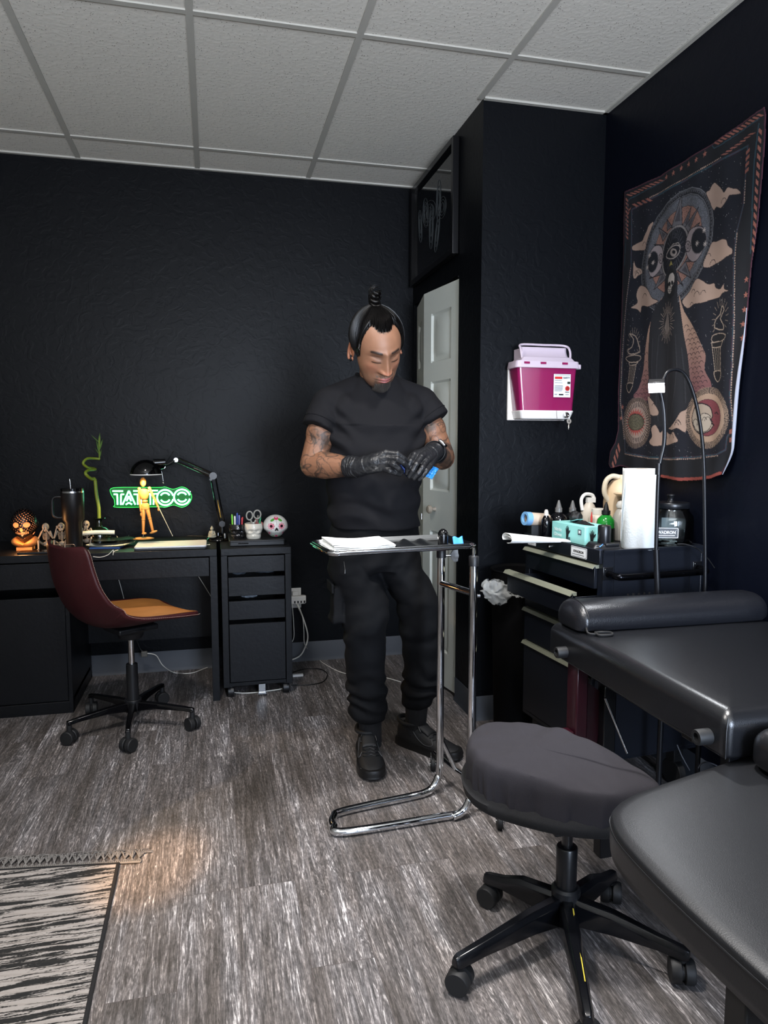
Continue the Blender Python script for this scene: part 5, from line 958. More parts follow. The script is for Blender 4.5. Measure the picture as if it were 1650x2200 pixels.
J_('white_back_sticker', MB().grid(lambda u, v: jc+Vector((.0755*math.cos(.15+1.2*u), .0755*math.sin(.15+1.2*u), .05+.04*v)), 16, 2), mat('milky_sticker', 'aab0b0', .5))
for i, (x, y, rz_) in enumerate([(-.02, -.02, .3), (.02, .01, 1.1), (.0, .025, 2.1), (-.03, .02, .8)]):
    b = MB(); R_ = Matrix.Rotation(rz_, 3, 'Z'); b.obox(jc+Vector((x, y, .009+.003*i)), .022, .012, .0015, R_); tag(b.build('packet', mat('pale_packet', 'b9bdb8', .4)), ['pale sealed packet lying flat in the glass jar, lowest on the left', 'pale sealed packet at the right inside the glass jar', 'pale sealed packet at the back inside the glass jar', 'pale sealed packet leaning at the left inside the glass jar'][i], 'packet', 'sealed packets in the glass jar')
# open glass lid dish behind the jar and roll
tag(MB().lathe([(.01, 0), (.05, .003), (.062, .012), (.060, .014), (.01, .006)], (1.565, 2.44, 1.045), n=40).build('shallow_dish', mat('amber_dish', 'a38a68', .15, coat=.5)), 'shallow shiny amber dish on top of the canister behind the towel roll', 'dish')
tag(MB().lathe([(.033, 0), (.036, .004), (.036, .15), (.034, .158), (.02, .159)], (1.565, 2.44, TPZ+.001), n=40).build('canister', mat('dark_canister', '2a2622', .3)), 'dark canister behind the towel roll', 'canister')
def bottle(name, lab, cat, c, prof, m, capprof, mc, extra=None):
    c = Vector(c); t = thing(name, lab, cat, c); MB().lathe(prof, c, n=36).build('bottle_body', m, t, world=True); MB().lathe(capprof, c, n=24).build('bottle_cap', mc, t, world=True)
    if extra: extra(c, t)
    return t
ink = mat('black_ink_bottle', '07070a', .08); gcap = mat('smoky_cap', '5a5856', .3); Z0 = TPZ+.001
pf = lambda r, h, n=.010: [(r*.9, 0), (r, .003), (r, h*.72), (r*.93, h*.82), (r*.6, h*.94), (n, h)]
tc3 = lambda h, r=.012: [(r, h), (r, h+.016), (r*.8, h+.018), (r*.55, h+.032), (r*.25, h+.046), (r*.2, h+.047)]
bottle('ink_bottle', 'black ink bottle with twist tip, left of the pair behind the glove box', 'bottle', (1.325, 2.555, Z0), pf(.034, .095), ink, tc3(.095, .014), gcap)
bottle('ink_bottle', 'black ink bottle with twist tip, right of the pair behind the glove box', 'bottle', (1.392, 2.568, Z0), pf(.033, .092), ink, tc3(.092, .014), gcap)
bottle('ink_bottle', 'slim black ink bottle with pale cap at the far left corner of the cart top', 'bottle', (1.262, 2.535, Z0), pf(.019, .085, .008), ink, [(.009, .085), (.009, .094), (.0075, .102), (.005, .108)], mat('pale_cap', 'b9b2aa', .4))
gs = mat('green_soap', '1c8a30', .12, trans=.3, coat=.5)
def band(c, t): MB().lathe([(.0335, .004), (.0337, .004), (.0337, .05), (.0335, .05)], c, n=36).build('dark_label', mat('dark_label', '0c1210', .4), t, world=True)
bottle('soap_bottle', 'green soap bottle with black twist tip behind the glove box', 'bottle', (1.430, 2.383, Z0), [(.03, 0), (.033, .003), (.0333, .068), (.031, .082), (.018, .096), (.011, .10)], gs, [(.016, .10), (.016, .114), (.011, .116), (.007, .134), (.003, .146)], black_plastic, band)
wt = mat('milky_plastic', 'cfc6b8', .4, trans=.15)
bottle('wide_jar', 'milky wide-mouth bottle between the ink bottles and the green bottle', 'bottle', (1.452, 2.476, Z0), [(.033, 0), (.036, .004), (.036, .075), (.03, .088), (.023, .092)], wt, [(.025, .092), (.025, .112), (.023, .114)], mat('white_cap', 'd2ccc2', .4))
jug = thing('white_jug', 'big pale plastic jug with a loop handle behind the towel roll', 'jug', (1.582, 2.578, Z0)); cj = Vector((1.585, 2.542, Z0))
MB().lathe([(.055, 0), (.062, .006), (.064, .13), (.058, .18), (.035, .215), (.018, .225), (.018, .24)], cj, n=40).build('jug_body', mat('cream_plastic', 'cdb493', .45), jug, world=True); MB().tube(spl([cj+Vector(p) for p in ((-.05, -.01, .13), (-.075, -.01, .17), (-.07, -.01, .215), (-.045, -.01, .235), (-.015, -.01, .232))], 6), .010, 12).build('handle', mat('cream_plastic_handle', 'd6c9b2', .45), jug, world=True)
jug2 = thing('pump_bottle', 'low white spray bottle with angled nozzle behind the green soap bottle', 'bottle', (1.475, 2.572, Z0)); cj = Vector((1.462, 2.562, Z0))
MB().lathe([(.03, 0), (.033, .004), (.033, .09), (.02, .12), (.012, .13)], cj, n=32).build('bottle_body', wt, jug2, world=True); MB().tube(spl([cj+Vector(p) for p in ((-.03, 0, .10), (-.036, 0, .14), (-.02, 0, .162), (.01, 0, .16), (.02, 0, .145))], 6), .007, 10).box(cj.x-.012, cj.x+.022, cj.y-.01, cj.y+.01, cj.z+.13, cj.z+.15).build('nozzle', white_plastic, jug2, world=True)
bottle('squeeze_bottle', 'frosted squeeze bottle with a round shoulder just left of the towel roll', 'bottle', (1.497, 2.388, Z0), [(.028, 0), (.031, .004), (.030, .09), (.018, .115), (.012, .122)], mat('frosted', 'b8b4ac', .35, trans=.3), [(.017, .122), (.02, .132), (.014, .146), (.004, .150)], mat('frosted_cap', 'c9c6c0', .4))
tag(MB().lathe([(.004, 0), (.004, .085), (.003, .09), (.0012, .104)], (1.408, 2.448, Z0), n=14).build('marker', mat('red_marker', 'b02a22', .4)), 'slim red marker standing beside the milky bottle', 'marker')
tag(MB().lathe([(.008, 0), (.013, .006), (.013, .024), (.006, .03), (.006, .045)], (1.462, 2.425, Z0+0.0), n=20).build('small_bottle', mat('peach_bottle', 'c9a890', .4)), 'tiny peach bottle in front of the milky wide bottle', 'bottle')
lump('black_wrap', 'bunch of black gloves poking up on the glove box', 'gloves', (1.342, 2.45, Z0+.085), .024, .024, .022, mat('black_wrap', '0b0b0d', .6, bump=.8, bscale=200), 4)
tw = thing('roll_of_film', 'clear blue ended roll lying at the far left of the cart top', 'roll', (1.24, 2.59, .93)); a_, b2_ = Vector((1.205, 2.585, .955)), Vector((1.30, 2.60, .945))
MB().lathe([(.016, 0), (.026, 0), (.026, .095), (.016, .095), (.016, 0)], a_, (b2_-a_), 36, cap=False).build('roll_body', mat('printed_roll', 'b9a795', .45, var=.25, vscale=40), tw, world=True); MB().lathe([(.017, -.012), (.027, -.012), (.0275, .012), (.017, .012), (.017, -.012)], a_, (b2_-a_), 36, cap=False).build('blue_end', mat('pale_blue_film', '6d9ac4', .25), tw, world=True); MB().box(1.215, 1.275, 2.565, 2.605, Z0, .929).build('resting_block', black_plastic, tw, world=True)
for i, (x, y) in enumerate([(1.503, 2.245), (1.512, 2.25), (1.508, 2.262)]): tag(MB().cyl((x, y, Z0), (x+.01*(i-1), y+.006, Z0+.045), .0022, n=8).build('cotton_swab', mat('swab', 'c9beb0', .6)), ['leftmost', 'middle', 'rightmost'][i]+' of the three thin sticks between towel roll and jar', 'stick')
# ---------------------------------------------------------------- gooseneck floor lamp
gl_m = mat('gooseneck_black', '0b0c10', .35); yl = 2.025
gl = thing('gooseneck_lamp', 'black double gooseneck lamp with a bright white head in front of the tapestry', 'lamp', (1.43, yl, 0))
def GL_(n, mb, m=gl_m, **k): return mb.build(n, m, gl, world=True, **k)
pA = [(1.443, yl, .02), (1.443, yl, .5), (1.413,2.025,0.76), (1.401,2.025,0.907)]
GL_('lower_pole', MB().tube(pA, .0095, 14)); nA = spl([(1.401,2.025,0.907), (1.399,2.025,1.09), (1.402,2.025,1.18), (1.416,2.025,1.254), (1.412,2.025,1.344), (1.401,2.025,1.395), (1.392,2.025,1.42)], 8)
GL_('gooseneck', MB().tube(nA, .0065, 12)); GL_('joint_sleeve', MB().tube([(1.398,2.025,1.15), (1.398,2.025,1.187)], .0095, 14))
nB = spl([(1.593,2.025,0.727), (1.589,2.025,0.838), (1.578,2.025,1.025), (1.567,2.025,1.179), (1.552,2.025,1.285), (1.527,2.025,1.382), (1.494,2.025,1.456), (1.459,2.025,1.484), (1.421,2.025,1.479), (1.404,2.025,1.454), (1.403,2.025,1.435)], 8)
GL_('gooseneck', MB().tube(nB, .0058, 12)); GL_('lower_pole', MB().tube([(nB[0].x, yl, .02), nB[0]], .0085, 12)); GL_('foot', MB().box(1.40, 1.68, yl-.045, yl+.045, 0, .02), black_metal, bevel=.004)
hc = Vector((1.371,2.01,1.429)); hd = Vector((-.45, -.55, -.70)).normalized(); Rh = hd.to_track_quat('Z', 'Y').to_matrix()
GL_('lamp_head', MB().obox(hc-hd*.006, .026, .020, .010, Rh), gl_m, bevel=.003); GL_('light_panel', MB().obox(hc+hd*.006, .0235, .0175, .002, Rh), mat('led_panel', 'ffffff', .4, emit='f4f8ff', es=28), label='glowing white panel')
ll = bpy.data.lights.new('led_head', 'AREA'); ll.energy = 3.2; ll.size = .045; ll.color = (.93, .96, 1); lo = bpy.data.objects.new('led_head', ll); COL.objects.link(lo); lo.location = hc+hd*.01; lo.rotation_euler = hd.to_track_quat('-Z', 'Y').to_euler()
cable('black lamp cable running from the cart top over the handle bar', [(1.534,2.1,0.909), (1.563,2.09,0.908), (1.601,2.08,0.892), (1.64,2.08,0.859), (1.669,2.08,0.825)], .002, bc)
# ---------------------------------------------------------------- sharps container
mag = mat('magenta_plastic', '86194f', .22, coat=.4); mag.node_tree.nodes['Principled BSDF'].inputs['Subsurface Weight'].default_value = .15
tl = mat('translucent_white', 'd9c9d6', .3, trans=.25); YW = CY0; sb = thing('sharps_container', 'magenta sharps container in a white wall bracket beside the tapestry', 'sharps bin', (1.4, YW-.07, 1.47))
def SB(n, mb, m, par=None, **k): return mb.build(n, m, par or sb, world=True, **k)
def taper(x0, x1, y0, y1, z0, X0_, X1_, Y0_, Y1_, z1, r=.015, n=8):
    V = []
    for k in range(n+1):
        t = k/n; a0_, a1_, b0_, b1_ = x0+(X0_-x0)*t, x1+(X1_-x1)*t, y0+(Y0_-y0)*t, y1+(Y1_-y1)*t; V += [(x, y, z0+(z1-z0)*t) for x, y in rrect((a0_+a1_)/2, (b0_+b1_)/2, (a1_-a0_)/2, (b1_-b0_)/2, r, 4)]
    w = len(V)//(n+1); return MB().add(V, [(i*w+j, i*w+(j+1) % w, (i+1)*w+(j+1) % w, (i+1)*w+j) for i in range(n) for j in range(w)]+[tuple(range(w))[::-1], tuple(n*w+j for j in range(w))])
F0, F1 = YW-.115, YW-.012
SB('bin_body', taper(1.283, 1.528, F0+.01, F1, 1.388, 1.262, 1.538, F0, F1, 1.575), mag)
SB('lid_rim', taper(1.250, 1.550, F0-.012, F1, 1.570, 1.256, 1.545, F0-.008, F1, 1.600, .02), tl, bevel=.002)
for x in (1.285, 1.36, 1.46): SB('rim_slot', MB().box(x, x+.025, F0-.0135, F0-.009, 1.585, 1.594), mag)
SB('lid_top', taper(1.275, 1.53, F0+.0, F1, 1.600, 1.29, 1.515, F0+.01, F1, 1.618, .01), tl, bevel=.002)
SB('drop_door', MB().grid(lambda u, v: (1.295+.215*u, F0+.028+.028*v+.008*math.sin(PI*v), 1.612+.052*v), 20, 10), tl, solid=.003); SB('door_frame', MB().tube(spl([(1.288, F0+.02, 1.612), (1.286, F0+.03, 1.65), (1.298, F0+.05, 1.672), (1.40, F0+.056, 1.674), (1.50, F0+.05, 1.672), (1.515, F0+.03, 1.65), (1.513, F0+.02, 1.612)], 6), .005, 10), tl)
SB('hopper_side', MB().prism([(1.288, F0+.02), (1.292, F0+.02), (1.292, F1), (1.288, F1)], 1.60, 1.655), tl)
br_ = mat('bracket_white', 'dcd8d4', .35); SB('bracket_base', taper(1.290, 1.520, F0+.012, F1+.01, 1.355, 1.278, 1.532, F0+.002, F1+.01, 1.392, .018), br_, bevel=.004); SB('wall_plate', MB().box(1.262, 1.535, YW-.014, YW-.001, 1.352, 1.575), br_, bevel=.002)
SB('door_seam', MB().tube(spl([(1.445, F0+.0015, 1.392), (1.447, F0+.004, 1.375), (1.452, F0+.008, 1.357)], 4), .0008, 5), mat('seam_grey', '77726f', .6))
SB('side_catch', MB().box(1.532, 1.552, F0-.006, F0+.02, 1.568, 1.588), tl, bevel=.003)
lk_ = Vector((1.49, F0+.002, 1.372)); SB('lock', MB().lathe([(.0125, 0), (.0125, .006), (.010, .008), (.003, .008)], lk_, (0, -1, 0), 24), chrome)
kb = mat('key_metal', 'd9d2c8', .25, .8)
ky = MB().lathe([(.0035, 0), (.0105, 0), (.0105, .0016), (.0035, .0016), (.0035, 0)], lk_+Vector((.008, -.012, -.026)), (0, -1, 0), 24, cap=False); ky.add([lk_+Vector((.008+x, -.0128, -.026+z)) for x, z in ((-.003, -.0095), (.003, -.0095), (.003, -.028), (.001, -.029), (.002, -.033), (-.002, -.037), (-.003, -.033))], [(0, 1, 2, 3, 4, 5, 6)]); t = ky.build('key', kb, solid=.0012); tag(t, 'small silver key hanging from the lock of the sharps container', 'key')
MB().tube([lk_+Vector((.002, -.008, 0)), lk_+Vector((.008, -.014, -.004)), lk_+Vector((.008, -.013, -.018))], .001, 6).build('key_wire', steel, sb, world=True)
# printed label on the bin
lc = Vector((1.466, F0-.001, 1.497)); wv_ = .0395; ux, uy = Vector((1, 0, 0)), Vector((0, 0, 1))
lbz = sq(lc+Vector((0, .0016, 0)), ux, uy, wv_, .049, lw, .003, sb, 'warning_label'); lx0 = lc+Vector((0, -.0035, 0)); rd = mat('label_red', 'c22a26', .4)
def LB(x, z, w, h, m, o=.001): return sq(lx0+Vector((x, 0, z)), ux, uy, w, h, m, o, sb, 'printed_mark')
Ml = lambda x, z: basis(lx0+Vector((x, -.0012, z))-sb.location, ux, uy)
LB(-.0185, .033, .017, .0048, rd); text('SAFETY', .0105, Ml(.0185, .033), lk, 'lettering', sb, .0001, .0001, .88); text('MEDICAL', .0095, basis(lx0+Vector((-.0185, -.0022, .033))-sb.location, ux, uy), lw, 'lettering', sb, .0001, .0001, .78) if False else None
text('Sharps Container', .0052, Ml(-.018, .018), lk, 'lettering', sb, .0001, 0, .95) if False else None
pg_ = mat('fine_print', '5a5c60', .5)
for i, (z, w) in enumerate([(.0215, .016), (.0125, .018), (.0, .019), (-.0045, .0195), (-.009, .0185), (-.0135, .019), (-.018, .0185), (-.0225, .017), (-.036, .0065), (-.039, .006)]): LB(-.036+w, z, w, .0008, pg_)
LB(.030, .0125, .0065, .0045, mat('label_dark_green', '16241c', .4)); LB(.0, .045, .036, .0007, pg_); LB(-.005, -.038, .0105, .0028, lk); LB(.023, -.0375, .008, .001, pg_); LB(.023, -.027, .010, .0012, lk)
cbz = lx0+Vector((.024, -.0012, -.0115)); b = MB().add([cbz+Vector((.0105*math.cos(a), 0, .0105*math.sin(a))) for a in [2*PI*i/32 for i in range(32)]], [tuple(range(32))]); b.build('biohazard_disc', rd, sb, world=True)
b = MB()
for k in range(3):
    a = PI/2+2*PI*k/3; cc = cbz+Vector((.0036*math.cos(a), -.0006, .0036*math.sin(a))); b.tube([cc+Vector((.0032*math.cos(a+t_), 0, .0032*math.sin(a+t_))) for t_ in [-2.5+5*i/16 for i in range(17)]], .0007, 5)
b.tube([cbz+Vector((.0024*math.cos(t_), -.0006, .0024*math.sin(t_))) for t_ in [2*PI*i/16 for i in range(16)]], .0005, 5, closed=True); b.build('biohazard_symbol', lk, sb, world=True)
# ---------------------------------------------------------------- dark framed picture above the closet door
fr = thing('framed_picture', 'black framed dark drawing high above the white closet door', 'picture', (CX0, 3.6, 2.39)); y0, y1, z0, z1 = 3.235, 3.965, 2.13, 2.655; fx = CX0-.001
f_ = MB()
for a in ((y0, y0+.028, z0, z1), (y1-.028, y1, z0, z1)): f_.box(fx-.03, fx, *a)
for a in ((y0+.028, y1-.028, z0, z0+.028), (y0+.028, y1-.028, z1-.028, z1)): f_.box(fx-.03, fx, *a)
f_.build('frame', mat('frame_black', '08080a', .3), fr, world=True, bevel=.002); MB().box(fx-.012, fx-.008, y0+.028, y1-.028, z0+.028, z1-.028).build('print', mat('dark_print', '0a0c0f', .04, spec=.6), fr, world=True)
pl_ = mat('pale_ink', '3f4447', .5)
def petal(cy, cz, a, b_, rot, n=3):
    m = MB()
    for k in range(n):
        s = 1-k*.28; m.tube([(fx-.0135, cy+(a*s*math.cos(t))*math.cos(rot)-(b_*s*math.sin(t))*math.sin(rot), cz+(a*s*math.cos(t))*math.sin(rot)+(b_*s*math.sin(t))*math.cos(rot)) for t in [2*PI*i/32 for i in range(32)]], .0011, 4, closed=True)
    return m.build('drawn_petal', pl_, fr, world=True)
for p in ((3.50, 2.45, .10, .035, 1.57), (3.62, 2.36, .11, .035, 1.6), (3.72, 2.46, .08, .045, 1.3), (3.82, 2.42, .09, .03, 1.4), (3.44, 2.40, .06, .05, .3), (3.66, 2.44, .12, .06, .2), (3.52, 2.30, .09, .03, 1.9)): petal(*p)
# ---------------------------------------------------------------- bin with clear liner, foot pedal
bn = thing('waste_bin', 'black waste bin in the dark between cart and closet wall, clear liner at its rim', 'bin', (1.23, 2.79, 0))
MB().lathe([(.09, 0), (.095, .004), (.115, .71), (.12, .715), (.118, .72), (.108, .71), (.09, .01)], (1.265, 2.79, 0), n=40).build('bin_body', mat('bin_black', '030304', .8, spec=.1), bn, world=True)
q0 = Vector((1.11,2.68,0.639)); b = MB()
def bagf(u, v):
    a = 2*PI*u; r = .045*(math.sin(PI*(.15+.8*v)))+.008; p = Vector((math.cos(a)*r*1.1+.02*v, math.sin(a)*r*.7, .055-.10*v+.02*math.cos(a)*0)); k = 1+.45*noise.noise(Vector((math.cos(a)*3, math.sin(a)*3, v*6))); return q0+Vector((p.x*k, p.y*k, p.z+.015*noise.noise(Vector((u*8, v*5, 2)))))
b.grid(bagf, 60, 30, cu=True); bagm = mat('clear_film', 'a8aaa8', .25, trans=0, alpha=.4); b.build('bin_liner', bagm, bn, world=True, label='crumpled clear plastic liner')
MB().grid(lambda u, v: q0+Vector((.035+.09*u, .0, .0-.02*u))+Vector((0, .02*(v-.5)*2, .012*noise.noise(Vector((u*9, v*7, 5))))), 20, 8).build('liner_tail', bagm, bn, world=True)
t = thing('foot_pedal', 'black foot pedal with a shiny rim on the floor by the closet baseboard', 'pedal', (1.34, 2.80, 0)); pc_ = Vector((1.356,2.93,0.01))
pc_ = Vector((1.30, 2.80, 0)) if pc_.y > 2.88 else pc_
MB().lathe([(.05, 0), (.056, .004), (.054, .016), (.04, .022), (.005, .024)], (1.19, 2.66, 0), n=36).build('pedal_body', black_plastic, t, world=True); MB().lathe([(.055, .006), (.058, .008), (.055, .012)], (1.19, 2.66, 0), n=36).build('pedal_rim', chrome, t, world=True)
t.location = (0, 0, 0); [setattr(c, 'location', (0, 0, 0)) for c in []]
for c in [c for c in bpy.data.objects if c.parent == t]: c.data.transform(Matrix.Translation((1.545, 3.005, 0)))
cable('thin cable hanging below the cart behind the bed edge', [(1.528,2.05,0.222), (1.549,2.05,0.179), (1.582,2.05,0.125)], .002, mat('grey_cable', '55565a', .5))
cable('cable coiled near the cart castor under the bed', [(1.576,2,0.157), (1.59,2,0.172), (1.615,2,0.172), (1.649,2,0.157)], .0025, mat('grey_cable_dark', '3a3b40', .5))

# ---------------------------------------------------------------- tapestry: a printed cloth, its print worked out as colours over the weave
ty0, ty1, tz0, tz1 = 1.955, 2.83, 1.085, 2.345; NYT, NZT = 400, 660
YY, ZZ = np.meshgrid(np.linspace(ty0, ty1, NYT), np.linspace(tz0, tz1, NZT)); CC = np.zeros((NZT, NYT, 3)); 
def lc(c): return np.array(lin(c)[:3])
CC[:] = lc('0e1322')
def inside(poly, Y=None, Z=None):
    Y = YY if Y is None else Y; Z = ZZ if Z is None else Z; r = np.zeros(Y.shape, bool); n = len(poly)
    for i in range(n):
        (y1, z1), (y2, z2) = poly[i], poly[(i+1) % n]
        if z1 == z2: continue
        c = ((z1 > Z) != (z2 > Z)) & (Y < (y2-y1)*(Z-z1)/(z2-z1)+y1); r ^= c
    return r
def sub(poly, pad=.01):
    ys = [p[0] for p in poly]; zs = [p[1] for p in poly]
    i0 = max(0, int((min(ys)-pad-ty0)/(ty1-ty0)*(NYT-1))); i1 = min(NYT, int((max(ys)+pad-ty0)/(ty1-ty0)*(NYT-1))+2); j0 = max(0, int((min(zs)-pad-tz0)/(tz1-tz0)*(NZT-1))); j1 = min(NZT, int((max(zs)+pad-tz0)/(tz1-tz0)*(NZT-1))+2)
    return slice(j0, j1), slice(i0, i1)
def fill(poly, c):
    s = sub(poly); m = inside(poly, YY[s], ZZ[s]); CC[s][m] = lc(c) if isinstance(c, str) else c; return s, m
def stroke(pts, w, c, closed=False, dash=None):
    P = list(pts)+([pts[0]] if closed else []); acc = 0
    for (y1, z1), (y2, z2) in zip(P, P[1:]):
        s = sub([(y1, z1), (y2, z2)], w+.004); L2 = (y2-y1)**2+(z2-z1)**2+1e-12; t = np.clip(((YY[s]-y1)*(y2-y1)+(ZZ[s]-z1)*(z2-z1))/L2, 0, 1); d = np.hypot(YY[s]-y1-t*(y2-y1), ZZ[s]-z1-t*(z2-z1)); m = d < w/2
        if dash: m &= (((acc+t*math.sqrt(L2))/dash) % 1) < .6
        acc += math.sqrt(L2); CC[s][m] = lc(c)
def smoothp(P, n=4): return [(p.x, p.y) for p in spl([(a, b, 0) for a, b in P], n, True)]
def hazard(a, b, w, c='a8685a', n=10, slant=.5):
    # striped band between a and b with width vector w
    a, b, w = map(np.array, (a, b, w)); d = (b-a)/n
    for i in range(n): p = a+d*i; fill([tuple(p), tuple(p+d*.55), tuple(p+d*.55+w+d*slant), tuple(p+w+d*slant)], c)
CR, CRD, SAL, TEAL, MAR, GRY = 'c2a594', '8f7a72', 'a8685a', '2a4a58', '54283a', '74757a'
TO = [(2.760,2.297),(2.522,2.276),(2.215,2.280),(1.984,2.296),(1.977,2.273),(1.973,2.190),(1.977,2.072),(1.983,1.952),(1.992,1.882),(2.002,1.828),(2.010,1.716),(2.016,1.601),(2.027,1.503),(2.034,1.421),(2.037,1.337),(2.040,1.229),(2.062,1.180),(2.090,1.144),(2.140,1.128),(2.216,1.118),(2.307,1.111),(2.405,1.116),(2.463,1.120),(2.574,1.136),(2.722,1.154),(2.778,1.142),(2.796,1.159),(2.788,1.215),(2.761,1.254),(2.747,1.309),(2.756,1.464),(2.757,1.617),(2.754,1.768),(2.755,1.919),(2.755,2.068),(2.762,2.217)]
# frames
inner = [(2.702,2.206),(2.577,2.206),(2.365,2.205),(2.174,2.206),(2.047,2.203),(2.052,2.097),(2.053,2.024),(2.080,1.940),(2.084,1.865),(2.066,1.656),(2.062,1.507),(2.065,1.411),(2.048,1.296),(2.070,1.272),(2.074,1.229),(2.113,1.213),(2.241,1.201),(2.366,1.195),(2.516,1.196),(2.691,1.212),(2.699,1.285),(2.738,1.432),(2.733,1.591),(2.724,1.726),(2.713,1.836),(2.691,1.971),(2.695,2.088)]
fill(TO, '10131c'); stroke(TO, .012, MAR, True)
stroke([(2.574,1.132),(2.406,1.120),(2.307,1.116),(2.216,1.122),(2.140,1.132),(2.095,1.147)], .016, 'a04a40')
fill(inner, '0b1020'); stroke(inner, .007, MAR, True); stroke([(y+(0), z) for y, z in inner], .0045, TEAL, True)
# speckled night sky
for i in range(1100):
    y, z = rng.uniform(2.0, 2.8), rng.uniform(1.13, 2.28); j = int((z-tz0)/(tz1-tz0)*(NZT-1)); k = int((y-ty0)/(ty1-ty0)*(NYT-1))
    if inside(inner, np.array([y]), np.array([z]))[0]:
        v = rng.uniform(.1, .55); CC[j:j+(2 if rng.random() < .25 else 1), k] = v
def bead(P): stroke(P, .0042, CR, dash=.0085)
bead([(2.577,2.213),(2.366,2.212),(2.174,2.214)]); bead([(2.051,2.097),(2.051,2.023)]); bead([(2.077,1.939),(2.079,1.864),(2.063,1.655),(2.060,1.506),(2.062,1.411),(2.046,1.296)]); bead([(2.109,1.209),(2.240,1.196),(2.365,1.190),(2.516,1.191),(2.694,1.207)]); bead([(2.701,1.269),(2.740,1.432),(2.739,1.592),(2.730,1.727),(2.717,1.837),(2.693,1.972)])
# hazard stripes of the border
def hz(P, n, slant=.6): a, b, c = P; hazard(a, b, (c[0]-a[0], c[1]-a[1]), n=n, slant=slant)
hz([(2.748,2.279),(2.507,2.261),(2.729,2.264)], 9); hz([(2.748,2.268),(2.738,2.100),(2.728,2.258)], 10, .4); hz([(2.703,2.227),(2.575,2.214),(2.691,2.209)], 4); hz([(2.722,2.212),(2.743,2.182),(2.700,2.227)], 2)
hz([(2.216,2.277),(1.999,2.284),(2.203,2.262)], 12); hz([(2.175,2.221),(2.032,2.239),(2.161,2.212)], 7); hz([(2.001,2.240),(2.006,1.857),(1.988,2.232)], 15, .3); hz([(2.054,2.188),(2.055,2.109),(2.037,2.199)], 4, .3); hz([(2.061,1.296),(2.058,1.241),(2.048,1.308)], 2, .3); hz([(2.739,1.254),(2.776,1.152),(2.723,1.231)], 4, .3)
stroke([(2.728,2.250),(2.718,2.254),(2.497,2.247),(2.487,2.254)], .004, TEAL); stroke([(2.223,2.271),(2.213,2.259),(2.177,2.256),(2.001,2.267)], .004, TEAL); stroke([(2.003,2.251),(2.014,2.129),(2.010,1.858)], .0045, TEAL); stroke([(2.733,2.245),(2.735,2.099),(2.740,1.990)], .004, TEAL)
def star(c, r, col=SAL, n=5, k=.42): fill([(c[0]+(r if i % 2 == 0 else r*k)*math.sin(PI*i/n), c[1]+(r if i % 2 == 0 else r*k)*math.cos(PI*i/n)) for i in range(2*n)], col)
for p in [(2.475,2.255),(2.432,2.255),(2.389,2.257),(2.346,2.255),(2.303,2.255),(2.260,2.258),(2.024,1.779),(2.024,1.731),(2.027,1.684),(2.030,1.638),(2.029,1.594),(2.722,1.404),(2.729,1.358)]: star(p, .0115)
# great ring
fill([(2.321,2.166),(2.271,2.143),(2.239,2.113),(2.213,2.070),(2.200,2.019),(2.201,1.970),(2.210,1.923),(2.233,1.879),(2.265,1.841),(2.307,1.807),(2.343,1.785),(2.417,1.749),(2.499,1.760),(2.555,1.792),(2.603,1.859),(2.617,1.910),(2.615,1.964),(2.596,2.032),(2.567,2.084),(2.522,2.126),(2.462,2.156),(2.390,2.172)], '17181f'); stroke([(2.321,2.166),(2.271,2.143),(2.239,2.113),(2.213,2.070),(2.200,2.019),(2.201,1.970),(2.210,1.923),(2.233,1.879),(2.265,1.841),(2.307,1.807),(2.343,1.785),(2.417,1.749),(2.499,1.760),(2.555,1.792),(2.603,1.859),(2.617,1.910),(2.615,1.964),(2.596,2.032),(2.567,2.084),(2.522,2.126),(2.462,2.156),(2.390,2.172)], .004, GRY, True)
for q, w in (([(2.323,2.161),(2.274,2.139),(2.243,2.110),(2.217,2.067),(2.205,2.018),(2.205,1.970),(2.214,1.925),(2.236,1.881),(2.268,1.845),(2.309,1.812),(2.344,1.790),(2.417,1.754),(2.497,1.766),(2.550,1.797),(2.597,1.862),(2.611,1.911),(2.609,1.964),(2.591,2.031),(2.562,2.081),(2.518,2.122),(2.461,2.152),(2.390,2.167)], .0022), ([(2.328,2.147),(2.283,2.127),(2.254,2.101),(2.230,2.061),(2.218,2.015),(2.219,1.971),(2.227,1.928),(2.248,1.888),(2.277,1.854),(2.316,1.824),(2.348,1.804),(2.415,1.772),(2.488,1.783),(2.538,1.811),(2.580,1.871),(2.593,1.917),(2.591,1.965),(2.575,2.026),(2.548,2.072),(2.508,2.111),(2.455,2.138),(2.391,2.152)], .004)): stroke(q, w, '6a6a70', True)
mid_ = [(2.325,2.155),(2.278,2.134),(2.248,2.106),(2.223,2.064),(2.211,2.017),(2.211,1.971),(2.220,1.926),(2.242,1.884),(2.272,1.849),(2.312,1.817),(2.346,1.797),(2.416,1.763),(2.493,1.774),(2.544,1.804),(2.589,1.866),(2.602,1.914),(2.600,1.964),(2.583,2.029),(2.556,2.077),(2.514,2.117),(2.458,2.145),(2.391,2.160)]; stroke(smoothp(mid_, 3), .006, '54555c', True, dash=.012)
s, m = fill([(2.329,2.144),(2.285,2.124),(2.257,2.098),(2.233,2.059),(2.222,2.015),(2.222,1.971),(2.231,1.929),(2.251,1.890),(2.280,1.857),(2.317,1.827),(2.349,1.808),(2.414,1.776),(2.486,1.787),(2.534,1.815),(2.576,1.874),(2.588,1.918),(2.586,1.965),(2.570,2.025),(2.545,2.070),(2.506,2.108),(2.454,2.134),(2.391,2.148)], '5d5f66'); CC[s][m] *= rng.uniform(.6, 1.9, m.sum())[:, None]
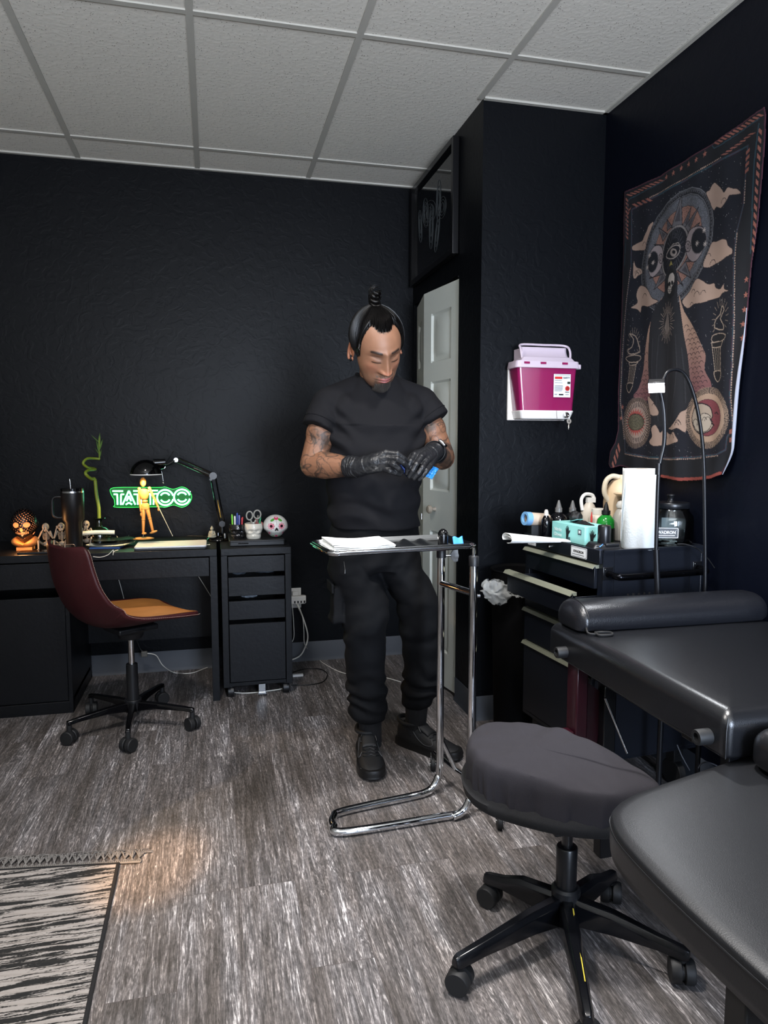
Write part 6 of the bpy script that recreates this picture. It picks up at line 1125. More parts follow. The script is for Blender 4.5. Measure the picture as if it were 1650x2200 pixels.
s, m = fill([(2.342,2.110),(2.306,2.095),(2.283,2.074),(2.264,2.043),(2.255,2.007),(2.255,1.972),(2.262,1.938),(2.279,1.907),(2.302,1.881),(2.332,1.857),(2.358,1.842),(2.410,1.818),(2.466,1.827),(2.504,1.850),(2.536,1.896),(2.546,1.931),(2.544,1.968),(2.532,2.014),(2.512,2.050),(2.482,2.080),(2.441,2.102),(2.391,2.113)], 'a3796b'); CC[s][m] *= rng.choice([.25, 1, 1, 1, 1, 1, 1, 1, 1, 1, 1, 1], m.sum())[:, None]
stroke([(2.342,2.110),(2.306,2.095),(2.283,2.074),(2.264,2.043),(2.255,2.007),(2.255,1.972),(2.262,1.938),(2.279,1.907),(2.302,1.881),(2.332,1.857),(2.358,1.842),(2.410,1.818),(2.466,1.827),(2.504,1.850),(2.536,1.896),(2.546,1.931),(2.544,1.968),(2.532,2.014),(2.512,2.050),(2.482,2.080),(2.441,2.102),(2.391,2.113)], .002, '2a2528', True)
for tri in ([(2.427,2.056),(2.380,2.161),(2.368,2.046)], [(2.368,2.046),(2.321,2.098),(2.339,2.026)], [(2.354,2.036),(2.278,2.084),(2.329,2.011)], [(2.334,2.013),(2.268,2.028),(2.309,1.983)], [(2.459,2.095),(2.456,2.053),(2.424,2.059)], [(2.514,2.080),(2.484,2.021),(2.453,2.040)], [(2.537,2.024),(2.478,2.007),(2.480,1.987)], [(2.341,1.914),(2.305,1.845),(2.377,1.887)], [(2.377,1.881),(2.348,1.826),(2.396,1.873)], [(2.277,1.898),(2.328,1.925),(2.346,1.912)], [(2.478,1.919),(2.526,1.849),(2.445,1.878)], [(2.489,1.928),(2.558,1.898),(2.467,1.898)]):
    fill(tri, '6e6a6e'); stroke(tri, .0035, '1c1a22', True); c = tuple(np.mean(tri, 0)); fill([(c[0]+(y-c[0])*.5, c[1]+(z-c[1])*.5) for y, z in tri], '4a474d')
disk = smoothp([(2.385,2.050),(2.353,2.030),(2.334,1.996),(2.334,1.961),(2.351,1.925),(2.382,1.894),(2.420,1.882),(2.451,1.885),(2.474,1.912),(2.481,1.950),(2.477,1.992),(2.459,2.024),(2.431,2.046)])
fill(disk, '0b0e1a'); stroke(disk, .011, '1a181e', True); stroke(disk, .0075, '918a88', True)
for i in range(26):
    a = 2*PI*i/26; c = [(2.406,1.968)][0]; stroke([(c[0]+.028*math.cos(a), c[1]+.045*math.sin(a)), (c[0]+.05*math.cos(a), c[1]+.085*math.sin(a))], .0018, '5a5960')
eye = smoothp([(2.456,1.958),(2.436,1.979),(2.403,1.985),(2.376,1.975),(2.377,1.953),(2.398,1.940),(2.429,1.943)], 3); fill(eye, '0b0e1a'); stroke(eye, .004, 'b0a49e', True); stroke([(2.445,1.976),(2.413,1.992),(2.384,1.990),(2.371,1.973)], .003, 'a39890'); e2_ = [(2.388,1.956),(2.388,1.953),(2.390,1.950),(2.392,1.948),(2.395,1.946),(2.399,1.945),(2.403,1.945),(2.408,1.946),(2.412,1.947),(2.417,1.950),(2.421,1.952),(2.424,1.956),(2.427,1.959),(2.429,1.963),(2.429,1.966),(2.429,1.969),(2.428,1.972),(2.425,1.975),(2.422,1.976),(2.418,1.977),(2.414,1.977),(2.409,1.976),(2.405,1.974),(2.400,1.972),(2.396,1.969),(2.393,1.966),(2.390,1.963),(2.389,1.959)]; fill(e2_, 'a89b94'); fill([(2.396,1.959),(2.396,1.958),(2.397,1.956),(2.398,1.955),(2.400,1.955),(2.401,1.954),(2.403,1.954),(2.406,1.955),(2.408,1.955),(2.410,1.956),(2.412,1.958),(2.414,1.959),(2.415,1.961),(2.416,1.963),(2.416,1.964),(2.416,1.966),(2.415,1.967),(2.414,1.968),(2.413,1.969),(2.411,1.969),(2.409,1.969),(2.407,1.969),(2.404,1.968),(2.402,1.967),(2.400,1.966),(2.399,1.964),(2.397,1.963),(2.397,1.961)], '0d0f18')
star([(2.421,1.922)][0], .012, 'b5a55a', 3, .5)
for mo, dk, sp_ in ((smoothp([(2.249,2.005),(2.285,2.020),(2.321,2.018),(2.341,1.992),(2.344,1.958),(2.328,1.922),(2.300,1.901),(2.271,1.902),(2.244,1.927),(2.231,1.957)]), [(2.230,1.952),(2.233,1.943),(2.237,1.935),(2.243,1.929),(2.251,1.925),(2.259,1.922),(2.268,1.922),(2.278,1.924),(2.287,1.928),(2.295,1.934),(2.302,1.942),(2.307,1.951),(2.311,1.961),(2.313,1.971),(2.312,1.981),(2.309,1.990),(2.305,1.998),(2.298,2.004),(2.291,2.009),(2.282,2.011),(2.273,2.011),(2.264,2.009),(2.255,2.004),(2.247,1.998),(2.240,1.990),(2.235,1.981),(2.231,1.972),(2.230,1.962)], [(2.244,1.996),(2.277,1.959),(2.236,1.947)]), (smoothp([(2.536,2.016),(2.504,2.012),(2.484,1.994),(2.477,1.963),(2.488,1.927),(2.514,1.906),(2.540,1.900),(2.559,1.916),(2.570,1.953),(2.561,1.995)]), [(2.510,1.949),(2.513,1.940),(2.516,1.933),(2.521,1.927),(2.527,1.922),(2.534,1.919),(2.541,1.918),(2.549,1.920),(2.555,1.923),(2.561,1.928),(2.567,1.934),(2.570,1.942),(2.573,1.951),(2.574,1.960),(2.573,1.969),(2.570,1.977),(2.566,1.985),(2.561,1.991),(2.555,1.995),(2.548,1.998),(2.541,1.999),(2.534,1.997),(2.527,1.994),(2.521,1.989),(2.516,1.983),(2.512,1.975),(2.510,1.966),(2.509,1.958)], [(2.562,1.989),(2.539,1.955),(2.575,1.945)])):
    fill(mo, 'a89a9b'); stroke(mo, .003, '1c1a22', True); fill(dk, '0b0e1a'); stroke(dk, .003, '6e686a', True)
    for p in sp_: star(p, .012, 'c9bcb4', 8, .35)
for c_ in ([(2.315,1.959),(2.315,1.955),(2.316,1.951),(2.318,1.948),(2.320,1.945),(2.323,1.944),(2.326,1.943),(2.330,1.944),(2.333,1.945),(2.337,1.947),(2.340,1.950),(2.342,1.954),(2.345,1.958),(2.346,1.963),(2.347,1.967),(2.347,1.971),(2.346,1.975),(2.344,1.978),(2.342,1.981),(2.339,1.982),(2.336,1.983),(2.332,1.982),(2.328,1.981),(2.325,1.979),(2.322,1.976),(2.319,1.972),(2.317,1.968),(2.316,1.963)], [(2.481,1.956),(2.481,1.952),(2.482,1.949),(2.483,1.945),(2.485,1.943),(2.487,1.941),(2.489,1.941),(2.492,1.941),(2.495,1.942),(2.498,1.944),(2.500,1.947),(2.503,1.950),(2.504,1.954),(2.505,1.958),(2.506,1.963),(2.506,1.967),(2.505,1.970),(2.504,1.974),(2.502,1.976),(2.500,1.978),(2.497,1.978),(2.495,1.978),(2.492,1.977),(2.489,1.975),(2.486,1.972),(2.484,1.969),(2.483,1.965),(2.481,1.961)]): fill(c_, '998c8c'); stroke(c_, .003, '201d25', True)
for c_ in ([(2.324,1.961),(2.324,1.960),(2.325,1.958),(2.325,1.957),(2.326,1.956),(2.327,1.955),(2.329,1.955),(2.330,1.955),(2.332,1.955),(2.333,1.956),(2.334,1.958),(2.336,1.959),(2.336,1.961),(2.337,1.963),(2.337,1.965),(2.337,1.966),(2.337,1.968),(2.336,1.969),(2.335,1.970),(2.334,1.971),(2.333,1.971),(2.331,1.971),(2.330,1.971),(2.328,1.970),(2.327,1.968),(2.326,1.967),(2.325,1.965),(2.325,1.963)], [(2.488,1.958),(2.488,1.956),(2.488,1.955),(2.489,1.954),(2.490,1.953),(2.491,1.952),(2.492,1.952),(2.493,1.952),(2.494,1.952),(2.495,1.953),(2.496,1.954),(2.497,1.956),(2.498,1.957),(2.498,1.959),(2.499,1.961),(2.499,1.962),(2.498,1.964),(2.498,1.965),(2.497,1.966),(2.496,1.967),(2.495,1.967),(2.494,1.967),(2.493,1.967),(2.492,1.966),(2.490,1.965),(2.490,1.963),(2.489,1.962),(2.488,1.960)]): stroke(c_, .0025, '3a3538', True)
# clouds
def cloud(P, seed=0, col=CR):
    P = smoothp(P, 4); s, m = fill(P, col); stroke(P, .0025, '2a2226', True); r = np.random.default_rng(seed); ys = [p[0] for p in P]; zs = [p[1] for p in P]
    for i in range(9):
        cy_, cz_ = r.uniform(min(ys), max(ys)), r.uniform(min(zs), max(zs)); rr = r.uniform(.008, .02); arc = [(cy_+rr*math.cos(t), cz_+rr*1.2*math.sin(t)) for t in np.linspace(.2, 2.9, 9)]
        if inside(P, np.array([a[0] for a in arc]), np.array([a[1] for a in arc])).all(): stroke(arc, .0022, '2c2328')
cloud([(2.244,2.121),(2.227,2.126),(2.216,2.138),(2.199,2.141),(2.178,2.123),(2.161,2.107),(2.148,2.092),(2.133,2.103),(2.109,2.092),(2.086,2.082),(2.070,2.063),(2.096,2.067),(2.123,2.073),(2.134,2.061),(2.161,2.045),(2.186,2.056),(2.202,2.050),(2.225,2.087)], 1); cloud([(2.547,2.112),(2.574,2.108),(2.589,2.090),(2.605,2.075),(2.620,2.061),(2.654,2.060),(2.689,2.056),(2.682,2.038),(2.635,2.026),(2.596,2.019),(2.586,2.045),(2.562,2.085)], 2)
cloud([(2.674,1.994),(2.657,1.967),(2.619,1.949),(2.613,1.931),(2.641,1.928),(2.663,1.920),(2.676,1.939)], 3); cloud([(2.621,1.885),(2.643,1.870),(2.648,1.848),(2.640,1.821),(2.680,1.808),(2.639,1.794),(2.615,1.777),(2.605,1.801),(2.560,1.790),(2.528,1.793),(2.497,1.800),(2.535,1.820),(2.558,1.849),(2.581,1.870)], 4)
cloud([(2.203,1.943),(2.178,1.940),(2.150,1.940),(2.126,1.931),(2.116,1.910),(2.096,1.894),(2.095,1.878),(2.122,1.874),(2.149,1.867),(2.181,1.864),(2.210,1.860),(2.240,1.870),(2.234,1.896),(2.218,1.920)], 5)
# scaled train left and right of the robe
Rt = smoothp([(2.366,1.797),(2.335,1.732),(2.270,1.657),(2.221,1.587),(2.203,1.553),(2.206,1.509),(2.168,1.449),(2.215,1.408),(2.275,1.425),(2.289,1.491),(2.330,1.646)], 3); Lt = smoothp([(2.469,1.814),(2.514,1.764),(2.552,1.700),(2.572,1.617),(2.580,1.546),(2.607,1.475),(2.637,1.441),(2.541,1.420),(2.521,1.441),(2.541,1.556),(2.534,1.739)], 3)
for P in (Rt, Lt):
    s, m = fill(P, '8c5560'); t = np.clip((ZZ[s][m]-1.40)/.28, 0, 1)[:, None]; CC[s][m] = lc('7e4754')*(1-t)+lc('bc9a86')*t
    for r_ in range(26):
        for k in range(24):
            cy_, cz_ = 2.2+.024*k+(.012 if r_ % 2 else 0), 1.32+.0175*r_; arc = [(cy_+.0115*math.cos(t), cz_+.012*math.sin(t)) for t in np.linspace(.3, 2.85, 7)]
            if inside(P, np.array([a[0] for a in arc]), np.array([a[1] for a in arc])).all(): stroke(arc, .0022, '2c1c26')
cloud([(2.273,1.835),(2.237,1.821),(2.211,1.804),(2.181,1.801),(2.172,1.785),(2.147,1.775),(2.128,1.787),(2.123,1.770),(2.099,1.759),(2.130,1.758),(2.153,1.746),(2.190,1.747),(2.232,1.744),(2.281,1.748),(2.317,1.740),(2.346,1.763),(2.342,1.780),(2.311,1.800)], 6)
# robed figure with a skull face
robe = smoothp([(2.419,1.919),(2.390,1.898),(2.377,1.859),(2.374,1.805),(2.359,1.737),(2.330,1.646),(2.304,1.564),(2.289,1.491),(2.274,1.438),(2.253,1.397),(2.313,1.374),(2.384,1.316),(2.429,1.315),(2.500,1.325),(2.512,1.376),(2.525,1.455),(2.544,1.557),(2.544,1.670),(2.534,1.739),(2.504,1.790),(2.462,1.816),(2.460,1.870),(2.443,1.903)], 3)
fill(robe, '212228')
for ln in ([(2.422,1.660),(2.421,1.544),(2.418,1.406),(2.424,1.323)], [(2.485,1.669),(2.490,1.551),(2.481,1.410),(2.465,1.339)], [(2.373,1.653),(2.355,1.537),(2.360,1.444),(2.386,1.336)], [(2.338,1.601),(2.315,1.493),(2.304,1.400)], [(2.520,1.660),(2.519,1.554),(2.507,1.447)]): stroke(ln, .005, '34353b'); stroke([(y+.006, z) for y, z in ln], .003, '15161a')
hood = smoothp([(2.419,1.909),(2.396,1.883),(2.387,1.841),(2.391,1.809),(2.412,1.794),(2.434,1.804),(2.444,1.833),(2.443,1.873),(2.433,1.898)], 3); fill(hood, '0f1014')
fill([(2.394,1.856),(2.396,1.850),(2.398,1.846),(2.401,1.842),(2.405,1.838),(2.410,1.837),(2.415,1.836),(2.419,1.837),(2.424,1.839),(2.428,1.842),(2.432,1.846),(2.434,1.851),(2.436,1.857),(2.436,1.863),(2.436,1.869),(2.434,1.874),(2.432,1.879),(2.428,1.883),(2.424,1.886),(2.420,1.888),(2.415,1.888),(2.410,1.888),(2.406,1.886),(2.402,1.882),(2.398,1.878),(2.396,1.873),(2.394,1.868),(2.394,1.862)], 'cfc5bd'); fill([(2.409,1.826),(2.410,1.822),(2.412,1.819),(2.414,1.817),(2.417,1.815),(2.419,1.814),(2.422,1.813),(2.426,1.814),(2.428,1.815),(2.431,1.817),(2.433,1.820),(2.435,1.823),(2.436,1.826),(2.436,1.830),(2.436,1.834),(2.435,1.837),(2.433,1.840),(2.431,1.843),(2.429,1.845),(2.426,1.846),(2.423,1.846),(2.420,1.846),(2.417,1.844),(2.414,1.842),(2.412,1.840),(2.411,1.837),(2.410,1.833),(2.409,1.830)], 'bfb5ad'); fill([(2.417,1.849),(2.417,1.847),(2.418,1.845),(2.419,1.844),(2.420,1.843),(2.422,1.842),(2.424,1.842),(2.426,1.842),(2.428,1.843),(2.430,1.844),(2.431,1.845),(2.433,1.847),(2.434,1.849),(2.435,1.851),(2.435,1.852),(2.435,1.854),(2.434,1.856),(2.433,1.857),(2.432,1.858),(2.431,1.859),(2.429,1.859),(2.427,1.859),(2.425,1.858),(2.423,1.857),(2.421,1.856),(2.420,1.854),(2.418,1.852),(2.418,1.851)], '0d0d12'); fill([(2.400,1.848),(2.400,1.847),(2.400,1.845),(2.401,1.844),(2.402,1.843),(2.404,1.842),(2.405,1.842),(2.407,1.842),(2.409,1.842),(2.410,1.843),(2.412,1.845),(2.413,1.846),(2.414,1.848),(2.415,1.850),(2.415,1.852),(2.415,1.853),(2.415,1.855),(2.414,1.856),(2.413,1.857),(2.411,1.858),(2.410,1.858),(2.408,1.858),(2.406,1.858),(2.405,1.857),(2.403,1.855),(2.402,1.854),(2.401,1.852),(2.400,1.850)], '0d0d12'); fill([(2.420,1.843),(2.423,1.837),(2.415,1.835)], '0d0d12'); stroke([(2.434,1.831),(2.422,1.826),(2.409,1.828)], .0025, '1a1a20'); stroke([(2.432,1.824),(2.422,1.820),(2.411,1.821)], .002, '1a1a20')
hc_ = [(2.434,1.708)][0]
for i in range(34): a = 2*PI*i/34; r0_, r1_ = .024, .040+.012*(i % 2); stroke([(hc_[0]+r0_*math.cos(a), hc_[1]+1.5*r0_*math.sin(a)), (hc_[0]+r1_*math.cos(a), hc_[1]+1.5*r1_*math.sin(a))], .0022, '9a8a80')
fill([(2.432,1.759),(2.423,1.721),(2.416,1.679),(2.434,1.665),(2.452,1.691),(2.441,1.724)], '8d8079'); stroke([(2.432,1.749),(2.432,1.669)], .0022, '1a1a20')
cloud([(2.506,1.309),(2.481,1.324),(2.460,1.305),(2.449,1.293),(2.425,1.311),(2.404,1.292),(2.380,1.286),(2.357,1.295),(2.342,1.280),(2.327,1.259),(2.359,1.250),(2.401,1.244),(2.446,1.241),(2.492,1.241),(2.519,1.257),(2.499,1.278)], 7); cloud([(2.285,1.388),(2.302,1.374),(2.324,1.367),(2.337,1.350),(2.354,1.330),(2.382,1.313),(2.400,1.307),(2.367,1.301),(2.334,1.306),(2.297,1.291),(2.291,1.334)], 8); cloud([(2.540,1.438),(2.508,1.421),(2.486,1.401),(2.464,1.373),(2.473,1.358),(2.509,1.362),(2.526,1.388)], 9)
# radiant sun disc (left) and crescent moon disc (right)
def burst(C0, C1, w, col):
    n = len(C0)
    for i in range(n): stroke([C0[i], C1[i]], w, col)
fill([(2.512,1.329),(2.516,1.307),(2.524,1.287),(2.536,1.269),(2.552,1.254),(2.571,1.243),(2.592,1.236),(2.615,1.234),(2.637,1.238),(2.658,1.246),(2.677,1.259),(2.692,1.276),(2.704,1.297),(2.710,1.319),(2.711,1.343),(2.707,1.366),(2.698,1.387),(2.684,1.405),(2.666,1.420),(2.646,1.430),(2.624,1.436),(2.602,1.436),(2.580,1.431),(2.560,1.422),(2.543,1.408),(2.529,1.391),(2.519,1.372),(2.513,1.351)], '0c0e18'); burst([(2.527,1.330),(2.527,1.324),(2.528,1.319),(2.530,1.313),(2.531,1.308),(2.533,1.302),(2.536,1.297),(2.538,1.292),(2.542,1.287),(2.545,1.283),(2.549,1.278),(2.553,1.274),(2.557,1.271),(2.562,1.267),(2.566,1.264),(2.571,1.261),(2.577,1.258),(2.582,1.256),(2.588,1.255),(2.593,1.253),(2.599,1.252),(2.605,1.252),(2.611,1.251),(2.617,1.252),(2.622,1.252),(2.628,1.253),(2.634,1.255),(2.640,1.257),(2.645,1.259),(2.650,1.262),(2.656,1.265),(2.661,1.268),(2.665,1.272),(2.670,1.276),(2.674,1.280),(2.678,1.285),(2.681,1.290),(2.684,1.295),(2.687,1.300),(2.689,1.306),(2.691,1.312),(2.693,1.318),(2.694,1.323),(2.694,1.329),(2.695,1.335),(2.694,1.342),(2.694,1.348),(2.693,1.353),(2.691,1.359),(2.689,1.365),(2.687,1.371),(2.684,1.376),(2.681,1.381),(2.678,1.386),(2.674,1.391),(2.670,1.395),(2.666,1.399),(2.661,1.403),(2.656,1.406),(2.651,1.409),(2.646,1.412),(2.641,1.414),(2.635,1.416),(2.629,1.417),(2.624,1.418),(2.618,1.419),(2.612,1.419),(2.606,1.419),(2.600,1.419),(2.594,1.418),(2.589,1.416),(2.583,1.415),(2.578,1.413),(2.573,1.410),(2.568,1.407),(2.563,1.404),(2.558,1.401),(2.554,1.397),(2.550,1.393),(2.546,1.388),(2.542,1.384),(2.539,1.379),(2.536,1.374),(2.534,1.369),(2.532,1.364),(2.530,1.358),(2.529,1.353),(2.528,1.347),(2.527,1.341),(2.527,1.336)], [(2.510,1.329),(2.511,1.322),(2.512,1.315),(2.513,1.308),(2.515,1.301),(2.518,1.295),(2.521,1.288),(2.524,1.282),(2.528,1.276),(2.532,1.270),(2.536,1.265),(2.541,1.260),(2.546,1.255),(2.552,1.251),(2.558,1.247),(2.564,1.243),(2.570,1.240),(2.577,1.237),(2.583,1.235),(2.590,1.233),(2.597,1.232),(2.604,1.231),(2.611,1.231),(2.618,1.231),(2.626,1.232),(2.633,1.233),(2.640,1.235),(2.647,1.237),(2.653,1.240),(2.660,1.243),(2.666,1.247),(2.672,1.251),(2.678,1.256),(2.683,1.261),(2.688,1.267),(2.693,1.272),(2.697,1.278),(2.701,1.285),(2.704,1.292),(2.707,1.298),(2.709,1.306),(2.711,1.313),(2.713,1.320),(2.713,1.328),(2.714,1.335),(2.713,1.343),(2.713,1.350),(2.711,1.358),(2.710,1.365),(2.707,1.372),(2.704,1.379),(2.701,1.386),(2.697,1.392),(2.693,1.398),(2.689,1.404),(2.684,1.409),(2.678,1.414),(2.673,1.419),(2.667,1.423),(2.660,1.427),(2.654,1.430),(2.647,1.433),(2.641,1.435),(2.634,1.437),(2.627,1.438),(2.620,1.439),(2.612,1.439),(2.605,1.439),(2.598,1.439),(2.591,1.437),(2.585,1.436),(2.578,1.433),(2.571,1.431),(2.565,1.428),(2.559,1.424),(2.553,1.420),(2.548,1.416),(2.542,1.411),(2.537,1.406),(2.533,1.401),(2.529,1.395),(2.525,1.389),(2.521,1.383),(2.518,1.377),(2.516,1.370),(2.514,1.364),(2.512,1.357),(2.511,1.350),(2.510,1.343),(2.510,1.336)], .0022, 'b49a88'); fill([(2.527,1.330),(2.530,1.312),(2.537,1.295),(2.547,1.279),(2.561,1.267),(2.577,1.257),(2.595,1.252),(2.614,1.251),(2.632,1.253),(2.650,1.261),(2.666,1.272),(2.679,1.286),(2.688,1.303),(2.694,1.322),(2.694,1.342),(2.691,1.361),(2.683,1.379),(2.672,1.394),(2.657,1.406),(2.640,1.415),(2.622,1.420),(2.603,1.420),(2.585,1.416),(2.568,1.408),(2.553,1.397),(2.541,1.383),(2.533,1.366),(2.528,1.349)], 'b39c8e'); burst([(2.544,1.331),(2.545,1.322),(2.547,1.314),(2.551,1.306),(2.556,1.298),(2.562,1.291),(2.569,1.285),(2.576,1.280),(2.585,1.276),(2.594,1.273),(2.603,1.272),(2.612,1.271),(2.622,1.273),(2.631,1.275),(2.640,1.279),(2.648,1.284),(2.655,1.289),(2.662,1.296),(2.667,1.304),(2.671,1.313),(2.674,1.322),(2.676,1.331),(2.676,1.340),(2.674,1.349),(2.672,1.358),(2.668,1.367),(2.662,1.375),(2.656,1.382),(2.649,1.387),(2.641,1.392),(2.632,1.396),(2.623,1.398),(2.614,1.400),(2.604,1.399),(2.595,1.398),(2.586,1.395),(2.578,1.391),(2.570,1.386),(2.563,1.380),(2.557,1.373),(2.552,1.366),(2.548,1.358),(2.545,1.349),(2.544,1.340)], [(2.529,1.330),(2.530,1.319),(2.533,1.308),(2.538,1.298),(2.544,1.288),(2.551,1.279),(2.560,1.271),(2.569,1.265),(2.579,1.260),(2.590,1.256),(2.602,1.254),(2.613,1.254),(2.625,1.255),(2.637,1.258),(2.647,1.263),(2.658,1.269),(2.667,1.276),(2.675,1.285),(2.681,1.295),(2.687,1.306),(2.690,1.318),(2.692,1.329),(2.692,1.341),(2.690,1.353),(2.687,1.365),(2.682,1.375),(2.675,1.385),(2.668,1.394),(2.659,1.402),(2.649,1.408),(2.638,1.413),(2.626,1.416),(2.615,1.417),(2.603,1.417),(2.592,1.415),(2.581,1.411),(2.570,1.406),(2.561,1.400),(2.552,1.392),(2.545,1.384),(2.539,1.374),(2.534,1.364),(2.531,1.353),(2.529,1.342)], .004, '241d24')
sunp = [(2.550,1.336),(2.550,1.330),(2.550,1.325),(2.551,1.320),(2.553,1.316),(2.554,1.311),(2.557,1.307),(2.560,1.302),(2.563,1.298),(2.566,1.295),(2.570,1.291),(2.575,1.288),(2.579,1.285),(2.584,1.283),(2.590,1.281),(2.595,1.280),(2.601,1.279),(2.606,1.278),(2.612,1.278),(2.618,1.278),(2.624,1.279),(2.630,1.280),(2.636,1.282),(2.641,1.284),(2.647,1.286),(2.652,1.289),(2.657,1.292),(2.662,1.296),(2.666,1.300),(2.670,1.304),(2.673,1.309),(2.676,1.314),(2.679,1.318),(2.681,1.324),(2.683,1.329),(2.684,1.334),(2.685,1.339),(2.685,1.345),(2.684,1.350),(2.683,1.355),(2.682,1.360),(2.679,1.365),(2.677,1.370),(2.674,1.374),(2.670,1.378),(2.667,1.382),(2.662,1.385),(2.658,1.388),(2.653,1.391),(2.648,1.393),(2.642,1.395),(2.637,1.396),(2.631,1.397),(2.625,1.397),(2.619,1.397),(2.613,1.397),(2.608,1.396),(2.602,1.394),(2.596,1.392),(2.591,1.390),(2.585,1.388),(2.580,1.385),(2.576,1.381),(2.571,1.378),(2.567,1.374),(2.564,1.369),(2.560,1.365),(2.557,1.360),(2.555,1.356),(2.553,1.351),(2.551,1.346),(2.550,1.341)]; cs = np.mean(sunp, 0); fill([tuple(cs+(np.array(p)-cs)*(1 if i % 3 == 0 else .72)) for i, p in enumerate(sunp)], 'b5544c'); fill([(2.562,1.336),(2.563,1.328),(2.567,1.321),(2.572,1.315),(2.581,1.310),(2.590,1.306),(2.602,1.303),(2.614,1.303),(2.626,1.304),(2.638,1.306),(2.648,1.311),(2.658,1.317),(2.665,1.324),(2.669,1.331),(2.671,1.339),(2.670,1.347),(2.666,1.354),(2.660,1.361),(2.652,1.366),(2.641,1.370),(2.630,1.372),(2.618,1.372),(2.606,1.371),(2.594,1.368),(2.584,1.363),(2.575,1.358),(2.568,1.351),(2.564,1.344)], '1d1a14'); s, m = fill([(2.566,1.336),(2.567,1.329),(2.570,1.322),(2.576,1.316),(2.583,1.312),(2.592,1.308),(2.603,1.306),(2.614,1.305),(2.625,1.306),(2.636,1.309),(2.646,1.313),(2.655,1.318),(2.661,1.325),(2.665,1.332),(2.667,1.339),(2.666,1.346),(2.663,1.353),(2.657,1.359),(2.649,1.364),(2.639,1.367),(2.629,1.369),(2.618,1.370),(2.606,1.368),(2.596,1.366),(2.586,1.361),(2.578,1.356),(2.572,1.350),(2.568,1.343)], '6a6550'); CC[s][m] *= rng.uniform(.35, 1.6, m.sum())[:, None]
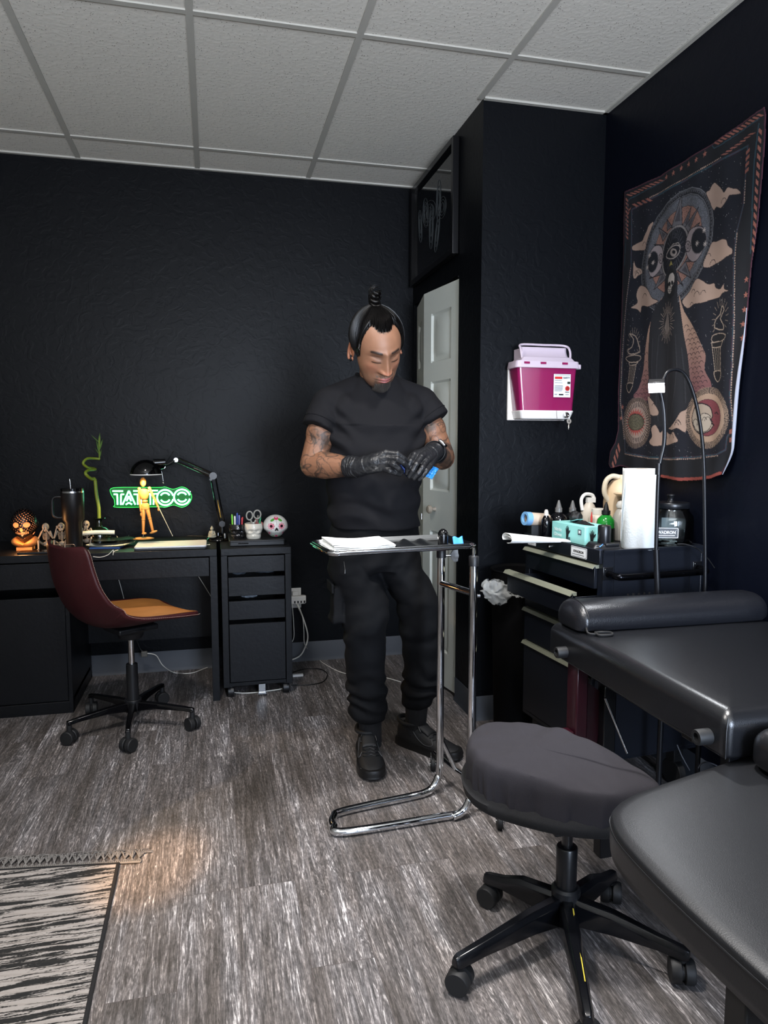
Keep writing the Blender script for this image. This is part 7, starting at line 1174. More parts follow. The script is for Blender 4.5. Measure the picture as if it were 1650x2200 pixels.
fill([(2.066,1.331),(2.069,1.308),(2.078,1.288),(2.092,1.269),(2.110,1.254),(2.132,1.242),(2.156,1.235),(2.182,1.234),(2.208,1.238),(2.234,1.247),(2.257,1.261),(2.276,1.279),(2.290,1.301),(2.298,1.325),(2.300,1.350),(2.296,1.374),(2.286,1.396),(2.270,1.415),(2.249,1.430),(2.226,1.440),(2.200,1.445),(2.174,1.445),(2.148,1.439),(2.125,1.429),(2.104,1.414),(2.087,1.396),(2.075,1.376),(2.068,1.353)], '0c0e18'); burst([(2.086,1.332),(2.086,1.328),(2.087,1.324),(2.088,1.320),(2.089,1.316),(2.090,1.311),(2.091,1.307),(2.093,1.303),(2.095,1.300),(2.097,1.296),(2.099,1.292),(2.102,1.289),(2.105,1.285),(2.108,1.282),(2.111,1.279),(2.114,1.276),(2.118,1.273),(2.122,1.270),(2.126,1.268),(2.130,1.266),(2.134,1.264),(2.138,1.262),(2.143,1.260),(2.147,1.259),(2.152,1.257),(2.157,1.256),(2.161,1.256),(2.166,1.255),(2.171,1.255),(2.176,1.254),(2.181,1.255),(2.186,1.255),(2.191,1.256),(2.196,1.256),(2.201,1.257),(2.206,1.259),(2.211,1.260),(2.216,1.262),(2.220,1.264),(2.225,1.266),(2.230,1.269),(2.234,1.271),(2.238,1.274),(2.242,1.277),(2.246,1.280),(2.250,1.284),(2.253,1.287),(2.256,1.291),(2.260,1.295),(2.262,1.299),(2.265,1.303),(2.267,1.307),(2.269,1.311),(2.271,1.316),(2.273,1.320),(2.274,1.325),(2.275,1.329),(2.276,1.334),(2.277,1.339),(2.277,1.343),(2.277,1.348),(2.276,1.353),(2.276,1.357),(2.275,1.362),(2.274,1.366),(2.272,1.370),(2.270,1.375),(2.269,1.379),(2.266,1.383),(2.264,1.387),(2.261,1.391),(2.258,1.394),(2.255,1.398),(2.252,1.401),(2.248,1.404),(2.244,1.407),(2.240,1.410),(2.236,1.412),(2.232,1.414),(2.228,1.417),(2.223,1.418),(2.219,1.420),(2.214,1.421),(2.209,1.423),(2.204,1.424),(2.199,1.424),(2.194,1.425),(2.189,1.425),(2.184,1.425),(2.180,1.425),(2.175,1.424),(2.170,1.424),(2.165,1.423),(2.160,1.422),(2.155,1.420),(2.150,1.419),(2.146,1.417),(2.141,1.415),(2.137,1.413),(2.133,1.411),(2.128,1.408),(2.124,1.405),(2.121,1.402),(2.117,1.399),(2.113,1.396),(2.110,1.393),(2.107,1.389),(2.104,1.386),(2.101,1.382),(2.099,1.378),(2.097,1.374),(2.094,1.370),(2.093,1.366),(2.091,1.362),(2.090,1.358),(2.088,1.354),(2.087,1.350),(2.087,1.345),(2.086,1.341),(2.086,1.337)], [(2.067,1.331),(2.067,1.326),(2.068,1.320),(2.069,1.315),(2.070,1.310),(2.072,1.305),(2.073,1.300),(2.075,1.295),(2.078,1.290),(2.080,1.285),(2.083,1.281),(2.086,1.276),(2.090,1.272),(2.093,1.268),(2.097,1.264),(2.101,1.260),(2.105,1.257),(2.110,1.253),(2.115,1.250),(2.120,1.247),(2.125,1.245),(2.130,1.242),(2.135,1.240),(2.141,1.238),(2.146,1.237),(2.152,1.235),(2.158,1.234),(2.164,1.234),(2.170,1.233),(2.176,1.233),(2.182,1.233),(2.188,1.233),(2.194,1.234),(2.200,1.235),(2.206,1.236),(2.212,1.238),(2.218,1.240),(2.224,1.242),(2.230,1.244),(2.236,1.247),(2.241,1.250),(2.246,1.253),(2.252,1.257),(2.257,1.261),(2.261,1.265),(2.266,1.269),(2.270,1.273),(2.274,1.278),(2.278,1.283),(2.281,1.288),(2.285,1.293),(2.288,1.298),(2.290,1.304),(2.292,1.309),(2.294,1.315),(2.296,1.321),(2.297,1.326),(2.298,1.332),(2.299,1.338),(2.299,1.344),(2.299,1.350),(2.299,1.356),(2.298,1.361),(2.297,1.367),(2.295,1.373),(2.293,1.378),(2.291,1.383),(2.289,1.389),(2.286,1.394),(2.283,1.399),(2.280,1.403),(2.276,1.408),(2.272,1.412),(2.268,1.416),(2.264,1.420),(2.259,1.424),(2.254,1.427),(2.249,1.431),(2.244,1.433),(2.239,1.436),(2.233,1.438),(2.227,1.440),(2.222,1.442),(2.216,1.444),(2.210,1.445),(2.204,1.446),(2.198,1.446),(2.192,1.446),(2.186,1.446),(2.180,1.446),(2.174,1.446),(2.168,1.445),(2.162,1.444),(2.156,1.442),(2.150,1.440),(2.144,1.438),(2.139,1.436),(2.133,1.434),(2.128,1.431),(2.123,1.428),(2.118,1.425),(2.113,1.422),(2.109,1.418),(2.104,1.414),(2.100,1.410),(2.096,1.406),(2.092,1.402),(2.089,1.397),(2.085,1.393),(2.082,1.388),(2.080,1.383),(2.077,1.378),(2.075,1.373),(2.073,1.368),(2.071,1.363),(2.070,1.358),(2.069,1.352),(2.068,1.347),(2.067,1.342),(2.067,1.336)], .0024, 'bda18c'); fill([(2.085,1.332),(2.087,1.314),(2.095,1.298),(2.106,1.283),(2.121,1.270),(2.139,1.261),(2.160,1.256),(2.181,1.255),(2.203,1.258),(2.224,1.266),(2.243,1.277),(2.258,1.292),(2.270,1.309),(2.277,1.328),(2.278,1.348),(2.275,1.367),(2.266,1.385),(2.254,1.400),(2.237,1.412),(2.217,1.420),(2.196,1.424),(2.175,1.424),(2.153,1.419),(2.134,1.411),(2.117,1.399),(2.103,1.385),(2.092,1.368),(2.086,1.351)], 'c4a68f'); fill([(2.102,1.334),(2.105,1.320),(2.111,1.307),(2.121,1.296),(2.134,1.287),(2.149,1.280),(2.166,1.276),(2.185,1.276),(2.203,1.278),(2.221,1.284),(2.237,1.293),(2.250,1.305),(2.260,1.318),(2.265,1.332),(2.267,1.348),(2.264,1.362),(2.257,1.376),(2.246,1.387),(2.232,1.396),(2.216,1.402),(2.198,1.405),(2.179,1.405),(2.161,1.402),(2.145,1.395),(2.130,1.386),(2.118,1.375),(2.109,1.362),(2.104,1.348)], '241a22'); s, m = fill([(2.105,1.334),(2.107,1.321),(2.113,1.308),(2.123,1.297),(2.135,1.288),(2.150,1.282),(2.167,1.278),(2.185,1.278),(2.202,1.280),(2.219,1.286),(2.235,1.295),(2.247,1.306),(2.257,1.319),(2.262,1.333),(2.264,1.347),(2.261,1.362),(2.254,1.375),(2.244,1.386),(2.230,1.395),(2.215,1.401),(2.197,1.404),(2.180,1.403),(2.162,1.400),(2.146,1.394),(2.132,1.385),(2.120,1.374),(2.111,1.361),(2.106,1.348)], '87424a'); CC[s][m] *= rng.uniform(.8, 1.25, m.sum())[:, None]
mf = smoothp([(2.229,1.392),(2.200,1.390),(2.170,1.377),(2.159,1.357),(2.155,1.343),(2.163,1.333),(2.154,1.325),(2.156,1.320),(2.148,1.316),(2.153,1.306),(2.171,1.292),(2.205,1.286),(2.236,1.293),(2.259,1.316),(2.267,1.344),(2.254,1.375)], 2); fill(mf, 'c3b19f'); stroke(mf, .004, '241a22', True); cloud([(2.259,1.324),(2.247,1.338),(2.225,1.332),(2.210,1.354),(2.185,1.355),(2.166,1.344),(2.165,1.333),(2.158,1.319),(2.173,1.297),(2.206,1.291),(2.236,1.298)], 11, 'cdbfae'); stroke([(2.144,1.354),(2.133,1.357),(2.121,1.350)], .004, '2c161e'); stroke([(2.153,1.317),(2.144,1.314)], .004, '2c161e')
# torches
def torch(sh, cup, band_, fl, rays, tip):
    for P in (sh, cup, band_, tip): fill(P, '15151b'); stroke(P, .0032, 'b5a291', True)
    a, b, c, d = [np.array(p) for p in sh[:4]]
    for k in (.25, .5, .75): stroke([tuple(a+(b-a)*k), tuple(d+(c-d)*k)], .0022, 'a39282')
    stroke(fl, .004, 'b5a291', True); c_ = np.mean(fl, 0)
    for i in range(14): a_ = -.6+i*.33; stroke([(c_[0]+.030*math.cos(a_), c_[1]+.045*math.sin(a_)), (c_[0]+.046*math.cos(a_), c_[1]+.068*math.sin(a_))], .002, '9a8a7c')
torch([(2.669,1.573),(2.630,1.572),(2.645,1.498),(2.682,1.501)], smoothp([(2.703,1.609),(2.649,1.612),(2.604,1.602),(2.606,1.588),(2.630,1.582),(2.673,1.586),(2.700,1.599)], 2), [(2.679,1.585),(2.619,1.580),(2.632,1.571),(2.672,1.573)], smoothp([(2.675,1.619),(2.690,1.637),(2.662,1.646),(2.653,1.677),(2.683,1.703),(2.642,1.688),(2.623,1.657),(2.610,1.620)], 2), None, smoothp([(2.688,1.500),(2.645,1.497),(2.655,1.475),(2.671,1.460),(2.690,1.477)], 2))
torch([(2.175,1.581),(2.132,1.578),(2.122,1.497),(2.156,1.499)], smoothp([(2.178,1.621),(2.146,1.626),(2.103,1.616),(2.110,1.601),(2.141,1.597),(2.177,1.601)], 2), [(2.180,1.599),(2.117,1.597),(2.128,1.579),(2.175,1.581)], smoothp([(2.169,1.648),(2.162,1.677),(2.140,1.689),(2.133,1.715),(2.119,1.700),(2.139,1.674),(2.120,1.652),(2.119,1.634)], 2), None, smoothp([(2.160,1.498),(2.120,1.496),(2.121,1.473),(2.136,1.461),(2.152,1.473)], 2))
CC *= .52
# cloth mesh cut to the outline
keep = inside(TO); idx = -np.ones(keep.shape, int); fm = keep[:-1, :-1] & keep[1:, :-1] & keep[:-1, 1:] & keep[1:, 1:]; used_ = np.zeros(keep.shape, bool)
used_[:-1, :-1] |= fm; used_[1:, :-1] |= fm; used_[:-1, 1:] |= fm; used_[1:, 1:] |= fm; idx[used_] = np.arange(used_.sum())
uu = (ty1-YY)/(ty1-ty0); ww = (ZZ-tz0)/(tz1-tz0)
XX = 1.700-.006*np.sin(uu*19+ww*3)**2*(1-ww*.6)-.012*np.exp(-((uu-.93+.12*(1-ww))/.045)**2)*(1-ww)-.010*np.exp(-((uu-.04)/.04)**2)*(1-ww)-.008*np.exp(-((uu-.47-.1*(1-ww))/.05)**2)*(1-ww)-.004*(1-ww)
V = np.stack([XX[used_], YY[used_], ZZ[used_]], 1); J, I_ = np.nonzero(fm); F = np.stack([idx[J, I_], idx[J, I_+1], idx[J+1, I_+1], idx[J+1, I_]], 1)
me = bpy.data.meshes.new('tapestry'); me.vertices.add(len(V)); me.vertices.foreach_set('co', V.ravel()); me.loops.add(F.size); me.loops.foreach_set('vertex_index', F.ravel()); me.polygons.add(len(F)); me.polygons.foreach_set('loop_start', np.arange(0, F.size, 4)); me.update(); me.shade_smooth()
ca = me.color_attributes.new('print', 'FLOAT_COLOR', 'POINT'); ca.data.foreach_set('color', np.concatenate([CC[used_], np.ones((len(V), 1))], 1).ravel())
tmat = mat('printed_cloth', '202020', .85); at = tmat.node_tree.nodes.new('ShaderNodeAttribute'); at.attribute_name = 'print'; tmat.node_tree.links.new(at.outputs['Color'], tmat.node_tree.nodes['Principled BSDF'].inputs['Base Color']); me.materials.append(tmat)
tp_ = bpy.data.objects.new('tapestry', me); COL.objects.link(tp_); q_ = tp_.modifiers.new('s', 'SOLIDIFY'); q_.thickness = .0012; q_.offset = 0
tag(tp_, 'large dark printed tapestry of a hooded skeleton, moons and clouds on the right wall', 'tapestry')
# pale turned-back hem along the right edge
hem = [(p.x, p.y) for p in spl([(a, b, 0) for a, b in [(1.980,2.285),(1.979,2.247),(2.008,1.686),(2.017,1.572),(2.030,1.468),(2.036,1.397),(2.041,1.277),(2.046,1.217),(2.085,1.145)]], 6)]
MB().tube([(1.688, y, z) for y, z in hem[12:]], [.001+.005*math.sin(PI*i/(len(hem)-13)) for i in range(len(hem)-12)], 8).build('turned_hem', mat('pale_cloth_back', '8f93a0', .8), tp_, label='pale back of the cloth')

# ---------------------------------------------------------------- the tattoo artist
person = thing('person', 'person in black tee, trousers and black gloves standing behind the instrument stand, looking down', 'person', (.62, 2.68, 0))
PL0 = person.location.copy()
def baked(mb, vox, smooth=4, fac=.5):
    # grow one continuous skin over overlapping volumes, return the evaluated mesh
    me = mb.mesh('tmp'); o = bpy.data.objects.new('tmp', me); COL.objects.link(o)
    r = o.modifiers.new('r', 'REMESH'); r.mode = 'VOXEL'; r.voxel_size = vox
    if smooth: s = o.modifiers.new('s', 'SMOOTH'); s.iterations = smooth; s.factor = fac
    bpy.context.view_layer.update(); m2 = bpy.data.meshes.new_from_object(o.evaluated_get(bpy.context.evaluated_depsgraph_get())); bpy.data.objects.remove(o); return m2
def getv(me): a = np.empty(len(me.vertices)*3); me.vertices.foreach_get('co', a); return a.reshape(-1, 3)
def getn(me): a = np.empty(len(me.vertices)*3); me.vertices.foreach_get('normal', a); return a.reshape(-1, 3)
def place(me, name, m, parent=person):
    v = getv(me)-np.array(PL0); me.vertices.foreach_set('co', v.ravel()); me.update(); me.shade_smooth(); me.materials.clear(); me.materials.append(m); me.name = name
    o = bpy.data.objects.new(name, me); COL.objects.link(o); o.parent = parent; return o
def PB(n, mb, m, par=None, **k): return mb.build(n, m, par or person, world=True, **k)
V3 = lambda p: Vector(p)
# joints
shR, shL = V3((.432, 2.69, 1.388)), V3((.798, 2.69, 1.398)); elR, elL = V3((0.368,2.66,1.172)), V3((0.875,2.66,1.197)); wrR, wrL = V3((0.51,2.49,1.166)), V3((0.8,2.53,1.221))
hipc = V3((.612, 2.70, .90)); hipR, hipL = V3((.535, 2.70, .90)), V3((.695, 2.70, .90)); knR, knL = V3((0.56,2.655,0.488)), V3((0.791,2.67,0.478)); anR, anL = V3((0.597,2.7,0.061)), V3((0.795,2.74,0.084))
HC = V3((0.596,2.575,1.594)); neck0 = V3((.615, 2.70, 1.44))
# --- head surface in its own frame: x to the person's left, y forward, z up
NU, NV = 320, 220; th = np.linspace(0, 2*np.pi, NU, endpoint=False); ph = np.linspace(.004, np.pi-.004, NV); TH, PH = np.meshgrid(th, ph)
D = np.stack([np.sin(PH)*np.sin(TH), np.sin(PH)*np.cos(TH), np.cos(PH)], -1)
def exitr(D, c, r):
    c = np.array(c); r = np.array(r); a = ((D/r)**2).sum(-1); b = -2*(D*c/r**2).sum(-1); k = ((c/r)**2).sum()-1; return (-b+np.sqrt(np.maximum(0, b*b-4*a*k)))/(2*a)
def headsurf(D):
    rs = [exitr(D, (0, -.016, .036), (.0775, .098, .090)), exitr(D, (0, .012, -.022), (.0685, .083, .082)), exitr(D, (0, .020, -.058), (.057, .070, .071)), exitr(D, (0, .018, .02), (.066, .079, .075))]
    k = 220; r = sum(np.exp(k*q) for q in rs); r = np.log(r)/k-.0035; P = D*r[..., None]; x, y, z = P[..., 0], P[..., 1], P[..., 2]; w = np.clip(y/.045, 0, 1)**1.2; G = lambda cx, cz, sx, sz: np.exp(-((x-cx)/sx)**2-((z-cz)/sz)**2); f = 0*x
    t = np.clip((.022-z)/.058, 0, 1); nz = np.where(z > -.036, 1, np.exp(-((z+.036)/.0055)**2))*np.where(z < .022, 1, np.exp(-((z-.022)/.012)**2)); f += (.007+.021*t**1.1)*np.exp(-(x/(.0075+.0065*t))**2)*nz
    for s in (-1, 1):
        f += .0105*G(s*.0145, -.034, .0068, .0068)-.0115*G(s*.030, .010, .017, .011)+.0085*G(s*.031, .004, .0135, .0085)+.005*G(s*.028, .028, .018, .008)+.004*G(s*.046, -.018, .018, .014)-.003*G(s*.040, -.055, .018, .02)-.0025*G(s*.024, -.045, .006, .012)
        f -= .002*G(s*.031, .0125, .014, .0022)
    f += .0065*G(0, -.064, .027, .018)+.0052*G(0, -.0625, .018, .0042)+.0058*G(0, -.0735, .0155, .0048)-.0045*G(0, -.0680, .021, .0020)-.002*G(0, -.053, .003, .006)-.0042*G(0, -.0845, .014, .005)+.014*G(0, -.112, .024, .016)
    P = P.copy(); P[..., 1] += f*w; P[..., 0] *= 1.045; return P
HP_ = headsurf(D)
fwd = Vector((math.sin(math.radians(9)), -math.cos(math.radians(9)), 0)); up_ = Vector((0, 0, 1)); pit = math.radians(33); F_ = (fwd*math.cos(pit)-up_*math.sin(pit)).normalized(); U_ = (up_*math.cos(pit)+fwd*math.sin(pit)).normalized(); X_ = F_.cross(U_); X_ = -X_ if X_.x < 0 else X_
roll = Matrix.Rotation(math.radians(9), 3, F_); U_ = roll @ U_; X_ = roll @ X_
if (Matrix((X_, F_, U_))).determinant() < 0: pass
HM = np.array([X_, F_, U_]); HSC = 1.11
def H2W(P): return np.array(HC)+(np.asarray(P)*HSC) @ HM
# --- one continuous body: neck, torso, arms, palms, legs, feet
b = MB(); b.cap(neck0+Vector((0, -.0, 0)), Vector(H2W([0, -.02, -.03])), .062, .056, 24).ell((.614, 2.70, 1.385), .15, .075, .065)
b.ell((.612, 2.70, 1.25), .15, .09, .16).ell((.612, 2.70, 1.0), .15, .10, .18)
for sh, el, wr, s in ((shR, elR, wrR, -1), (shL, elL, wrL, 1)):
    b.ell(sh, .052, .052, .054).cap(sh, el, .056, .050, 20).cap(el, el.lerp(wr, .28), .049, .0515, 20).cap(el.lerp(wr, .28), wr, .0515, .0290, 20).ell(sh.lerp(el, .5), .057, .058, .07)
PRc, PLc = V3((0.548,2.45,1.183)), V3((0.754,2.475,1.198))
b.cap(wrR, PRc, .026, .017).cap(wrL, PLc, .026, .017)
for hp_, kn, an, toe in ((hipR, knR, anR, V3((.560, 2.53, .035))), (hipL, knL, anL, V3((.885, 2.60, .035)))):
    b.cap(hp_, kn, .062, .046, 20).cap(kn, an, .046, .034, 20).cap(an, Vector((an.x, an.y, .05)), .036, .034).cap(Vector((an.x, an.y, .045)), toe, .028, .016)
bme = baked(b, .0027, 5); bv = getv(bme)
# ears
def ear(s):
    e = MB(); c = np.array([s*.0755, -.013, -.002]); W2 = lambda x, y, z: tuple(H2W(c+np.array([s*x, y, z])))
    e.tube([W2(.005+.011*math.sin(a*.5)**2, -.004-.017*math.sin(a)*(.9), .032*math.cos(a)*(1 if math.cos(a) > 0 else .95)) for a in np.linspace(-.5, PI+.15, 22)], [.0042+.0018*math.sin(PI*i/21) for i in range(22)], 10)
    e.tube([W2(.008+.003*math.sin(a), -.003-.009*math.sin(a), .018*math.cos(a)) for a in np.linspace(0, PI, 12)], .0025, 8); e.ell(W2(.004, -.004, -.002), .005, .0165, .0285, Matrix(HM.T.tolist())); e.ell(W2(.006, .001, -.031), .0045, .006, .0075, Matrix(HM.T.tolist())); return e
hv = H2W(HP_).reshape(-1, 3); hf = [(j*NU+i, j*NU+(i+1) % NU, (j+1)*NU+(i+1) % NU, (j+1)*NU+i) for j in range(NV-1) for i in range(NU)]
loc = HP_.reshape(-1, 3); x, y, z = loc.T
def sstep(a, b_, t): t = np.clip((t-a)/(b_-a), 0, 1); return t*t*(3-2*t)
def mixc(C, col, m): C[:] = C*(1-m[:, None])+lc(col)*m[:, None]
az = np.degrees(np.arctan2(np.abs(x), y)); hl = np.interp(az, [0, 12, 24, 36, 46, 52, 57, 62, 68, 92, 105, 125, 150, 180], [.087, .086, .091, .097, .098, .093, .082, .058, -.004, -.022, .015, -.045, -.07, -.075])
fz = np.array([noise.noise(Vector(p)*160) for p in loc[::1]]) ; hairm = sstep(-.004, .004, z-hl+fz*.006)
fr_ = sstep(.02, .05, y); nb = np.array([noise.noise(Vector(p)*45) for p in loc])
HCOL = np.tile(lc('7f5b46'), (len(loc), 1)); HCOL *= (1+.10*nb[:, None])
mixc(HCOL, 'b0705a', .35*fr_*np.exp(-((np.abs(x)-.042)/.018)**2-((z+.025)/.02)**2)); mixc(HCOL, 'a8634f', .4*fr_*np.exp(-(x/.014)**2-((z+.034)/.010)**2))
mixc(HCOL, '6e5648', .55*sstep(.0, .02, -(z+.045))*sstep(-.03, .0, y)*(1-.5*fr_)); mixc(HCOL, '6e5648', .6*fr_*np.exp(-(x/.024)**2-((z+.050)/.006)**2)*(np.abs(x) > .004))
mixc(HCOL, 'a05a58', 1.0*fr_*(np.exp(-(x/.0195)**4)*np.exp(-((z+.0625)/.0042)**4)+np.exp(-(x/.018)**4)*np.exp(-((z+.0735)/.005)**4)).clip(0, 1)); mixc(HCOL, '4a2420', .9*fr_*np.exp(-(x/.022)**4)*np.exp(-((z+.0680)/.0012)**2))
gt = fr_*np.exp(-(x/.027)**4)*sstep(-.078, -.088, z); mixc(HCOL, '3a322d', .85*gt); mixc(HCOL, '453a34', .6*fr_*np.exp(-((np.abs(x)-.027)/.004)**2)*sstep(-.058, -.07, z))
for s in (-1, 1):
    xx = s*x; bz_ = .0275+.004*np.sin((xx-.012)/.038*PI*.75)-.10*np.clip(xx-.040, 0, 1); mixc(HCOL, '1d1512', .96*fr_*np.clip(1.7*np.exp(-((z-bz_)/.0036)**2)*sstep(.012, .018, xx)*sstep(.052, .044, xx), 0, 1))
    lz = -.0035+.10*np.abs(xx-.031)**1.15; mixc(HCOL, '20140f', .95*fr_*np.clip(1.6*np.exp(-((z-lz)/.0017)**2), 0, 1)*sstep(.0150, .0125, np.abs(xx-.031))); mixc(HCOL, '4d3327', .6*fr_*np.exp(-((xx-.030)/.014)**2-((z-.0125)/.0028)**2)); mixc(HCOL, '5b4032', .45*fr_*np.exp(-((xx-.030)/.016)**2-((z-.003)/.007)**2)); mixc(HCOL, '573c30', .4*fr_*np.exp(-((xx-.014)/.005)**2-((z-.004)/.008)**2)); mixc(HCOL, '5a3026', .8*fr_*np.exp(-((xx-.008)/.0035)**2-((z+.0405)/.0022)**2))  # lash line; shading of lids, eye corners and nostrils painted into the skin
HCOL[:] = HCOL*(1-hairm[:, None])+lc('0b0a0a')*hairm[:, None]
# body colours: tattooed arms
bn = getn(bme); BCOL = np.tile(lc('78543f'), (len(bv), 1)); arm_m = (np.abs(bv[:, 0]-.614) > .165) | ((bv[:, 1] < 2.60) & (bv[:, 2] > 1.05) & (bv[:, 2] < 1.3))
ix = np.nonzero(arm_m & (bv[:, 2] > 1.0) & (bv[:, 2] < 1.38))[0]
for i in ix:
    p = Vector(bv[i]); q = p+Vector((noise.noise(p*16), noise.noise(p*16+Vector((9, 0, 0))), 0))*.035
    n1, n2 = noise.noise(q*24), noise.noise(q*46+Vector((3, 3, 3))); big = noise.noise(p*13+Vector((5, 1, 8))); line = max(0, 1-abs(n1)/.09)*.9; line2 = max(0, 1-abs(n2)/.12)*.75*(1 if big > -.2 else .2); shade = .7*min(1, max(0, (big-.02)*5))*(.5+.5*(n1 > 0)); m = min(.86, line+line2+shade); BCOL[i] = BCOL[i]*(1-m)+lc('20201e')*m
nm = bv[:, 2] > 1.44; ixn = np.nonzero(nm)[0]
for i in ixn:
    n1 = noise.noise(Vector(bv[i])*40)
    if abs(n1) < .1: BCOL[i] = BCOL[i]*.45
em = MB(); [em.add(e.v, e.f) for e in (ear(-1), ear(1))]; ev = np.array(em.v)
bf = [tuple(p.vertices) for p in bme.polygons]; nb_, nh = len(bv), len(hv); allv = np.concatenate([bv, hv, ev])-np.array(PL0)
me = bpy.data.meshes.new('body'); me.from_pydata([tuple(p) for p in allv], [], bf+[tuple(i+nb_ for i in f) for f in hf]+[tuple(i+nb_+nh for i in f) for f in em.f]); me.update(); me.shade_smooth()
ca = me.color_attributes.new('skin_tone', 'FLOAT_COLOR', 'POINT'); EC = np.tile(lc('86563f'), (len(ev), 1)); cols = np.concatenate([BCOL, HCOL, EC]); ca.data.foreach_set('color', np.concatenate([cols, np.ones((len(cols), 1))], 1).ravel())
skin = mat('skin', 'a07055', .48, bump=.15, bscale=700); at = skin.node_tree.nodes.new('ShaderNodeAttribute'); at.attribute_name = 'skin_tone'; sb_ = skin.node_tree.nodes['Principled BSDF']; skin.node_tree.links.new(at.outputs['Color'], sb_.inputs['Base Color']); sb_.inputs['Subsurface Weight'].default_value = .12; sb_.inputs['Subsurface Radius'].default_value = (.01, .004, .002); sb_.inputs['Subsurface Scale'].default_value = .5
me.materials.append(skin); body = bpy.data.objects.new('body', me); COL.objects.link(body); body.parent = person
PB('ear_plug', MB().cyl(H2W([-.084, -.010, -.035]), H2W([-.091, -.010, -.0355]), .0048), black_gloss, label='round black ear plug')
# --- hair: combed back strands over a fitted cap, twisted knot
hairmat = mat('black_hair', '050404', .36, spec=.28); dbun = np.array([0, -.30, .95]); dbun /= np.linalg.norm(dbun)
capm = (z-hl > .002).reshape(NV, NU); thick = (.0015+.0085*sstep(.0, .03, z-hl)).reshape(NV, NU); capv = H2W(HP_*(1+(thick/np.linalg.norm(HP_, axis=-1)))[..., None]).reshape(-1, 3)
cf = [f for f in hf if capm.ravel()[list(f)].all()]; us = sorted({i for f in cf for i in f}); mp_ = {k: i for i, k in enumerate(us)}; PB('hair_cap', MB().add([tuple(capv[i]) for i in us], [tuple(mp_[i] for i in f) for f in cf]), hairmat, smooth=80)
hb = MB(); r2 = np.random.default_rng(3); cand = np.nonzero((z-hl > .001).ravel())[0]; edge = np.nonzero(((z-hl) > -.001) & ((z-hl) < .010) & (y > -.06))[0]
starts = list(r2.choice(edge, 1250))+list(r2.choice(cand, 650)); T_ = np.linspace(0, 1, 12); allD = []
for si in starts:
    d0 = loc[si]/np.linalg.norm(loc[si]); om = math.acos(max(-1, min(1, float(d0 @ dbun)))); so_ = math.sin(om)+1e-6; jit = r2.normal(0, .012, 3)
    allD.append(np.stack([(math.sin((1-t)*om)*d0+math.sin(t*om)*dbun)/so_+jit*math.sin(PI*t) for t in T_]))
allD = np.array(allD); allD /= np.linalg.norm(allD, axis=-1, keepdims=True); SP = headsurf(allD); nrm = allD
for k in range(len(SP)):
    lift = (.0015+.0115*np.minimum(1, T_*4))*r2.uniform(.85, 1.08)+.004*T_**3; P_ = H2W(SP[k]+nrm[k]*lift[:, None]); hb.tube([Vector(p) for p in P_], [.0009*(.5+min(1, t*5)*.5) for t in T_], 4, cap=False)
PB('hair_strands', hb, hairmat, smooth=80)
bc0 = np.array(headsurf(dbun[None])[0])*1.06; kb_ = MB(); kp = []
for i in range(90):
    t = i/89; a = t*2*PI*3.4; r = .0105*(1-.25*t)+.004*math.sin(t*17); kp.append(H2W(bc0+np.array([r*math.cos(a), r*math.sin(a)-.012*t, .004+.040*t])))
kb_.tube([Vector(p) for p in kp], [.0075+.0018*math.sin(i*.5) for i in range(90)], 10)
for j in range(90):
    a0_ = r2.uniform(0, 6.28); hh_ = r2.uniform(.0, .045); R0 = r2.uniform(.014, .022); kb_.tube([Vector(H2W(bc0+np.array([R0*math.cos(a0_+t), R0*math.sin(a0_+t)-.012, hh_+.010*t]))) for t in np.linspace(0, r2.uniform(.8, 2.4), 8)], .0007, 4, cap=False)
PB('hair_bun', kb_, hairmat, smooth=80)
# --- goatee
gbm_ = mat('salt_pepper_beard', '4a4643', .6, var=.92, vscale=900); gm_ = MB(); ci = np.nonzero((y > .03) & (np.abs(x) < .027) & (z < -.083) & (z > -.142))[0]
for si in r2.choice(ci, 2000):
    p = loc[si]; d = np.array([p[0]*4+r2.normal(0, .12), .5+r2.normal(0, .2), -.85]); d /= np.linalg.norm(d); l_ = r2.uniform(.004, .011); gm_.tube([Vector(H2W(p)), Vector(H2W(p+d*l_*.6)), Vector(H2W(p+d*l_+np.array([0, -.0015, -.001])))], [.0005, .00045, .0002], 3, cap=False)
for si in r2.choice(np.nonzero((y > .03) & (np.abs(x) < .028) & (np.abs(x) > .002) & (z < -.046) & (z > -.057))[0], 120):
    p = loc[si]; gm_.tube([Vector(H2W(p)), Vector(H2W(p+np.array([p[0]*.08, .0015, -.0035])))], .0003, 3, cap=False)
PB('goatee', gm_, gbm_, smooth=0)
# --- T-shirt
tee = mat('black_cotton', '0c0c10', .85, bump=.25, bscale=1400, spec=.25); b = MB(); secs = [(.925, .614, 2.690, .180, .128), (1.0, .612, 2.690, .180, .131), (1.08, .611, 2.688, .181, .135), (1.16, .612, 2.688, .186, .136), (1.24, .613, 2.688, .190, .134), (1.32, .615, 2.690, .192, .130), (1.38, .616, 2.692, .188, .115), (1.42, .616, 2.695, .150, .100), (1.455, .617, 2.695, .118, .090), (1.485, .617, 2.690, .094, .080), (1.506, .617, 2.690, .078, .074)]
n = 48; Vv = [(cx+rx*math.copysign(abs(math.cos(a))**.85, math.cos(a)), cy+ry*math.copysign(abs(math.sin(a))**.9, math.sin(a)), zz_) for zz_, cx, cy, rx, ry in secs for a in [2*PI*i/n for i in range(n)]]
b.add(Vv, [(k*n+j, k*n+(j+1) % n, (k+1)*n+(j+1) % n, (k+1)*n+j) for k in range(len(secs)-1) for j in range(n)]+[tuple(range(n))[::-1], tuple((len(secs)-1)*n+j for j in range(n))])
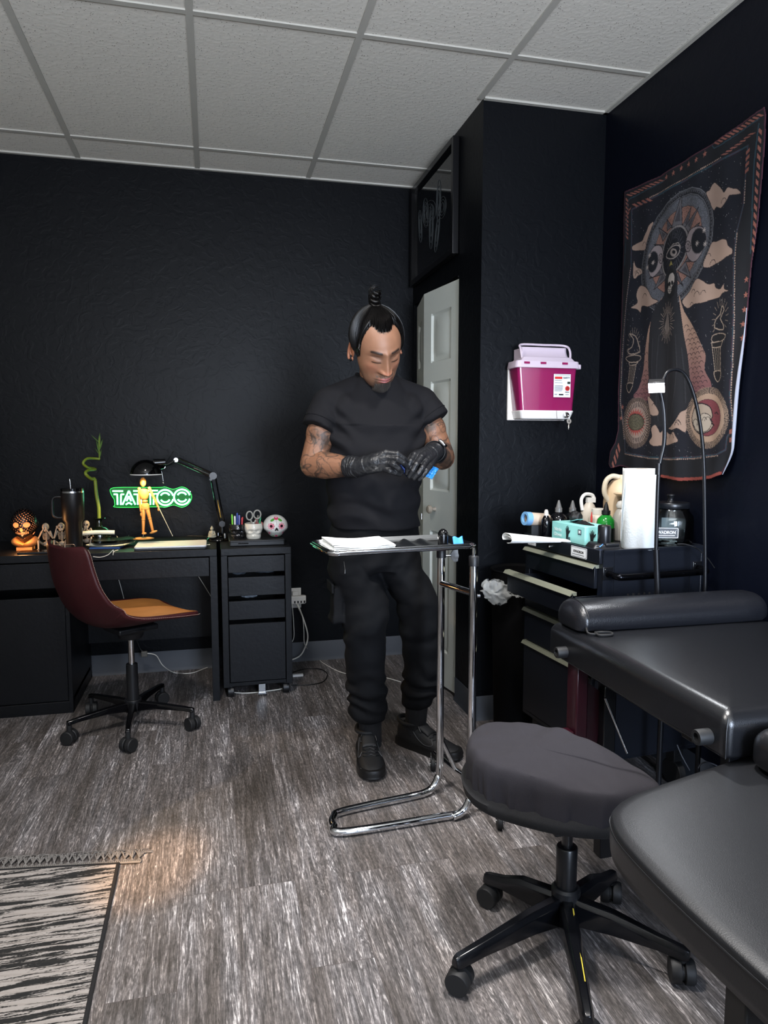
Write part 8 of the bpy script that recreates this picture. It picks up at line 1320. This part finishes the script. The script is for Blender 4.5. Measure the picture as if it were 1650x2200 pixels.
slR, slL = V3((0.393,2.665,1.306)), V3((0.844,2.665,1.335))
for sh, sl in ((shR, slR), (shL, slL)):
    nk_ = Vector((.614+(sh.x-.614)*.36, 2.692, 1.462)); b.cap(nk_, sh+Vector((0, 0, .008)), .050, .066, 24).ell(sh, .069, .072, .070).ell(sh.lerp(Vector((.614, 2.69, 1.33)), .35), .075, .10, .085); b.tube([sh, sh.lerp(sl, .5), sl, sl+(sl-sh).normalized()*.004], [.068, .069, .0675, .0665], 36)
tm_ = baked(b, .0042, 14, .6); tv = getv(tm_); tn = getn(tm_)
for i in range(len(tv)):
    X1, Y1, Z1 = tv[i]; sx = X1-.614; f = 0
    if Z1 < 1.32: f += .011*noise.noise(Vector((X1*7+3, Y1*5, Z1*13)))+.005*noise.noise(Vector((X1*15, Y1*9, Z1*26)))
    u = abs(sx); dg = Z1-1.30-(u-.15)*1.1
    f += .0085*math.sin(dg*85+noise.noise(Vector(tv[i])*9)*3)*math.exp(-((u-.165)/.045)**2)*math.exp(-((Z1-1.27)/.09)**2)
    f += .006*math.sin((Z1-1.02)*62+sx*14+noise.noise(Vector(tv[i])*7)*2.5)*math.exp(-((Z1-1.0)/.10)**2)
    tv[i] += tn[i]*f
tm_.vertices.foreach_set('co', tv.ravel()); tshirt = place(tm_, 't_shirt', tee)
PB('collar', MB().tube([(.617+.074*math.cos(a), 2.688+.068*math.sin(a), 1.508-.016*max(0, -math.sin(a))+.004*abs(math.cos(a))) for a in [2*PI*i/48 for i in range(48)]], .0075, 12, closed=True), tee, tshirt)
for sh, sl in ((shR, slR), (shL, slL)):
    d, u, w = frame(sl-sh); PB('sleeve_hem', MB().tube([sl-d*.024+(u*math.cos(a)+w*math.sin(a))*.0695 for a in [2*PI*i/40 for i in range(40)]], .0011, 6, closed=True), tee, tshirt)
PB('side_tag', MB().box(.7905, .7925, 2.655, 2.668, .955, .978), white_plastic, tshirt)
# --- trousers
pants = mat('black_twill', '090a0d', .8, bump=.3, bscale=900, spec=.2); b = MB()
def loft(b, secs, n=40):
    Vv = [(cx+rx*math.cos(a), cy+ry*math.sin(a), zz_) for zz_, cx, cy, rx, ry in secs for a in [2*PI*i/n for i in range(n)]]
    b.add(Vv, [(k*n+j, k*n+(j+1) % n, (k+1)*n+(j+1) % n, (k+1)*n+j) for k in range(len(secs)-1) for j in range(n)]+[tuple(range(n))[::-1], tuple((len(secs)-1)*n+j for j in range(n))])
loft(b, [(.99, .612, 2.70, .158, .115), (.93, .612, 2.70, .172, .122), (.86, .612, 2.70, .182, .13), (.79, .612, 2.70, .180, .128), (.755, .612, 2.70, .165, .115)])
def leg(P): loft(b, [(p[0][2], p[0][0], p[0][1], p[1], p[2]) for p in P])
leg([((.530, 2.70, .86), .095, .115), ((.528, 2.695, .76), .100, .110), ((0.572,2.685,0.637), .094, .1), ((0.565,2.67,0.53), .086, .095), ((0.568,2.67,0.418), .078, .088), ((0.576,2.68,0.301), .077, .086), ((0.58,2.69,0.221), .076, .084), ((0.578,2.69,0.179), .078, .083), ((0.581,2.69,0.161), .070, .074), ((0.59,2.695,0.145), .045, .05)])
leg([((.697, 2.70, .86), .095, .115), ((.706, 2.70, .76), .100, .112), ((0.788,2.69,0.625), .090, .102), ((0.799,2.69,0.51), .082, .095), ((0.806,2.7,0.411), .078, .09), ((0.809,2.71,0.33), .078, .088), ((0.809,2.72,0.259), .075, .085), ((0.806,2.73,0.212), .072, .08), ((0.8,2.73,0.193), .062, .068), ((0.798,2.735,0.175), .043, .05)])
b.box(.438, .475, 2.645, 2.755, .56, .70); pm_ = baked(b, .0048, 4); pv = getv(pm_); pn = getn(pm_)
for i in range(len(pv)):
    X1, Y1, Z1 = pv[i]; P_ = Vector(pv[i]); f = .010*noise.noise(Vector((X1*9, Y1*9, Z1*7)))+.0035*noise.noise(Vector((X1*20, Y1*14, Z1*24)))
    f += .007*math.sin(Z1*95+noise.noise(P_*11)*4+X1*20)*math.exp(-((Z1-.27)/.085)**2)+.005*math.sin(Z1*60+noise.noise(P_*9)*4-X1*30)*math.exp(-((Z1-.52)/.10)**2)+.004*math.sin(Z1*55-X1*60+noise.noise(P_*8)*3)*math.exp(-((Z1-.76)/.07)**2)
    pv[i] += pn[i]*f
pm_.vertices.foreach_set('co', pv.ravel()); trousers = place(pm_, 'trousers', pants)
PB('zip_pull', MB().cyl((0.476,2.6,0.778), (0.476,2.6,0.764), .0028).tube([(0.471,2.605,0.829), (0.476,2.6,0.778)], .0012, 6), steel, trousers)
PB('pocket_flap', MB().box(.431, .440, 2.64, 2.76, .68, .715), pants, trousers, bevel=.002)
# --- socks and trainers
for an, cz in ((anR, .26), (anL, .29)): PB('sock', MB().lathe([(.043, .0), (.042, cz-an.z+.0), (.043, cz-an.z+.04)], (an.x, an.y, an.z-.02), n=32, cap=False).cap(an, (an.x, an.y, .06), .043, .045).cap(an, an.lerp(knR if an is anR else knL, .45), .043, .050), mat('black_knit', '0e0e11', .9, bump=.4, bscale=500))
upm, slm, grl = mat('black_mesh_upper', '101114', .6, bump=.4, bscale=800), mat('black_sole', '0b0b0d', .5), mat('grey_piping', '4d4f52', .5)
def shoe(heel, toe, lab=None):
    heel, toe = Vector((*heel, 0)), Vector((*toe, 0)); L_ = (toe-heel).length; d = (toe-heel).normalized(); s = Vector((-d.y, d.x, 0))
    A = lambda t, w, z_: heel+d*(t*L_)+s*w+Vector((0, 0, z_)); ts = [0, .03, .08, .16, .26, .36, .46, .56, .66, .76, .86, .93, .975, 1.0]
    W_ = lambda t: float(np.interp(t, [0, .03, .08, .2, .4, .6, .72, .85, .95, 1], [.018, .028, .035, .039, .040, .047, .050, .046, .033, .012])); Ht = lambda t: float(np.interp(t, [0, .05, .15, .3, .42, .55, .7, .85, .95, 1], [.085, .098, .102, .100, .094, .078, .062, .052, .044, .03]))
    n = 20; Vv = []
    for t in ts:
        for i in range(n): a = PI*i/(n-1); Vv.append(A(t, W_(t)*math.copysign(abs(math.cos(a))**.75, math.cos(a)), .022+(Ht(t)-.022)*math.sin(a)**.8))
    u = PB('shoe', MB().add(Vv, [(k*n+j, k*n+j+1, (k+1)*n+j+1, (k+1)*n+j) for k in range(len(ts)-1) for j in range(n-1)]+[tuple(range(n)), tuple((len(ts)-1)*n+j for j in range(n))[::-1]]), upm, smooth=60, sub=1)
    out = [A(t, W_(t)+.006, 0) for t in ts]+[A(t, -W_(t)-.006, 0) for t in reversed(ts)]; out = [p+d*(.006 if (p-heel).dot(d) > L_*.9 else (-.006 if (p-heel).dot(d) < L_*.05 else 0)) for p in out]; cen = (heel+toe)/2; k = len(out); Vv = []
    for sc_k, z_ in ((.96, .001), (1.0, .006), (.985, .014), (1.0, .022), (.97, .034)): Vv += [cen+(p-cen)*sc_k+Vector((0, 0, z_+(.006 if (p-heel).dot(d) > L_*.9 else 0))) for p in out]
    PB('sole', MB().add(Vv, [(r*k+j, r*k+(j+1) % k, (r+1)*k+(j+1) % k, (r+1)*k+j) for r in range(4) for j in range(k)]+[tuple(range(k))[::-1], tuple(4*k+j for j in range(k))]), slm, u, smooth=50)
    surf = lambda t, f_: A(t, W_(t)*math.copysign(abs(math.cos(f_))**.75, math.cos(f_))*1.02, .022+(Ht(t)-.022)*math.sin(f_)**.8*1.03+.001)
    for i in range(6): t = .42+.055*i; PB('lace', MB().tube([surf(t, PI/2-.55+.0), surf(t+.03, PI/2-.25), surf(t+.0, PI/2), surf(t+.03, PI/2+.25), surf(t, PI/2+.55)], .0024, 8), black_plastic, u)
    PB('lace', MB().tube(spl([surf(.40, PI/2), surf(.38, PI/2-.5)+Vector((0, 0, .012)), surf(.45, PI/2-.7)+Vector((0, 0, .004)), surf(.42, PI/2)], 5), .0022, 8).tube(spl([surf(.40, PI/2), surf(.38, PI/2+.5)+Vector((0, 0, .012)), surf(.45, PI/2+.7)+Vector((0, 0, .004)), surf(.42, PI/2)], 5), .0022, 8), black_plastic, u)
    PB('tongue', MB().grid(lambda a_, v: surf(.36+.2*v, PI/2+(a_-.5)*1.1)+Vector((0, 0, .010*(1-v)))-d*.012*(1-v), 8, 6), upm, u, solid=.005)
    for sg in (0, 1):
        g = lambda f_: f_ if sg == 0 else PI-f_
        PB('piping', MB().tube(spl([surf(.30, g(.75)), surf(.42, g(.35)), surf(.55, g(.25)), surf(.66, g(.55)), surf(.62, g(.95))], 6), .0011, 5).tube(spl([surf(.95, g(.5)), surf(.86, g(.32)), surf(.74, g(.12)), surf(.60, g(.08))], 6), .0011, 5), grl, u)
    PB('ankle_collar', MB().tube([A(.20+.19*math.cos(a), .040*math.sin(a), .102+.008*abs(math.cos(a))) for a in [2*PI*i/32 for i in range(32)]], .009, 10, closed=True), upm, u); return u
shoe((.588, 2.775), (.556, 2.470)); shoe((.742, 2.800), (.925, 2.560))
# --- gloved hands
glv = mat('black_nitrile', '18191c', .42, bump=.2, bscale=160, detail=3); GP = lambda t: [Vector(p) for p in t]
def glove(wr, fore, palm, kn, fingers, thumb, name='glove'):
    b = MB(); d = (wr-fore).normalized(); pr = .0
    b.tube([wr-d*.055, wr-d*.05, wr-d*.03, wr-d*.012, wr, wr.lerp(palm, .5)], [.0385, .040, .0375, .0365, .0355, .034], 32); b.cap(wr, palm, .0355, .028, 24)
    for r in range(5): c = wr-d*(.052-.010*r); _, u, w = frame(d); b.tube([c+(u*math.cos(a)+w*math.sin(a))*(.0375+.0012*math.sin(a*7+r))+d*.003*math.sin(a*3+r) for a in [2*PI*i/30 for i in range(30)]], .0024, 8, closed=True)
    for K_ in kn: b.cap(palm, K_, .023, .0125, 16); b.cap(wr, K_, .0335, .0125, 16); b.ell(K_, .0128, .0128, .0128)
    b.ell(palm, .027, .022, .024)
    for F_l in fingers:
        for (a, c), (r0, r1) in zip(zip(F_l, F_l[1:]), ((.0118, .0105), (.0105, .0096), (.0096, .0082))): b.cap(a, c, r0, r1, 16); b.ell(c, r1*1.06, r1*1.06, r1*1.06, n=14, m=10)
    for (a, c), (r0, r1) in zip(zip(thumb, thumb[1:]), ((.018, .0135), (.0135, .0115), (.0115, .0092))): b.cap(a, c, r0, r1, 16)
    m = baked(b, .0019, 3, .4); v = getv(m); nn = getn(m)
    for i in range(len(v)): v[i] += nn[i]*(.0007*noise.noise(Vector(v[i])*150)+.0010*noise.noise(Vector(v[i])*70))
    m.vertices.foreach_set('co', v.ravel()); return place(m, name, glv)
fR = [GP(((0.59,2.425,1.218), (0.626,2.402,1.215), (0.648,2.405,1.201), (0.666,2.42,1.188))), GP(((0.596,2.418,1.2), (0.624,2.393,1.197), (0.646,2.396,1.185), (0.665,2.412,1.17))), GP(((0.593,2.42,1.18), (0.612,2.396,1.178), (0.63,2.4,1.164), (0.647,2.418,1.151))), GP(((0.586,2.43,1.164), (0.602,2.408,1.155), (0.622,2.412,1.148), (0.642,2.425,1.142)))]
gR = glove(wrR, elR, V3((0.557,2.445,1.185)), [f[0] for f in fR], fR, GP(((0.552,2.465,1.199), (0.602,2.475,1.212), (0.638,2.462,1.2), (0.659,2.445,1.183))))
fL = [GP(((0.703,2.45,1.209), (0.681,2.425,1.188), (0.672,2.425,1.167), (0.67,2.435,1.145))), GP(((0.724,2.44,1.202), (0.697,2.41,1.177), (0.685,2.41,1.154), (0.675,2.42,1.134))), GP(((0.745,2.445,1.187), (0.721,2.415,1.165), (0.706,2.412,1.145), (0.693,2.42,1.129))), GP(((0.76,2.455,1.17), (0.74,2.428,1.153), (0.727,2.425,1.138), (0.716,2.432,1.125)))]
gL = glove(wrL, elL, V3((0.752,2.478,1.198)), [f[0] for f in fL], fL, GP(((0.752,2.49,1.211), (0.718,2.482,1.215), (0.693,2.468,1.2), (0.678,2.452,1.184))))
# watch over the left cuff
dw, u, w = frame(wrL-elL); wc_ = wrL-dw*.012; wt_ = thing('t', None, None) if False else None
wb = PB('watch_strap', MB().add(*(lambda V_, F_: (V_, F_))([wc_+dw*h+(u*math.cos(a)+w*math.sin(a))*(.0405+.001*math.cos(2*a)) for h in (-.010, .010) for a in [2*PI*i/40 for i in range(40)]], [(j, (j+1) % 40, 40+(j+1) % 40, 40+j) for j in range(40)])), black_plastic, solid=.003)
cdir = (Vector((0, 0, 1.25))-wc_); cdir -= dw*cdir.dot(dw); cdir = (cdir.normalized()*.45+Vector((.1, -.2, .9)).normalized()*.9); cdir -= dw*cdir.dot(dw); cdir.normalize(); sd = dw.cross(cdir)
Rw = Matrix((dw, sd, cdir)).transposed(); PB('watch_case', MB().obox(wc_+cdir*.044, .019, .0165, .0055, Rw), mat('watch_silver', 'c9c9cc', .12, 1), wb, bevel=.004, seg=3); PB('watch_screen', MB().obox(wc_+cdir*.050, .0165, .014, .0008, Rw), mat('watch_glass', '08080b', .05), wb, bevel=.0006)
# blue machine sleeve and pen in the hands
bs = mat('blue_film', '2f7fc4', .28, var=.35, vscale=70, bump=.8, bscale=60); qa = [Vector(p) for p in ((0.734,2.47,1.138), (0.772,2.462,1.121), (0.81,2.5,1.158), (0.773,2.5,1.174))]
b = MB().grid(lambda u_, v_: (qa[0]*(1-u_)*(1-v_)+qa[1]*u_*(1-v_)+qa[2]*u_*v_+qa[3]*(1-u_)*v_)+Vector((0, -1, 0))*(.006*noise.noise(Vector((u_*5, v_*7, 1)))+.006*math.sin(PI*u_)), 16, 22); tag(b.build('blue_sleeve', bs, solid=.0012), 'crumpled blue plastic sleeve sticking out from behind the gloved left hand', 'sleeve')
t = MB().tube([(0.649,2.44,1.176), (0.661,2.44,1.16), (0.68,2.445,1.136)], [.008, .0105, .009], 16).build('tattoo_pen', mat('dark_blue_metal', '1a2c5c', .3, .5)); tag(t, 'short dark blue tattoo pen held between the gloved fingers', 'tattoo machine')
